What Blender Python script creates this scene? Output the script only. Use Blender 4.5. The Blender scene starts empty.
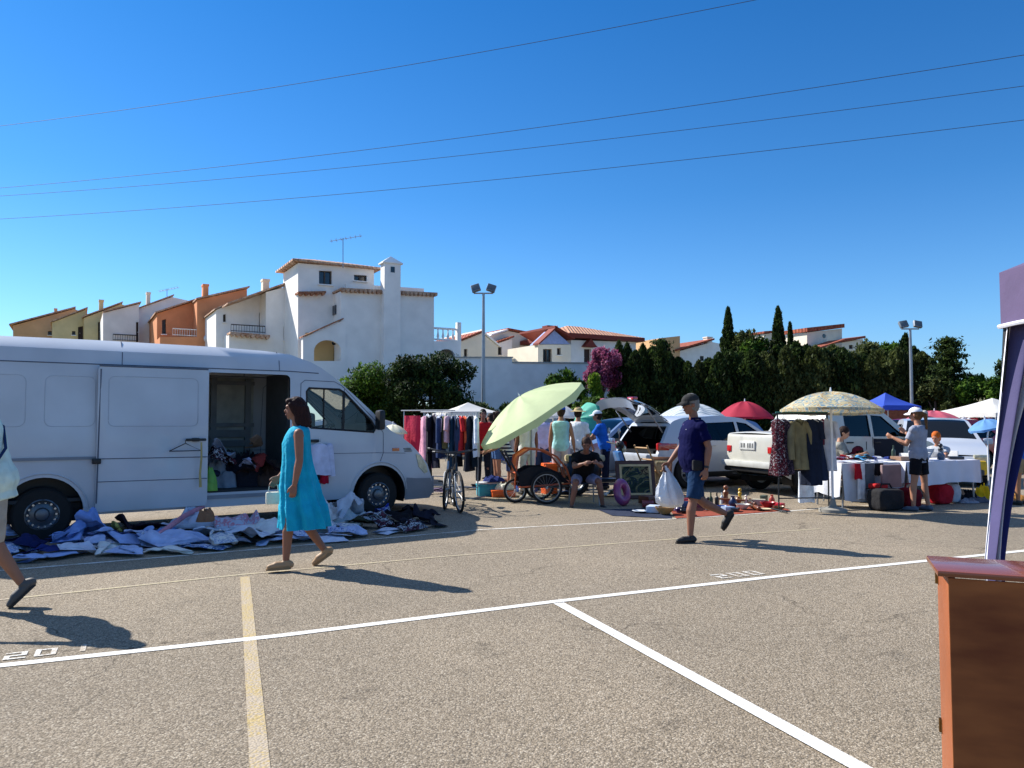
import bpy, bmesh, math, random
from mathutils import Vector, Matrix, Euler, noise, geometry
R = math.radians
PI = math.pi
rnd = random.Random(7)
scene = bpy.context.scene
col = scene.collection

# ------------------------------------------------------------------ camera
FPX, HCAM, PITCH = 760.0, 1.5, math.atan(36/760)
cam_d = bpy.data.cameras.new('camera'); cam = bpy.data.objects.new('camera', cam_d); col.objects.link(cam)
cam.location = (0, 0, HCAM); cam.rotation_euler = (PI/2 + PITCH, 0, 0)
cam_d.sensor_width = 36; cam_d.lens = FPX/1024*36; cam_d.clip_end = 3000; cam_d.clip_start = 0.05
scene.camera = cam
scene.render.resolution_x = 1024; scene.render.resolution_y = 768

def ray(px, py):
    a = (px-512)/FPX; v = (384-py)/FPX
    return Vector((a, math.cos(PITCH)-math.sin(PITCH)*v, math.sin(PITCH)+math.cos(PITCH)*v))
def G(px, py, z=0.0):
    r = ray(px, py); t = (z-HCAM)/r.z
    return Vector((r.x*t, r.y*t, z))
def A(px, py, Y):
    r = ray(px, py); t = Y/r.y
    return Vector((r.x*t, Y, HCAM+r.z*t))

# ------------------------------------------------------------------ materials
def lin(h):
    if isinstance(h, str):
        h = h.lstrip('#'); v = [int(h[i:i+2], 16)/255 for i in (0, 2, 4)]
        return tuple((x/12.92 if x <= .04045 else ((x+.055)/1.055)**2.4) for x in v)
    return tuple(h)
_M = {}
def mat(name, colr, rough=.6, metal=0, var=.12, scale=6, bump=0, bscale=30, spec=.5, coat=0, detail=4, streak=None, col2=None, trans=0, alpha=1, emit=0, sheen=0):
    key = name
    if key in _M: return _M[key]
    m = bpy.data.materials.new(name); m.use_nodes = True; _M[key] = m
    nt = m.node_tree; N = nt.nodes; L = nt.links
    b = N['Principled BSDF']; c = lin(colr)
    b.inputs['Roughness'].default_value = rough; b.inputs['Metallic'].default_value = metal
    b.inputs['Specular IOR Level'].default_value = spec
    b.inputs['Coat Weight'].default_value = coat; b.inputs['Coat Roughness'].default_value = .05
    b.inputs['Transmission Weight'].default_value = trans; b.inputs['Alpha'].default_value = alpha
    if sheen: b.inputs['Sheen Weight'].default_value = sheen
    tc = N.new('ShaderNodeTexCoord')
    mp = N.new('ShaderNodeMapping'); L.new(tc.outputs['Object'], mp.inputs['Vector'])
    if streak: mp.inputs['Scale'].default_value = streak
    nz = N.new('ShaderNodeTexNoise'); nz.inputs['Scale'].default_value = scale; nz.inputs['Detail'].default_value = detail
    L.new(mp.outputs['Vector'], nz.inputs['Vector'])
    rp = N.new('ShaderNodeValToRGB'); e = rp.color_ramp.elements
    e[0].position = .3; e[1].position = .7
    c2 = lin(col2) if col2 else tuple(min(1, x*(1+var)) for x in c)
    c1 = c if col2 else tuple(x*(1-var) for x in c)
    e[0].color = (*c1, 1); e[1].color = (*c2, 1)
    L.new(nz.outputs['Fac'], rp.inputs['Fac']); L.new(rp.outputs['Color'], b.inputs['Base Color'])
    if bump:
        n2 = N.new('ShaderNodeTexNoise'); n2.inputs['Scale'].default_value = bscale; n2.inputs['Detail'].default_value = 3
        L.new(tc.outputs['Object'], n2.inputs['Vector'])
        bp = N.new('ShaderNodeBump'); bp.inputs['Strength'].default_value = bump; bp.inputs['Distance'].default_value = .02
        L.new(n2.outputs['Fac'], bp.inputs['Height']); L.new(bp.outputs['Normal'], b.inputs['Normal'])
    return m
def cloth(hexc, name=None, var=.15, bump=.5, bscale=18):
    return mat(name or 'cloth_'+hexc.lstrip('#'), hexc, rough=.9, var=var, scale=9, bump=bump, bscale=bscale, spec=.15)
def stripes(name, cols, scale, axis='x', rough=.85, noise_amt=0):
    """hard coloured bands along one object axis"""
    if name in _M: return _M[name]
    m = bpy.data.materials.new(name); m.use_nodes = True; _M[name] = m
    nt = m.node_tree; N = nt.nodes; L = nt.links; b = N['Principled BSDF']
    b.inputs['Roughness'].default_value = rough; b.inputs['Specular IOR Level'].default_value = .15
    tc = N.new('ShaderNodeTexCoord'); sp = N.new('ShaderNodeSeparateXYZ'); L.new(tc.outputs['Object'], sp.inputs[0])
    mu = N.new('ShaderNodeMath'); mu.operation = 'MULTIPLY'; mu.inputs[1].default_value = scale
    L.new(sp.outputs['XYZ'.index(axis.upper())], mu.inputs[0])
    fr = N.new('ShaderNodeMath'); fr.operation = 'FRACT'; L.new(mu.outputs[0], fr.inputs[0])
    rp = N.new('ShaderNodeValToRGB'); rp.color_ramp.interpolation = 'CONSTANT'; e = rp.color_ramp.elements
    while len(e) < len(cols): e.new(.5)
    for i, cc in enumerate(cols): e[i].position = i/len(cols); e[i].color = (*lin(cc), 1)
    L.new(fr.outputs[0], rp.inputs['Fac']); L.new(rp.outputs['Color'], b.inputs['Base Color'])
    return m
def pattern(name, cols, scale=8, rough=.9):
    """blotchy printed cloth of several colours"""
    if name in _M: return _M[name]
    m = bpy.data.materials.new(name); m.use_nodes = True; _M[name] = m
    nt = m.node_tree; N = nt.nodes; L = nt.links; b = N['Principled BSDF']
    b.inputs['Roughness'].default_value = rough; b.inputs['Specular IOR Level'].default_value = .15
    tc = N.new('ShaderNodeTexCoord'); nz = N.new('ShaderNodeTexNoise'); nz.inputs['Scale'].default_value = scale; nz.inputs['Detail'].default_value = 2
    nz.inputs['Distortion'].default_value = 1.5
    L.new(tc.outputs['Object'], nz.inputs['Vector'])
    rp = N.new('ShaderNodeValToRGB'); rp.color_ramp.interpolation = 'CONSTANT'; e = rp.color_ramp.elements
    while len(e) < len(cols): e.new(.5)
    n = len(cols)
    for i, cc in enumerate(cols): e[i].position = 0 if i == 0 else .33+.34*i/n; e[i].color = (*lin(cc), 1)
    L.new(nz.outputs['Fac'], rp.inputs['Fac']); L.new(rp.outputs['Color'], b.inputs['Base Color'])
    return m
def glass(name='glass', tint='#e8f0f0', rough=.02):
    if name in _M: return _M[name]
    m = bpy.data.materials.new(name); m.use_nodes = True; _M[name] = m
    nt = m.node_tree; N = nt.nodes; L = nt.links
    for n in list(N): N.remove(n)
    o = N.new('ShaderNodeOutputMaterial'); mx = N.new('ShaderNodeMixShader'); tr = N.new('ShaderNodeBsdfTransparent'); gl = N.new('ShaderNodeBsdfGlossy')
    tr.inputs['Color'].default_value = (*lin(tint), 1); gl.inputs['Roughness'].default_value = rough
    fr = N.new('ShaderNodeFresnel'); fr.inputs['IOR'].default_value = 1.5
    L.new(fr.outputs[0], mx.inputs[0]); L.new(tr.outputs[0], mx.inputs[1]); L.new(gl.outputs[0], mx.inputs[2]); L.new(mx.outputs[0], o.inputs['Surface'])
    return m

# ------------------------------------------------------------------ objects
def tag(o, label=None, cat=None, group=None, kind=None):
    if label: o['label'] = label
    if cat: o['category'] = cat
    if group: o['group'] = group
    if kind: o['kind'] = kind
    return o
def thing(name, label, cat, loc=(0, 0, 0), rz=0, group=None):
    o = bpy.data.objects.new(name, None); col.objects.link(o); o.empty_display_size = .2
    o.location = loc; o.rotation_euler = (0, 0, rz)
    return tag(o, label, cat, group)
def copy_tree(o, parent=None):
    c = o.copy(); col.objects.link(c)
    if parent: c.parent = parent
    for ch in list(o.children): copy_tree(ch, c)
    return c

def frame(d):
    d = Vector(d).normalized()
    u = d.cross(Vector((0, 0, 1)))
    if u.length < 1e-3: u = Vector((1, 0, 0))
    u.normalize(); v = d.cross(u).normalized()
    return u, v, d

class MB:
    """collects shapes; build() links them as ONE mesh object"""
    def __init__(s): s.v = []; s.f = []; s.m = []; s.mi = 0; s.sh = []; s.flat = False
    def add(s, vs, fs):
        b = len(s.v); s.v += [Vector(p) for p in vs]
        for f in fs: s.f.append([b+i for i in f]); s.m.append(s.mi)
        return s
    def box(s, c, size, rz=0, rot=None):
        x, y, z = [k/2 for k in size]
        pts = [Vector((a*x, b_*y, c_*z)) for a in (-1, 1) for b_ in (-1, 1) for c_ in (-1, 1)]
        M = rot if rot is not None else Matrix.Rotation(rz, 3, 'Z')
        pts = [M @ p + Vector(c) for p in pts]
        return s.add(pts, [(0, 1, 3, 2), (4, 6, 7, 5), (0, 4, 5, 1), (2, 3, 7, 6), (0, 2, 6, 4), (1, 5, 7, 3)])
    def rbox(s, c, size, b=.02, rz=0, rot=None):
        """bevelled box"""
        x, y, z = [k/2 for k in size]; b = min(b, x*.9, y*.9, z*.9)
        bm = bmesh.new(); bmesh.ops.create_cube(bm, size=1)
        for v in bm.verts: v.co = Vector((v.co.x*2*x, v.co.y*2*y, v.co.z*2*z))
        bmesh.ops.bevel(bm, geom=bm.edges[:], offset=b, segments=2, profile=.6, affect='EDGES')
        M = rot if rot is not None else Matrix.Rotation(rz, 3, 'Z')
        bm.verts.ensure_lookup_table(); bm.verts.index_update()
        s.add([M @ v.co + Vector(c) for v in bm.verts], [[v.index for v in f.verts] for f in bm.faces]); bm.free(); return s
    def rings(s, rs, cap=True, closed=False, caps=(True, True)):
        n = len(rs[0]); vs = [p for r in rs for p in r]; fs = []
        m = len(rs)
        for i in range(m-1 if not closed else m):
            j = (i+1) % m
            for k in range(n):
                l = (k+1) % n
                fs.append((i*n+k, i*n+l, j*n+l, j*n+k))
        if cap and not closed:
            if caps[0]: fs.append(list(range(n))[::-1])
            if caps[1]: fs.append([(m-1)*n+k for k in range(n)])
        return s.add(vs, fs)
    def cyl(s, p0, p1, r0, r1=None, n=12, cap=True):
        r1 = r0 if r1 is None else r1; p0 = Vector(p0); p1 = Vector(p1); u, v, d = frame(p1-p0)
        rs = [[p + (u*math.cos(2*PI*k/n) - v*math.sin(2*PI*k/n))*r for k in range(n)] for p, r in ((p0, r0), (p1, r1))]
        return s.rings(rs, cap)
    def tube(s, pts, r, n=8, closed=False):
        pts = [Vector(p) for p in pts]; rs = []; m = len(pts)
        for i, p in enumerate(pts):
            a = pts[(i-1) % m] if (i or closed) else pts[0]; b = pts[(i+1) % m] if (i < m-1 or closed) else pts[-1]
            d = (b-a).normalized()
            if i == 0: u, v, _ = frame(d)
            else:
                u = (u - d*u.dot(d)); u = u.normalized() if u.length > 1e-6 else frame(d)[0]; v = d.cross(u)
            rr = r[i] if isinstance(r, (list, tuple)) else r
            rs.append([p + (u*math.cos(2*PI*k/n) + v*math.sin(2*PI*k/n))*rr for k in range(n)])
        return s.rings(rs, True, closed)
    def ball(s, c, r, rot=None, n=14, m=9, jit=0):
        if not isinstance(r, (tuple, list)): r = (r, r, r)
        vs = [Vector((0, 0, 1))]; fs = []
        for i in range(1, m):
            t = PI*i/m
            for k in range(n): vs.append(Vector((math.sin(t)*math.cos(2*PI*k/n), math.sin(t)*math.sin(2*PI*k/n), math.cos(t))))
        vs.append(Vector((0, 0, -1)))
        for k in range(n): fs.append((0, 1+k, 1+(k+1) % n))
        for i in range(m-2):
            for k in range(n):
                a = 1+i*n+k; b = 1+i*n+(k+1) % n; fs.append((a, a+n, b+n, b))
        l = len(vs)-1; o = 1+(m-2)*n
        for k in range(n): fs.append((l, o+(k+1) % n, o+k))
        out = []
        for p in vs:
            q = Vector((p.x*r[0], p.y*r[1], p.z*r[2]))
            if jit: q *= 1+jit*noise.noise(p*2.3+Vector(c)*3)
            if rot is not None: q = rot @ q
            out.append(q + Vector(c))
        return s.add(out, fs)
    def caps(s, p0, p1, r0, r1=None, n=12, round0=True, round1=True, sq=1.0, side=None):
        """tapered capsule; sq flattens it along 'side'"""
        r1 = r0 if r1 is None else r1; p0 = Vector(p0); p1 = Vector(p1); u, v, d = frame(p1-p0)
        if side is not None:
            u = Vector(side); u = (u-d*u.dot(d)).normalized(); v = d.cross(u)
        rs = []
        def ring(c, r): rs.append([c + (u*sq*math.cos(2*PI*k/n) + v*math.sin(2*PI*k/n))*r for k in range(n)])
        if round0:
            for t in (80, 50, 25): ring(p0 - d*r0*math.sin(R(t)), r0*math.cos(R(t)))
        ring(p0, r0); ring(p1, r1)
        if round1:
            for t in (25, 50, 80): ring(p1 + d*r1*math.sin(R(t)), r1*math.cos(R(t)))
        return s.rings(rs)
    def lathe(s, prof, c=(0, 0, 0), n=24, axis='z', cap=True):
        rs = []; c = Vector(c)
        for r, h in prof:
            ring = []
            for k in range(n):
                a = 2*PI*k/n; x, y = r*math.cos(a), r*math.sin(a)
                p = {'z': (x, y, h), 'y': (x, h, -y), 'x': (h, x, y)}[axis]
                ring.append(c+Vector(p))
            rs.append(ring)
        return s.rings(rs, cap)
    def torus(s, c, Rr, r, n=32, m=8, axis='y', sy=1):
        pts = []; c = Vector(c)
        for k in range(n):
            a = 2*PI*k/n; x, y = Rr*math.cos(a), Rr*math.sin(a)*sy
            pts.append(c+Vector({'z': (x, y, 0), 'y': (x, 0, y), 'x': (0, x, y)}[axis]))
        return s.tube(pts, r, m, closed=True)
    def prism(s, poly, off, inner=None):
        """3D polygon list extruded by vector off"""
        off = Vector(off); n = len(poly); vs = [Vector(p) for p in poly]+[Vector(p)+off for p in poly]
        fs = [list(range(n))[::-1], [n+i for i in range(n)]]+[(i, (i+1) % n, n+(i+1) % n, n+i) for i in range(n)]
        return s.add(vs, fs)
    def grid(s, fn, nu, nv, thick=0):
        vs = [Vector(fn(i/nu, j/nv)) for i in range(nu+1) for j in range(nv+1)]; w = nv+1
        fs = [(i*w+j, (i+1)*w+j, (i+1)*w+j+1, i*w+j+1) for i in range(nu) for j in range(nv)]
        return s.add(vs, fs)
    def mat_(s, i): s.mi = i; return s
    def build(s, name, mats, parent=None, loc=None, rz=0, smooth=35, solid=0, clean=True, flip=False):
        me = bpy.data.meshes.new(name); bm = bmesh.new()
        bv = [bm.verts.new(p) for p in s.v]
        for f, mi in zip(s.f, s.m):
            try:
                fc = bm.faces.new([bv[i] for i in f]); fc.material_index = mi; fc.smooth = smooth > 0
            except ValueError: pass
        if clean:
            bmesh.ops.remove_doubles(bm, verts=bm.verts[:], dist=1e-4)
            bmesh.ops.recalc_face_normals(bm, faces=bm.faces[:])
        if solid: 
            bmesh.ops.solidify(bm, geom=bm.faces[:], thickness=solid)
        if smooth:
            lim = R(smooth)
            for e in bm.edges:
                if len(e.link_faces) == 2 and e.calc_face_angle(0) > lim: e.smooth = False
        bm.to_mesh(me); bm.free()
        if not isinstance(mats, (list, tuple)): mats = [mats]
        for m in mats: me.materials.append(m)
        o = bpy.data.objects.new(name, me); col.objects.link(o)
        if parent is not None: o.parent = parent
        if loc is not None: o.location = loc
        if rz: o.rotation_euler = (0, 0, rz)
        return o

def remesh(o, vox, smooth=3, disp=None):
    """turn overlapping closed shapes of one object into one continuous skin"""
    r = o.modifiers.new('r', 'REMESH'); r.mode = 'VOXEL'; r.voxel_size = vox; r.use_smooth_shade = True
    sm = o.modifiers.new('s', 'SMOOTH'); sm.iterations = smooth; sm.factor = .5
    bpy.context.view_layer.update()
    dg = bpy.context.evaluated_depsgraph_get(); ev = o.evaluated_get(dg)
    me = bpy.data.meshes.new_from_object(ev); old = o.data; mats = list(old.materials)
    o.modifiers.clear(); o.data = me
    if not len(me.materials):
        for m in mats: me.materials.append(m)
    if disp:
        nr = [v.normal.copy() for v in me.vertices]
        for v, n in zip(me.vertices, nr): v.co += n*disp(v.co)
    me.polygons.foreach_set('use_smooth', [True]*len(me.polygons)); me.update()
    bpy.data.meshes.remove(old)
    return o

# 2D panels with holes --------------------------------------------------------
def pip(p, poly):
    x, y = p; c = False; n = len(poly)
    for i in range(n):
        x1, y1 = poly[i]; x2, y2 = poly[(i+1) % n]
        if (y1 > y) != (y2 > y) and x < (x2-x1)*(y-y1)/(y2-y1)+x1: c = not c
    return c
def segd(p, poly):
    p = Vector(p); d = 9e9; n = len(poly)
    for i in range(n):
        a = Vector(poly[i]); b = Vector(poly[(i+1) % n]); ab = b-a; L2 = ab.length_squared
        t = 0 if L2 == 0 else max(0, min(1, (p-a).dot(ab)/L2)); d = min(d, (p-a-ab*t).length)
    return d
def panel(outline, holes=(), step=0):
    """constrained Delaunay: returns 2D verts, tris"""
    vs = []; es = []
    for loop in [outline]+list(holes):
        b = len(vs); vs += [Vector(p) for p in loop]; n = len(loop)
        es += [(b+i, b+(i+1) % n) for i in range(n)]
    if step:
        xs = [p[0] for p in outline]; ys = [p[1] for p in outline]
        i = min(xs)+step/2
        while i < max(xs):
            j = min(ys)+step/2
            while j < max(ys):
                q = (i, j)
                if pip(q, outline) and not any(pip(q, h) for h in holes) and segd(q, outline) > step*.35 and all(segd(q, h) > step*.35 for h in holes): vs.append(Vector(q))
                j += step
            i += step
    r = geometry.delaunay_2d_cdt(vs, es, [], 0, 1e-5)
    V = [tuple(p) for p in r[0]]; T = []
    for f in r[2]:
        c = (sum(V[i][0] for i in f)/3, sum(V[i][1] for i in f)/3)
        if pip(c, outline) and not any(pip(c, h) for h in holes): T.append(tuple(f))
    return V, T
def wall_panel(mb, outline, holes, to3, off):
    """flat wall with real openings: front sheet, reveals of depth 'off' (vector); no back sheet"""
    V, T = panel(outline, holes)
    mb.add([to3(*p) for p in V], T)
    off = Vector(off)
    for h in holes:
        n = len(h); vs = [Vector(to3(*p)) for p in h]+[Vector(to3(*p))+off for p in h]
        mb.add(vs, [(i, (i+1) % n, n+(i+1) % n, n+i) for i in range(n)])
def arc(cx, cy, rx, ry, a0, a1, n=10):
    return [(cx+rx*math.cos(R(a0+(a1-a0)*i/n)), cy+ry*math.sin(R(a0+(a1-a0)*i/n))) for i in range(n+1)]
def rect(x0, y0, x1, y1): return [(x0, y0), (x1, y0), (x1, y1), (x0, y1)]
def rrect(x0, y0, x1, y1, r=.04, n=4):
    return arc(x0+r, y0+r, r, r, 180, 270, n)+arc(x1-r, y0+r, r, r, 270, 360, n)+arc(x1-r, y1-r, r, r, 0, 90, n)+arc(x0+r, y1-r, r, r, 90, 180, n)

# ------------------------------------------------------------------ world and sun
SUN_EL = R(40); SUN_AZ = math.atan2(-.87, .49)      # azimuth measured clockwise from +Y
w = bpy.data.worlds.new('World'); scene.world = w; w.use_nodes = True
nt = w.node_tree; bg = nt.nodes['Background']; sky = nt.nodes.new('ShaderNodeTexSky'); sky.sky_type = 'NISHITA'
sky.sun_disc = False; sky.sun_elevation = SUN_EL; sky.sun_rotation = SUN_AZ
sky.air_density = 1.0; sky.dust_density = .2; sky.ozone_density = 3.0; sky.altitude = 0
# deep clear blue in view; unseen sky overhead kept paler as neutral fill light
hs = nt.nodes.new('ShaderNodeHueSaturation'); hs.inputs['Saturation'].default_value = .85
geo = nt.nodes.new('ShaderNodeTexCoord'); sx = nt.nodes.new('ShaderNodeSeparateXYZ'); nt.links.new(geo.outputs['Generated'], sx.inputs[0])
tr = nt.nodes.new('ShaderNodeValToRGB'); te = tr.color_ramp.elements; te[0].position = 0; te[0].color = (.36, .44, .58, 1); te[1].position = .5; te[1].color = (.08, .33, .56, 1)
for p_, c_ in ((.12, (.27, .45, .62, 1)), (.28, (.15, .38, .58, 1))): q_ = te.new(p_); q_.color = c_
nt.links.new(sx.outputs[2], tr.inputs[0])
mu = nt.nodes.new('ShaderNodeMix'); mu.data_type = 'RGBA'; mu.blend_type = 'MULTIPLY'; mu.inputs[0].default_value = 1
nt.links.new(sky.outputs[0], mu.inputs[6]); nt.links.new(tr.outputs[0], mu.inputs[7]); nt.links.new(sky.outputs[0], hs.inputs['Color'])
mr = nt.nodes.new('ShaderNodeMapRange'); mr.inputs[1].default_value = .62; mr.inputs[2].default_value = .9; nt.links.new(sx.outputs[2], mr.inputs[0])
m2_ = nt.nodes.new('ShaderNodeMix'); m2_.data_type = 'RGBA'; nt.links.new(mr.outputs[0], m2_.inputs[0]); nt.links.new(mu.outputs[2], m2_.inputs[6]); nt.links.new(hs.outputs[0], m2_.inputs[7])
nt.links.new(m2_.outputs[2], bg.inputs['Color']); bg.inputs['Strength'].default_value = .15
sd = bpy.data.lights.new('sun', 'SUN'); sun = bpy.data.objects.new('sun', sd); col.objects.link(sun)
sd.energy = 4.6; sd.angle = R(.53); sd.color = (1, .955, .88)
sv = Vector((math.sin(SUN_AZ)*math.cos(SUN_EL), math.cos(SUN_AZ)*math.cos(SUN_EL), math.sin(SUN_EL)))
sun.rotation_euler = sv.to_track_quat('Z', 'Y').to_euler()
scene.view_settings.view_transform = 'Standard'; scene.view_settings.look = 'None'
scene.view_settings.exposure = 0.85; scene.view_settings.gamma = 1

# common materials
M_tyre = mat('rubber', '#161616', rough=.85, var=.2, scale=20)
M_black = mat('black_plastic', '#141416', rough=.5)
M_dark = mat('dark_cloth', '#15151a', rough=.9, bump=.5, bscale=20)
M_chrome = mat('chrome', '#b8bcc0', rough=.25, metal=1, var=.05)
M_steel = mat('galvanised_steel', '#9a9ea2', rough=.45, metal=.7, var=.1)
M_wpaint = mat('white_paint', '#dcdcdc', rough=.4, coat=.3, var=.03, scale=3)
M_wood = mat('wood', '#8a5a35', rough=.55, var=.3, scale=5, streak=(1, 1, 8))
M_glass = glass()
M_tint = glass('tinted_glass', '#4a5254')
M_redlens = mat('red_lens', '#b01510', rough=.15, coat=1)
M_orangelens = mat('orange_lens', '#c8601a', rough=.2, coat=1)
# ------------------------------------------------------------------ ground
def asphalt():
    m = bpy.data.materials.new('asphalt'); m.use_nodes = True; nt = m.node_tree; N = nt.nodes; L = nt.links; b = N['Principled BSDF']
    tc = N.new('ShaderNodeTexCoord')
    def nz(sc, det=4, ro=.6):
        n = N.new('ShaderNodeTexNoise'); n.inputs['Scale'].default_value = sc; n.inputs['Detail'].default_value = det; n.inputs['Roughness'].default_value = ro
        L.new(tc.outputs['Object'], n.inputs['Vector']); return n
    vo = N.new('ShaderNodeTexVoronoi'); vo.inputs['Scale'].default_value = 96; L.new(tc.outputs['Object'], vo.inputs['Vector'])
    # every stone its own tone
    r1 = N.new('ShaderNodeValToRGB'); e = r1.color_ramp.elements; e[0].position = 0; e[0].color = (*lin('#7c7264'), 1); e[1].position = 1; e[1].color = (*lin('#c8bca8'), 1)
    for p, cc in ((.25, '#958874'), (.6, '#a59783'), (.86, '#b0a390')): q = e.new(p); q.color = (*lin(cc), 1)
    sp = N.new('ShaderNodeSeparateColor'); L.new(vo.outputs['Color'], sp.inputs[0]); L.new(sp.outputs[0], r1.inputs['Fac'])
    # bitumen between stones
    r2 = N.new('ShaderNodeValToRGB'); e = r2.color_ramp.elements; e[0].position = .35; e[0].color = (1, 1, 1, 1); e[1].position = .75; e[1].color = (.62, .61, .60, 1)
    L.new(vo.outputs['Distance'], r2.inputs['Fac'])
    mx = N.new('ShaderNodeMix'); mx.data_type = 'RGBA'; mx.blend_type = 'MULTIPLY'; mx.inputs[0].default_value = 1
    L.new(r1.outputs[0], mx.inputs[6]); L.new(r2.outputs[0], mx.inputs[7])
    big = nz(.35, 5); r3 = N.new('ShaderNodeValToRGB'); e = r3.color_ramp.elements; e[0].position = .3; e[0].color = (.74, .735, .725, 1); e[1].position = .7; e[1].color = (.99, .97, .94, 1)
    L.new(big.outputs[0], r3.inputs['Fac'])
    m2 = N.new('ShaderNodeMix'); m2.data_type = 'RGBA'; m2.blend_type = 'MULTIPLY'; m2.inputs[0].default_value = 1
    L.new(mx.outputs[2], m2.inputs[6]); L.new(r3.outputs[0], m2.inputs[7])
    # oil spots and stains
    st = nz(1.7, 6, .7); r4 = N.new('ShaderNodeValToRGB'); e = r4.color_ramp.elements; e[0].position = .28; e[0].color = (.62, .62, .62, 1); e[1].position = .40; e[1].color = (1, 1, 1, 1)
    L.new(st.outputs[0], r4.inputs['Fac'])
    m3 = N.new('ShaderNodeMix'); m3.data_type = 'RGBA'; m3.blend_type = 'MULTIPLY'; m3.inputs[0].default_value = 1
    L.new(m2.outputs[2], m3.inputs[6]); L.new(r4.outputs[0], m3.inputs[7])
    # hairline cracks
    wn = nz(.9, 4); wv = N.new('ShaderNodeVectorMath'); wv.operation = 'MULTIPLY_ADD'; wv.inputs[1].default_value = (1.6, 1.6, 0); L.new(wn.outputs['Color'], wv.inputs[0]); L.new(tc.outputs['Object'], wv.inputs[2])
    ck = N.new('ShaderNodeTexVoronoi'); ck.feature = 'DISTANCE_TO_EDGE'; ck.inputs['Scale'].default_value = .42; L.new(wv.outputs[0], ck.inputs['Vector'])
    cr = N.new('ShaderNodeValToRGB'); e = cr.color_ramp.elements; e[0].position = .0; e[0].color = (.45, .44, .43, 1); e[1].position = .006; e[1].color = (1, 1, 1, 1); L.new(ck.outputs['Distance'], cr.inputs[0])
    cm = nz(.5, 2); cq = N.new('ShaderNodeMapRange'); cq.inputs[1].default_value = .50; cq.inputs[2].default_value = .60; L.new(cm.outputs[0], cq.inputs[0])
    m4 = N.new('ShaderNodeMix'); m4.data_type = 'RGBA'; m4.blend_type = 'MULTIPLY'; L.new(cq.outputs[0], m4.inputs[0]); L.new(m3.outputs[2], m4.inputs[6]); L.new(cr.outputs[0], m4.inputs[7]); m3 = m4
    L.new(m3.outputs[2], b.inputs['Base Color']); b.inputs['Roughness'].default_value = .9; b.inputs['Specular IOR Level'].default_value = .25
    fine = nz(220, 2)
    ad = N.new('ShaderNodeMath'); ad.operation = 'MULTIPLY_ADD'; L.new(vo.outputs['Distance'], ad.inputs[0]); ad.inputs[1].default_value = -1.2; L.new(fine.outputs[0], ad.inputs[2])
    bp = N.new('ShaderNodeBump'); bp.inputs['Strength'].default_value = .6; bp.inputs['Distance'].default_value = .008
    L.new(ad.outputs[0], bp.inputs['Height']); L.new(bp.outputs[0], b.inputs['Normal'])
    return m
M_asph = asphalt()
tag(MB().add([(-90, -30, 0), (140, -30, 0), (140, 120, 0), (-90, 120, 0)], [(0, 1, 2, 3)]).build('car_park_asphalt', M_asph), kind='structure')
M_earth = mat('dry_earth', '#7d6d50', rough=.95, var=.3, scale=.3, bump=.5, bscale=2)
tag(MB().grid(lambda u, v: (-1500+3000*u, -600+2600*v, -.05), 4, 4).build('ground', M_earth), kind='structure')

# worn painted markings
def paintmat(name, c, wear=.5, sc=9):
    m = bpy.data.materials.new(name); m.use_nodes = True; nt = m.node_tree; N = nt.nodes; L = nt.links; b = N['Principled BSDF']
    tc = N.new('ShaderNodeTexCoord'); nz = N.new('ShaderNodeTexNoise'); nz.inputs['Scale'].default_value = 55; nz.inputs['Detail'].default_value = 5; nz.inputs['Roughness'].default_value = .75
    n2 = N.new('ShaderNodeTexNoise'); n2.inputs['Scale'].default_value = 4; n2.inputs['Detail'].default_value = 5
    L.new(tc.outputs['Object'], nz.inputs['Vector']); L.new(tc.outputs['Object'], n2.inputs['Vector'])
    ad = N.new('ShaderNodeMath'); ad.operation = 'MULTIPLY_ADD'; ad.inputs[1].default_value = .45; L.new(n2.outputs[0], ad.inputs[0]); L.new(nz.outputs[0], ad.inputs[2])
    rp = N.new('ShaderNodeValToRGB'); e = rp.color_ramp.elements; e[0].position = wear; e[0].color = (*lin('#a59783'), 1); e[1].position = wear+.08; e[1].color = (*lin(c), 1)
    L.new(ad.outputs[0], rp.inputs['Fac']); L.new(rp.outputs[0], b.inputs['Base Color']); b.inputs['Roughness'].default_value = .85
    vo = N.new('ShaderNodeTexVoronoi'); vo.inputs['Scale'].default_value = 62; L.new(tc.outputs['Object'], vo.inputs['Vector'])
    bp = N.new('ShaderNodeBump'); bp.inputs['Strength'].default_value = .5; bp.inputs['Distance'].default_value = .01; bp.invert = True
    L.new(vo.outputs['Distance'], bp.inputs['Height']); L.new(bp.outputs[0], b.inputs['Normal'])
    return m
M_line = paintmat('line_paint', '#d8d6d0', .54); M_line2 = paintmat('worn_line_paint', '#cfccc4', .68)
M_yel = paintmat('faded_yellow_paint', '#ab9562', .70); M_faint = paintmat('faint_line_paint', '#b3a684', .68)
def line(name, pts, wd, m, z=.004):
    mb = MB(); P = [Vector((p[0], p[1], z)) for p in pts]; L_ = []; R_ = []
    for i, p in enumerate(P):
        d = (P[min(i+1, len(P)-1)]-P[max(i-1, 0)]).normalized(); n = Vector((-d.y, d.x, 0))*wd/2
        L_.append(p+n); R_.append(p-n)
    k = len(P); mb.add(L_+R_, [(i, i+1, k+i+1, k+i) for i in range(k-1)])
    return tag(mb.build(name, m), kind='structure')
def ext(a, b, t): return a+(b-a)*t
a, b_, c_ = G(0, 666), G(553, 602), G(1024, 551)
line('white_bay_line', [ext(b_, a, 2.0), a, G(280, 636), b_, G(800, 574), c_, ext(b_, c_, 2.2)], .085, M_line)
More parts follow.
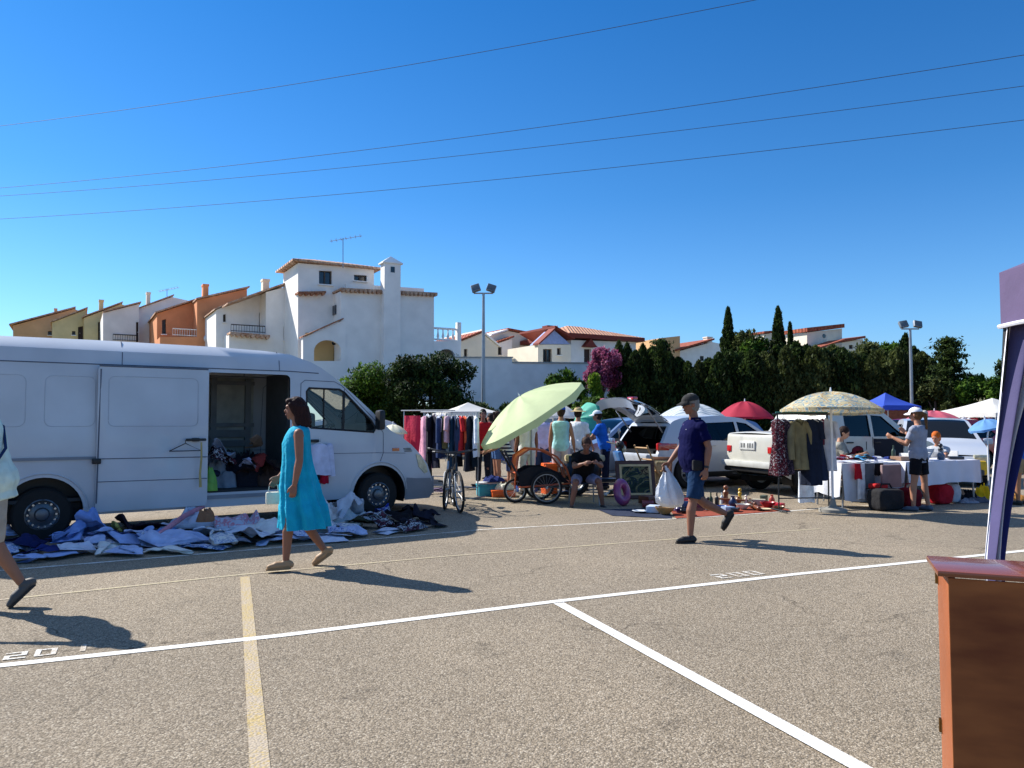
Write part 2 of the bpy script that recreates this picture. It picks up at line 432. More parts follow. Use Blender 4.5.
s0, s1 = G(557, 603), G(858, 768); line('white_divider_line', [s0+(s1-s0)*.01, s1, ext(s0, s1, 1.8)], .095, M_line, .008)
s0, s1 = G(245, 577), G(260, 768); line('faded_yellow_line', [s0, s1, ext(s0, s1, 1.5)], .085, M_yel, .0035)
line('faint_yellow_line', [G(-60, 606), G(30, 597), G(240, 575), G(440, 557), G(690, 538), G(820, 529)], .045, M_faint, .0035)
line('white_edge_line', [G(-90, 579), G(0, 571), G(240, 551), G(480, 530), G(640, 521), G(740, 515), G(830, 508), G(960, 500), G(1100, 492)], .07, M_line2)
# bay numbers stencilled on the asphalt
def segdigit(d):
    S = {'0': 'abcdef', '1': 'bc', '2': 'abged', '3': 'abgcd', '5': 'afgcd', '9': 'abfgcd'}[d]
    t = .09; W = .34; H = .6; h = H/2
    rs = {'a': (0, H-t, W, H), 'd': (0, 0, W, t), 'g': (0, h-t/2, W, h+t/2), 'b': (W-t, h, W, H), 'c': (W-t, 0, W, h), 'e': (0, 0, t, h), 'f': (0, h, t, H)}
    return [rs[k] for k in S]
def number(txt, px, py, rot, s, m):
    mb = MB(); o = G(px, py)
    for i, ch in enumerate(txt):
        for n_, (x0, y0, x1, y1) in enumerate(segdigit(ch)):
            zz = .0035+.0004*n_
            pts = []
            for x, y in ((x0, y0), (x1, y0), (x1, y1), (x0, y1)):
                x = (x+i*.46)*s; y = y*s*.75; pts.append((o.x+x*math.cos(rot)-y*math.sin(rot), o.y+x*math.sin(rot)+y*math.cos(rot), zz))
            mb.add(pts, [(0, 1, 2, 3)])
    tag(mb.build('bay_number', m, clean=False), kind='structure')
number('201', 2, 661, R(26), .36, M_line2); number('200', 722, 579, R(24), .42, M_line2); number('199', 218, 548, R(30), .5, M_line2)
# terrace behind the retaining wall, rising as a hill behind the hedge
PHI = R(30); UU = Vector((math.cos(PHI), math.sin(PHI), 0)); NN = Vector((UU.y, -UU.x, 0))   # facade direction, outward normal
W0 = Vector((-23.7, 30.5, 0))
def terr(u, v):
    # u along the terrace, v back from it
    s = -60+300*u; t = v*150
    p = W0+UU*s-NN*(t+.4)
    z = 3.3 + 5.0*min(1, max(0, (t-12)/70))**1.2 + .5*noise.noise(Vector((p.x*.05, p.y*.05, 0)))
    if s > 38: z -= 3.3*min(1, (s-38)/10)*max(0, 1-t/25)
    return (p.x, p.y, z)
tag(MB().grid(terr, 40, 30).build('hillside_terrain', mat('hill_earth', '#6f6a45', rough=.95, var=.35, scale=.2, bump=.4, bscale=3)), kind='structure')
# ------------------------------------------------------------------ vehicles
def make_width(L, W, belt, xc, tumble=.28, sill_in=.05, plan=.10, plan_p=4, belt_amt=.02):
    def w(x, z):
        h = W/2
        t = abs((x-xc)/(L/2)); h *= 1-plan*min(1, t)**plan_p
        if z > belt: h -= (z-belt)*tumble
        else:
            k = (belt-z)/belt; h -= sill_in*max(0, k-.45)**1.5*2 + belt_amt*(1-math.sin(PI*min(1, k*1.6)))*.6
        return max(h, .05)
    return w
def wheel(root, x, y, r, wd, side, rim='#9a9da2', style='spokes'):
    """side -1/+1 : outer face direction in local y"""
    o = MB()
    o.lathe([(r*.56, -wd/2), (r*.90, -wd/2), (r, -wd*.33), (r, wd*.33), (r*.90, wd/2), (r*.56, wd/2)], (0, 0, 0), 32, 'y', cap=False)
    o.lathe([(r*.62, wd/2), (r*.60, 0), (r*.62, -wd/2)], (0, 0, 0), 32, 'y', cap=False)
    wo = thing('wheel', None, None, (x, y, r)); wo.parent = root
    for k in ('label', 'category'): 
        if k in wo: del wo[k]
    o.build('tyre', M_tyre, wo)
    m = MB(); s = side; rr = r*(.57 if style == 'steel' else .62)
    m.lathe([(rr, s*wd*.5), (rr*.93, s*wd*.52), (rr*.90, s*wd*.35), (rr*.72, s*wd*.24), (rr*.45, s*wd*.30), (rr*.36, s*wd*.46), (rr*.18, s*wd*.5), (.001, s*wd*.5)], (0, 0, 0), 32, 'y', cap=False)
    m.lathe([(rr, s*wd*.5), (rr, -s*wd*.4), (.001, -s*wd*.4)], (0, 0, 0), 24, 'y', cap=False)
    m.mi = 1
    nh = 14 if style == 'steel' else 7
    for k in range(nh):
        a = 2*PI*k/nh; rad = rr*(.80 if style == 'steel' else .62); q = rr*(.07 if style == 'steel' else .16)
        c = Vector((rad*math.cos(a), s*wd*.33, rad*math.sin(a)))
        m.cyl(c, c+Vector((0, -s*.012 if style != 'steel' else s*.012, 0)) if style != 'steel' else c+Vector((0, s*.02, 0)), q, q, 8)
        if style != 'steel': m.cyl(c, c+Vector((0, s*.03, 0)), q, q*.9, 8)
    m.build('rim', [mat('rim'+rim, rim, rough=.35, metal=.6), M_black if style != 'steel' else M_chrome], wo)
    return wo
def rr_contour(pts, it=2):
    """soften corners of an open tagged polyline (x,z,tag)"""
    for _ in range(it):
        out = [pts[0]]
        for a, b in zip(pts[:-1], pts[1:]):
            d = math.hypot(a[0]-b[0], a[1]-b[1])
            if d < .03: out.append(b); continue
            t = min(.25, .06/d)
            out.append((a[0]+(b[0]-a[0])*t, a[1]+(b[1]-a[1])*t, a[2])); out.append((a[0]+(b[0]-a[0])*(1-t), a[1]+(b[1]-a[1])*(1-t), b[2]))
        out.append(pts[-1]); pts = out
    return pts
def car(name, label, loc, rz, paint, P, cat='car', group=None, rim='#9a9da2'):
    """P: L W belt xc contour wheels r sill windows(list) extras. local +x forward"""
    root = thing(name, label, cat, loc, rz, group)
    L_, W, belt = P['L'], P['W'], P['belt']; wf = make_width(L_, W, belt, P.get('xc', 0), P.get('tumble', .3), plan=P.get('plan', .1))
    cont = rr_contour([(p[0], p[1], p[2] if len(p) > 2 else '') for p in P['contour']])
    r = P['r']; sill = P['sill']
    # outline: contour rear-bottom -> top -> front-bottom, then back along the sill with the arches
    xs_r, xs_f = cont[0][0], cont[-1][0]
    under = []
    for wx in sorted(P['wheels'], reverse=True):
        ar = r*1.17
        a0 = math.degrees(math.asin(max(-1, min(1, (sill-r)/ar))))
        under += arc(wx, r, ar, ar, a0, 180-a0, 14)
    outline = [(p[0], p[1]) for p in cont] + under
    wins = P['windows']
    mb = MB()
    V, T = panel(outline, wins, .16)
    for s in (-1, 1):
        mb.add([(x, s*wf(x, z), z) for x, z in V], T)
        for h in wins:
            n = len(h); vs = [(x, s*wf(x, z), z) for x, z in h]+[(x, s*(wf(x, z)-.03), z) for x, z in h]
            mb.mi = 1; mb.add(vs, [(i, (i+1) % n, n+(i+1) % n, n+i) for i in range(n)]); mb.mi = 0
    # strip over the top; 'glass' spans become openings with a frame, 'open' spans are left out
    K = 8; panes = []
    for i in range(len(cont)-1):
        a, b = cont[i], cont[i+1]; tg = a[2]
        wa, wb = wf(a[0], a[1]), wf(b[0], b[1])
        crown = .035 if a[1] > .5 else .0
        def pt(p, w_, t): 
            nx = 0; 
            return (p[0]+(crown*1.6*(1-t*t) if abs(b[1]-a[1]) > abs(b[0]-a[0]) else 0)*(1 if p[0] > 0 else -1), w_*t, p[1]+(crown*(1-t*t) if abs(b[1]-a[1]) <= abs(b[0]-a[0]) else 0))
        ts = [-1+2*k/K for k in range(K+1)]
        if tg in ('glass', 'open'): ts = [-1, -.9]+[-.9+1.8*k/6 for k in range(1, 6)]+[.9, 1]
        for k in range(len(ts)-1):
            q = [pt(a, wa, ts[k]), pt(a, wa, ts[k+1]), pt(b, wb, ts[k+1]), pt(b, wb, ts[k])]
            if tg in ('glass', 'open') and 0 < k < len(ts)-2:
                if tg == 'glass': panes.append((a[0] > 0, q))
            else: mb.add(q, [(0, 1, 2, 3)])
    lb = MB()
    for s in (-1, 1): lb.add([(x, s*(wf(x, z)-.045), z-.01) for x, z in V], T)
    for i in range(len(cont)-1):
        a, b = cont[i], cont[i+1]
        if a[2] in ('glass', 'open') or min(a[1], b[1]) < belt*.8: continue
        wa, wb = wf(a[0], a[1])-.045, wf(b[0], b[1])-.045; sx = -.04 if a[0] > 0 else .04
        lb.add([(a[0]+sx, -wa, a[1]-.03), (a[0]+sx, wa, a[1]-.03), (b[0]+sx, wb, b[1]-.03), (b[0]+sx, -wb, b[1]-.03)], [(0, 1, 2, 3)])
    lb.build('inner_lining', M_black, root, smooth=0)
    # bottom
    mb.add([(xs_r, -W*.4, sill+.05), (xs_f, -W*.4, sill+.05), (xs_f, W*.4, sill+.05), (xs_r, W*.4, sill+.05)], [(0, 1, 2, 3)])
    mb.build('body', [paint, M_black], root, smooth=40)
    # inner wells and dark cabin
    for wx in P['wheels']:
        for s in (-1, 1):
            ib = MB(); a_ = arc(wx, r, r*1.17, r*1.17, -20, 200, 14); w0 = wf(wx, r*1.6)-.01
            ib.add([(x, s*w0, z) for x, z in a_]+[(x, s*(w0-.3), z) for x, z in a_], [(i, i+1, len(a_)+i+1, len(a_)+i) for i in range(len(a_)-1)])
            ib.add([(x, s*(w0-.3), z) for x, z in a_], [list(range(len(a_)))])
            ib.build('wheel_well', M_black, root)
    cb = MB(); cb.box((P.get('xc', 0), 0, sill+.18), (L_*.62, W*.8, .06))
    for sx in P.get('seats', (.35, -.55)):
        for s in (-1, 1):
            cb.rbox((sx, s*W*.21, sill+.35), (.5, W*.3, .2), .06); cb.rbox((sx-.25, s*W*.21, sill+.68), (.14, W*.3, .6), .06); cb.rbox((sx-.27, s*W*.21, sill+1.06), (.1, .26, .16), .04)
    cb.build('seats', mat('car_interior', '#2a2b2f', rough=.9), root)
    for h in wins:
        V2, T2 = panel(h)
        for s in (-1, 1):
            MB().add([(x, s*(wf(x, z)-.025), z) for x, z in V2], T2).build('window', M_tint, root, smooth=0)
    for front in (True, False):
        q = [p for f, p in panes if f == front]
        if q:
            g = MB()
            for k in q: g.add(k, [(0, 1, 2, 3)])
            g.build('windscreen' if front else 'rear_window', M_tint, root, smooth=60)
    for wx in P['wheels']:
        for s in (-1, 1): wheel(root, wx, s*(W/2-.13), r, .2, s, rim)
    # door seams: thin dark grooves
    for poly in P.get('seams', []):
        for s in (-1, 1):
            MB().tube([(x, s*(wf(x, z)+.0005), z) for x, z in poly], .006, 5).build('door_seam', M_black, root, smooth=0)
    for x, z in P.get('handles', []):
        for s in (-1, 1): MB().rbox((x, s*(wf(x, z)+.015), z), (.17, .03, .03), .012).build('door_handle', P.get('handle_mat', paint), root)
    if 'mirror' in P:
        x, z = P['mirror']
        for s in (-1, 1):
            m = MB(); m.rbox((x, s*(wf(x, z)+.14), z), (.1, .2, .14), .04); m.box((x+.02, s*(wf(x, z)+.03), z-.04), (.05, .1, .03)); m.build('wing_mirror', P.get('mirror_mat', paint), root)
    for nm, mt, pieces in P.get('parts', []):
        for p in pieces:
            m = MB(); m.rbox(p[0], p[1], p[2] if len(p) > 2 else .02); m.build(nm, mt, root)
    return root, wf

# --- the big white panel van ------------------------------------------------
VAN_O = Vector((-5.3, 9.67, 0)); VPHI = R(34.8)
VW = 1.93
vu = Vector((math.cos(VPHI), math.sin(VPHI), 0)); vn = Vector((vu.y, -vu.x, 0))     # vn: outward on the near side
vc = VAN_O - vn*VW/2
van = thing('cargo_van', 'long white high-roof cargo van with its side door slid open, clothes heaped inside', 'van', vc, VPHI)
M_van = mat('van_paint', '#bbc0c6', rough=.4, coat=.3, var=.10, scale=1.3, spec=.4, detail=8)
M_vgrey = mat('van_bumper', '#7d828a', rough=.6, var=.06)
def vw(x, z):
    h = VW/2
    if z > 1.15: h -= (z-1.15)*.045 + max(0, z-2.22)**1.6*.45 + max(0, z-2.40)**1.5*2.6
    if z < 1.15: h -= (1.15-z)*.012 + max(0, .55-z)*.12
    t = max(0, (x-3.6)/1.45); h *= 1-.17*t**2.4
    return h
top = [(-2.15, .45), (-2.17, 1.1), (-2.12, 2.0), (-2.05, 2.40), (-1.95, 2.50), (-1.5, 2.53), (0, 2.545), (1.5, 2.535), (2.2, 2.51), (2.55, 2.47), (2.85, 2.36), (3.0, 2.28), (3.2, 2.14), (3.5, 1.90), (3.8, 1.64), (4.02, 1.44), (4.14, 1.33), (4.3, 1.25), (4.52, 1.10), (4.72, .92), (4.84, .78), (4.91, .62), (4.95, .50), (4.96, .36), (4.92, .24)]
RX, FX, WR = -.54, 3.95, .335
under = [(4.8, .22)] + arc(FX, WR+.02, .44, .44, -14, 194, 20) + [(3.45, .30), (.0, .30)] + arc(RX, WR+.02, .44, .44, -6, 186, 20) + [(-1.05, .30), (-2.1, .36)]
outline = top + under
slide = rrect(1.34, .50, 2.52, 2.16, .07)
fwin = [(2.77, 1.42)] + [(2.765, 1.93), (2.80, 1.975)] + [(3.28, 1.965), (3.36, 1.92), (3.80, 1.49), (3.87, 1.37), (3.84, 1.31)] + [(2.83, 1.385)]
def vside(s, holes):
    mb = MB(); V, T = panel(outline, holes, .15)
    mb.add([(x, s*vw(x, z), z) for x, z in V], T)
    for h in holes:
        n = len(h); d = .05
        vs = [(x, s*vw(x, z), z) for x, z in h]+[(x, s*(vw(x, z)-d), z) for x, z in h]
        mb.mi = 1; mb.add(vs, [(i, (i+1) % n, n+(i+1) % n, n+i) for i in range(n)]); mb.mi = 0
    return mb
mb = vside(-1, [slide, fwin]); m2 = vside(1, [fwin]); 
b0 = len(mb.v); mb.v += m2.v; mb.f += [[i+b0 for i in f] for f in m2.f]; mb.m += m2.m
K = 12; wsc = []
for i in range(len(top)-1):
    a, b = top[i], top[i+1]
    is_ws = a[0] >= 2.99 and b[0] <= 4.03
    ts = [-1+2*k/K for k in range(K+1)]
    def pt(p, t, first):
        w_ = vw(p[0], p[1]); x, z = p
        if x > 3: x += .0+.10*(1-t*t)*min(1, (x-3)/1)
        elif z > 2.2: z += .035*(1-t*t)
        return (x, w_*t, z)
    for k in range(K):
        q = [pt(a, ts[k], 0), pt(a, ts[k+1], 0), pt(b, ts[k+1], 0), pt(b, ts[k], 0)]
        if is_ws and 0 < k < K-1: wsc.append(q)
        else: mb.add(q, [(0, 1, 2, 3)])
mb.build('body', [M_van, M_black], van, smooth=38)
g = MB()
for q in wsc: g.add(q, [(0, 1, 2, 3)])
g.build('windscreen', M_tint, van, smooth=60)
for s in (-1, 1):
    V, T = panel(fwin); MB().add([(x, s*(vw(x, z)-.03), z) for x, z in V], T).build('door_window', M_glass if s < 0 else M_glass, van, smooth=0)
    f = MB(); f.tube([(x, s*(vw(x, z)-.006), z) for x, z in fwin], .016, 6, closed=True)
    f.tube([(3.03, s*(vw(3.03, 1.4)-.02), 1.38), (3.04, s*(vw(3.04, 1.95)-.02), 1.97)], .012, 6)
    f.tube([(3.34, s*(vw(3.4, 1.4)-.02), 1.36), (3.36, s*(vw(3.4, 1.95)-.02), 1.97)], .022, 6)
    f.build('window_seal', M_black, van)
# body lines on the near side and the far side
def vline(pts, rr=.007, nm='body_seam', m=None, s=-1, off=.001):
    P = []
    for (x0, z0), (x1, z1) in zip(pts[:-1], pts[1:]):
        n = max(1, int(math.hypot(x1-x0, z1-z0)/.12))
        P += [(x0+(x1-x0)*k/n, z0+(z1-z0)*k/n) for k in range(n)]
    P.append(pts[-1])
    return MB().tube([(x, s*(vw(x, z)+off), z) for x, z in P], rr, 5).build(nm, m or M_seam, van)
M_seam = mat('seam_shadow_gap', '#565d6b', rough=.8)
for s in (-1, 1):
    vline([(-2.1, 2.215), (2.5, 2.215), (2.95, 2.20)], .007, s=s)                        # roof joint
    vline([(-2.1, 1.02), (RX, 1.02), (-.02, 1.015)], .004, s=s); vline([(2.56, 1.0), (3.9, .99), (4.4, .97)], .004, s=s)                # waist crease
    vline([(.30, 2.215), (.31, 2.54)], .006, s=s); vline([(2.36, 2.215), (2.36, 2.50)], .006, s=s)
    vline([(2.67, .42), (2.66, 1.3), (2.68, 2.04), (2.74, 2.09), (3.20, 2.08), (3.32, 2.02), (3.90, 1.46), (4.0, 1.30), (4.0, .98), (3.95, .85)], .005, s=s)
    for x0, x1 in ((-1.9, -.75), (-.55, .0)):
        vline(rrect(x0, 1.42, x1, 2.05, .08)+[(x0, 1.5)], .003, m=mat('press_line', '#a9afb8', rough=.5), s=s)
    vline(arc(FX, WR+.02, .49, .49, 5, 178, 18), .012, m=M_van, s=s, off=.004); vline(arc(RX, WR+.02, .49, .49, 5, 178, 18), .012, m=M_van, s=s, off=.004)
# the slid-back door, standing proud of the side, with handle and rail
slab = rrect(.02, .34, 1.36, 2.19, .05); V, T = panel(slab, [], .2)
sl = MB(); f_ = lambda x, z, d: (x, -(vw(x, z)+d), z)
sl.add([f_(x, z, .10) for x, z in V], T); sl.add([f_(x, z, .045) for x, z in V], T)
n = len(slab); sl.add([f_(x, z, .10) for x, z in slab]+[f_(x, z, .045) for x, z in slab], [(i, (i+1) % n, n+(i+1) % n, n+i) for i in range(n)])
sdo = sl.build('sliding_door', M_van, van, smooth=30)
for pts, rr_, mm in ((rrect(.14, 1.42, 1.22, 2.06, .07)+[(.14, 1.5)], .0035, mat('press_line', '#a9afb8')), ([(.03, 1.01), (1.35, 1.0)], .006, M_seam), ([(.03, .72), (1.35, .71)], .005, M_seam), ([(.03, .45), (.05, 2.15)], .009, M_seam), ([(.03, 2.19), (1.35, 2.19)], .009, M_seam)):
    o = MB().tube([f_(x, z, .101) for x, z in pts], rr_, 5).build('door_crease', mm, sdo)
h = MB(); h.rbox((1.19, -(VW/2+.135), 1.235), (.26, .035, .035), .012); h.rbox((1.19, -(VW/2+.11), 1.235), (.1, .05, .05), .015); h.build('door_handle', M_black, sdo)
h = MB(); h.rbox((.02, -(VW/2+.07), .98), (.1, .09, .07), .015); h.build('door_roller', M_black, sdo)
rl = MB(); rl.box((-.55, -(vw(0, 1.0)+.012), 1.02), (1.15, .018, .035)); rl.build('door_rail', M_vgrey, van)
# cargo bay: floor, far wall with ribs, ceiling, bulkheads, step
M_int = mat('van_interior', '#a9aba2', rough=.8, var=.25, scale=4); M_intd = mat('van_interior_dark', '#2d2f31', rough=.85)
it = MB(); it.box((.3, 0, .50), (4.6, 1.78, .04)); it.build('cargo_floor', M_intd, van)
it = MB()
it.box((.2, .86, 1.35), (4.6, .02, 1.66)); 
it.mi = 1
for x in (-.6, .2, 1.02, 1.86, 2.4): it.box((x, .82, 1.35), (.09, .06, 1.64))
for z in (1.12, 1.42, 2.1): it.box((.2, .82, z), (4.6, .05, .10 if z < 1.2 else .06))
it.box((1.0, .80, 1.28), (2.8, .03, .12))
it.build('cargo_wall', [M_int, mat('van_rib', '#7c8082', rough=.7)], van)
MB().box((.3, 0, 2.42), (4.6, 1.5, .02)).build('cargo_ceiling', mat('van_headlining', '#8c8a80', rough=.9), van)
MB().box((2.74, .35, 1.38), (.03, 1.1, 1.7)).build('bulkhead', mat('bulkhead_grey', '#606468'), van)
MB().box((1.93, -.90, .44), (1.16, .12, .05)).build('door_step', M_vgrey, van)
# cab
cb = MB()
for s in (-1, 1):
    cb.rbox((3.2, s*.45, .95), (.5, .55, .2), .06); cb.rbox((2.93, s*.45, 1.3), (.15, .5, .62), .06)
cb.build('seats', mat('car_interior', '#2a2b2f', rough=.9), van)
cb = MB(); cb.rbox((3.95, 0, 1.12), (.5, 1.6, .3), .1); cb.build('dashboard', M_black, van)
cb = MB(); cb.torus((0, 0, 0), .2, .016, 24, 6, 'z'); cb.cyl((0, 0, -.02), (0, 0, .01), .05); cb.box((0, 0, 0), (.38, .03, .015)); sw = cb.build('steering_wheel', M_black, van); sw.location = (3.55, .45, 1.32); sw.rotation_euler = (0, -R(38), 0)
# outside details
h = MB(); h.rbox((2.86, -(vw(2.8, 1.1)+.02), 1.19), (.20, .04, .045), .015); h.build('door_handle', M_black, van)
h = MB(); h.rbox((2.80, (vw(2.8, 1.1)+.02), 1.19), (.20, .04, .045), .015); h.build('door_handle', M_black, van)
for s in (-1, 1):
    h = MB(); h.rbox((3.88, s*(VW/2+.13), 1.50), (.11, .19, .31), .05); h.tube([(3.92, s*(VW/2-.05), 1.40), (3.9, s*(VW/2+.08), 1.42)], .03); h.build('wing_mirror', M_black, van)
    h = MB(); xs = [(4.60, .95), (4.68, .93), (4.82, .75), (4.84, .65), (4.78, .63), (4.66, .74)]
    h.add([(x+.004, s*(vw(x, z)+.012), z) for x, z in xs], [list(range(6))]); h.add([(x, s*(vw(x, z)-.05), z) for x, z in xs], [list(range(6))])
    h.add([(x+.004, s*(vw(x, z)+.012), z) for x, z in xs]+[(x, s*(vw(x, z)-.05), z) for x, z in xs], [(i, (i+1) % 6, 6+(i+1) % 6, 6+i) for i in range(6)])
    h.build('headlight', mat('headlight_lens', '#c9c3a4', rough=.15, coat=1, var=.3, scale=12), van)
    h = MB(); h.rbox((4.22, s*(vw(4.22, 1.0)+.008), 1.035), (.12, .02, .05), .008); h.build('side_marker', M_orangelens, van)
    # lower bumper wrap
    h = MB(); bp_ = [(4.40, .22), (4.42, .58), (4.6, .56), (4.90, .55), (4.955, .45), (4.955, .3), (4.9, .22)]; V, T = panel(bp_, [], .12)
    h.add([(x+.006, s*(vw(x, z)+.012), z) for x, z in V], T); h.build('bumper_corner', M_vgrey, van)
h = MB()
for k in range(3): h.rbox((4.43+.01*k, -(vw(4.45, 1.0)+.008), 1.045-.022*k), (.14, .012, .010), .004)
h.build('badge_vent', M_black, van)
h = MB(); h.box((5.03, 0, .42), (.06, 1.35, .28)); h.build('front_bumper', M_vgrey, van)
h = MB()
for k in range(4): h.box((4.9-.05*k+.1, 0, .68+.06*k), (.03, .9, .02))
h.build('grille', M_black, van)
for wx, in ((RX,), (FX,)):
    for s in (-1, 1): wheel(van, wx, s*(VW/2-.17), WR, .22, s, '#5f646b', 'steel')
for wx in (RX, FX):
    for s in (-1, 1):
        iw = MB(); a_ = arc(wx, WR+.02, .44, .44, -20, 200, 16); w0 = vw(0, .6)-.012
        iw.add([(x, s*w0, z) for x, z in a_]+[(x, s*(w0-.34), z) for x, z in a_], [(i, i+1, 17+i+1, 17+i) for i in range(16)])
        iw.add([(x, s*(w0-.34), z) for x, z in a_], [list(range(17))])
        iw.build('wheel_well', M_black, van)
MB().box((1.5, 0, .40), (6.6, 1.3, .08)).build('chassis', M_black, van)
# ------------------------------------------------------------------ people
def skinm(h): return mat('skin_'+h.lstrip('#'), h, rough=.55, var=.06, scale=14, spec=.35)
TR = [(-.10, .085, .150, 0), (-.03, .105, .168, -.005), (.05, .105, .168, 0), (.14, .095, .150, .01), (.24, .100, .150, .01), (.34, .112, .165, .01), (.42, .110, .178, .0), (.475, .092, .168, -.01), (.515, .062, .115, -.015), (.545, .05, .062, -.012)]
def rot_y(a): return Matrix.Rotation(a, 3, 'Y')
def person(label, loc, rz, H=1.72, fat=1.0, skin='#b98a6b', legs=((0, 0, 0), (0, 0, 0)), arms=((5, 8, 12), (5, 8, 12)), lean=0, head=(0, 0, 0), pz=None,
           top=('#ffffff', .45, -.06), bottom=('shorts', '#333333', .75), shoes='#222222', shoe_h=.0, hair=('short', '#2a1c14'), hat=None, vox=.011, group=None, topm=None, botm=None, spread=8, fist=.35, hipyaw=0, toeout=8, extra=None, curve=0):
    """legs: (hip flex, knee flex, foot pitch) left,right; arms: (swing, abduct, elbow); lean deg; head (yaw,pitch,roll)"""
    s = H/1.75; ln = R(lean)
    def ldir(a, ab, sd): return Vector((math.sin(R(a))*math.cos(R(ab)), sd*math.sin(R(ab)), -math.cos(R(a))*math.cos(R(ab))))
    J = {}
    for sd, lg in ((1, legs[0]), (-1, legs[1])):
        ab = lg[3] if len(lg) > 3 else 2
        hip = Vector((0, sd*.088*s, -.02*s)); kn = hip+ldir(lg[0], ab, sd)*.43*s; an = kn+ldir(lg[0]-lg[1], ab*.6, sd)*.415*s
        f = R(lg[2]); fd = Vector((math.cos(f), sd*math.sin(R(toeout)), -math.sin(f))).normalized(); fu = Vector((math.sin(f), 0, math.cos(f)))
        heel = an-fd*.045*s-fu*.055*s; toe = an+fd*.165*s-fu*.060*s; ball = an+fd*.10*s-fu*.055*s
        J[sd] = (hip, kn, an, heel, ball, toe, fd, fu)
    low = min(min(J[k][i].z for i in (3, 5)) for k in J)-.03*s
    z0 = -low if pz is None else pz
    P = Vector((0, 0, z0))
    U = Vector((math.sin(ln), 0, math.cos(ln))); Fw = Vector((math.cos(ln), 0, -math.sin(ln))); Y = Vector((0, 1, 0))
    def T(z, x=0, y=0):
        b = Vector((curve*max(0, z)**2, 0, 0))
        return P+U*z*s+Fw*x*s+Y*y*s+b*s
    root = thing('person', label, 'person', loc, rz, group)
    b = MB()
    def torso(mb, off, z_lo, z_hi, f=1.0, n=20, flare=0):
        rs = []
        zs = [r for r in TR if z_lo-.02 <= r[0] <= z_hi]
        if zs[0][0] > z_lo+.01:
            pass
        lo = (z_lo, zs[0][1]+flare, zs[0][2]+flare, zs[0][3]); zs = [lo]+[r for r in zs if r[0] > z_lo+.015]
        for z, d, w_, x in zs:
            ff = 1+(f-1)*max(0, 1-abs(z-.1)/.38); q = []
            dd = d*(ff**1.6)+off; ww = w_*ff+off; xo = x+(ff-1)*.09
            if z > .5: dd = d+off*1.1; ww = w_+off*1.3; xo = x
            for k in range(n):
                a = 2*PI*k/n; ca, sa = math.cos(a), math.sin(a)
                q.append(T(z, xo+dd*math.copysign(abs(ca)**.85, ca), ww*math.copysign(abs(sa)**.85, sa)))
            rs.append(q)
        mb.rings(rs)
    torso(b, -.014 if top else -.006, -.10, .56, fat)
    # neck and head
    nk0, nk1 = T(.50, -.005), T(.60, .01); b.caps(nk0, nk1, .060*s, .052*s)
    hy, hp, hr = [R(v) for v in head]
    HM = Matrix.Rotation(hy, 3, 'Z') @ rot_y(ln*.35+hp) @ Matrix.Rotation(hr, 3, 'X'); hc = nk1+HM @ Vector((.018*s, 0, .105*s))
    def Hd(x, y, z): return hc+HM @ Vector((x*s, y*s, z*s))
    b.ball(Hd(-.012, 0, .022), (.096*s, .076*s, .100*s), HM); b.ball(Hd(.022, 0, -.030), (.066*s, .058*s, .082*s), HM)
    b.ball(Hd(.052, 0, -.088), (.030*s, .028*s, .024*s), HM); b.caps(Hd(.078, 0, .012), Hd(.098, 0, -.022), .010*s, .0145*s, 8)
    b.ball(Hd(.074, 0, .030), (.018*s, .050*s, .012*s), HM); b.ball(Hd(.082, 0, -.058), (.012*s, .022*s, .014*s), HM)
    for sd in (1, -1): b.ball(Hd(-.008, sd*.076, -.008), (.020*s, .010*s, .032*s), HM)
    b.caps(nk1, Hd(-.01, 0, -.05), .052*s, .05*s)
    # arms
    AR = {}
    for sd, ar in ((1, arms[0]), (-1, arms[1])):
        sh = T(.455, -.005, sd*.172*(1+(fat-1)*.3)); a, abd, el = ar[:3]; tw = ar[3] if len(ar) > 3 else 0
        d1 = Vector((math.sin(R(a))*math.cos(R(abd)), sd*math.sin(R(abd)), -math.cos(R(a))*math.cos(R(abd))))
        d2 = Vector((math.sin(R(a+el)), sd*math.sin(R(abd*.4-tw)), -math.cos(R(a+el)))).normalized()
        eb = sh+d1*.285*s; wr = eb+d2*.245*s; AR[sd] = (sh, eb, wr, d1, d2)
        g = .9+.1*fat
        k_ = .82 if (top and top[1] > 0) else 1; b.caps(sh-Vector((0, 0, .006)), sh+d1*.14*s, .050*s*g*k_, .047*s*g*(k_*.5+.5)); b.caps(sh+d1*.14*s, eb, .047*s*g, .038*s); b.caps(eb, eb+d2*.08*s, .040*s, .041*s*g); b.caps(eb+d2*.08*s, wr, .041*s*g, .026*s)
        # hand: palm, four fingers, thumb
        side = Vector((0, sd, 0)); ft = d2.cross(side).normalized()      # across the palm (thumb side forward)
        if ft.x < 0 and abs(ft.x) > .3: ft = -ft
        palmn = -side
        pc = wr+d2*.045*s
        b.caps(wr, wr+d2*.085*s, .026*s, .038*s, 12, True, True, .42, palmn)
        for k, (o_, ln_) in enumerate(((.026, .074), (.009, .082), (-.009, .077), (-.026, .062))):
            k0 = wr+d2*.088*s+ft*o_*s; cur = R(25+70*fist)
            k1 = k0+(d2*math.cos(cur*.5)+palmn*math.sin(cur*.5))*ln_*.5*s; k2 = k1+(d2*math.cos(cur*1.3)+palmn*math.sin(cur*1.3))*ln_*.5*s
            b.caps(k0, k1, .0105*s, .0095*s, 8); b.caps(k1, k2, .0095*s, .0085*s, 8)
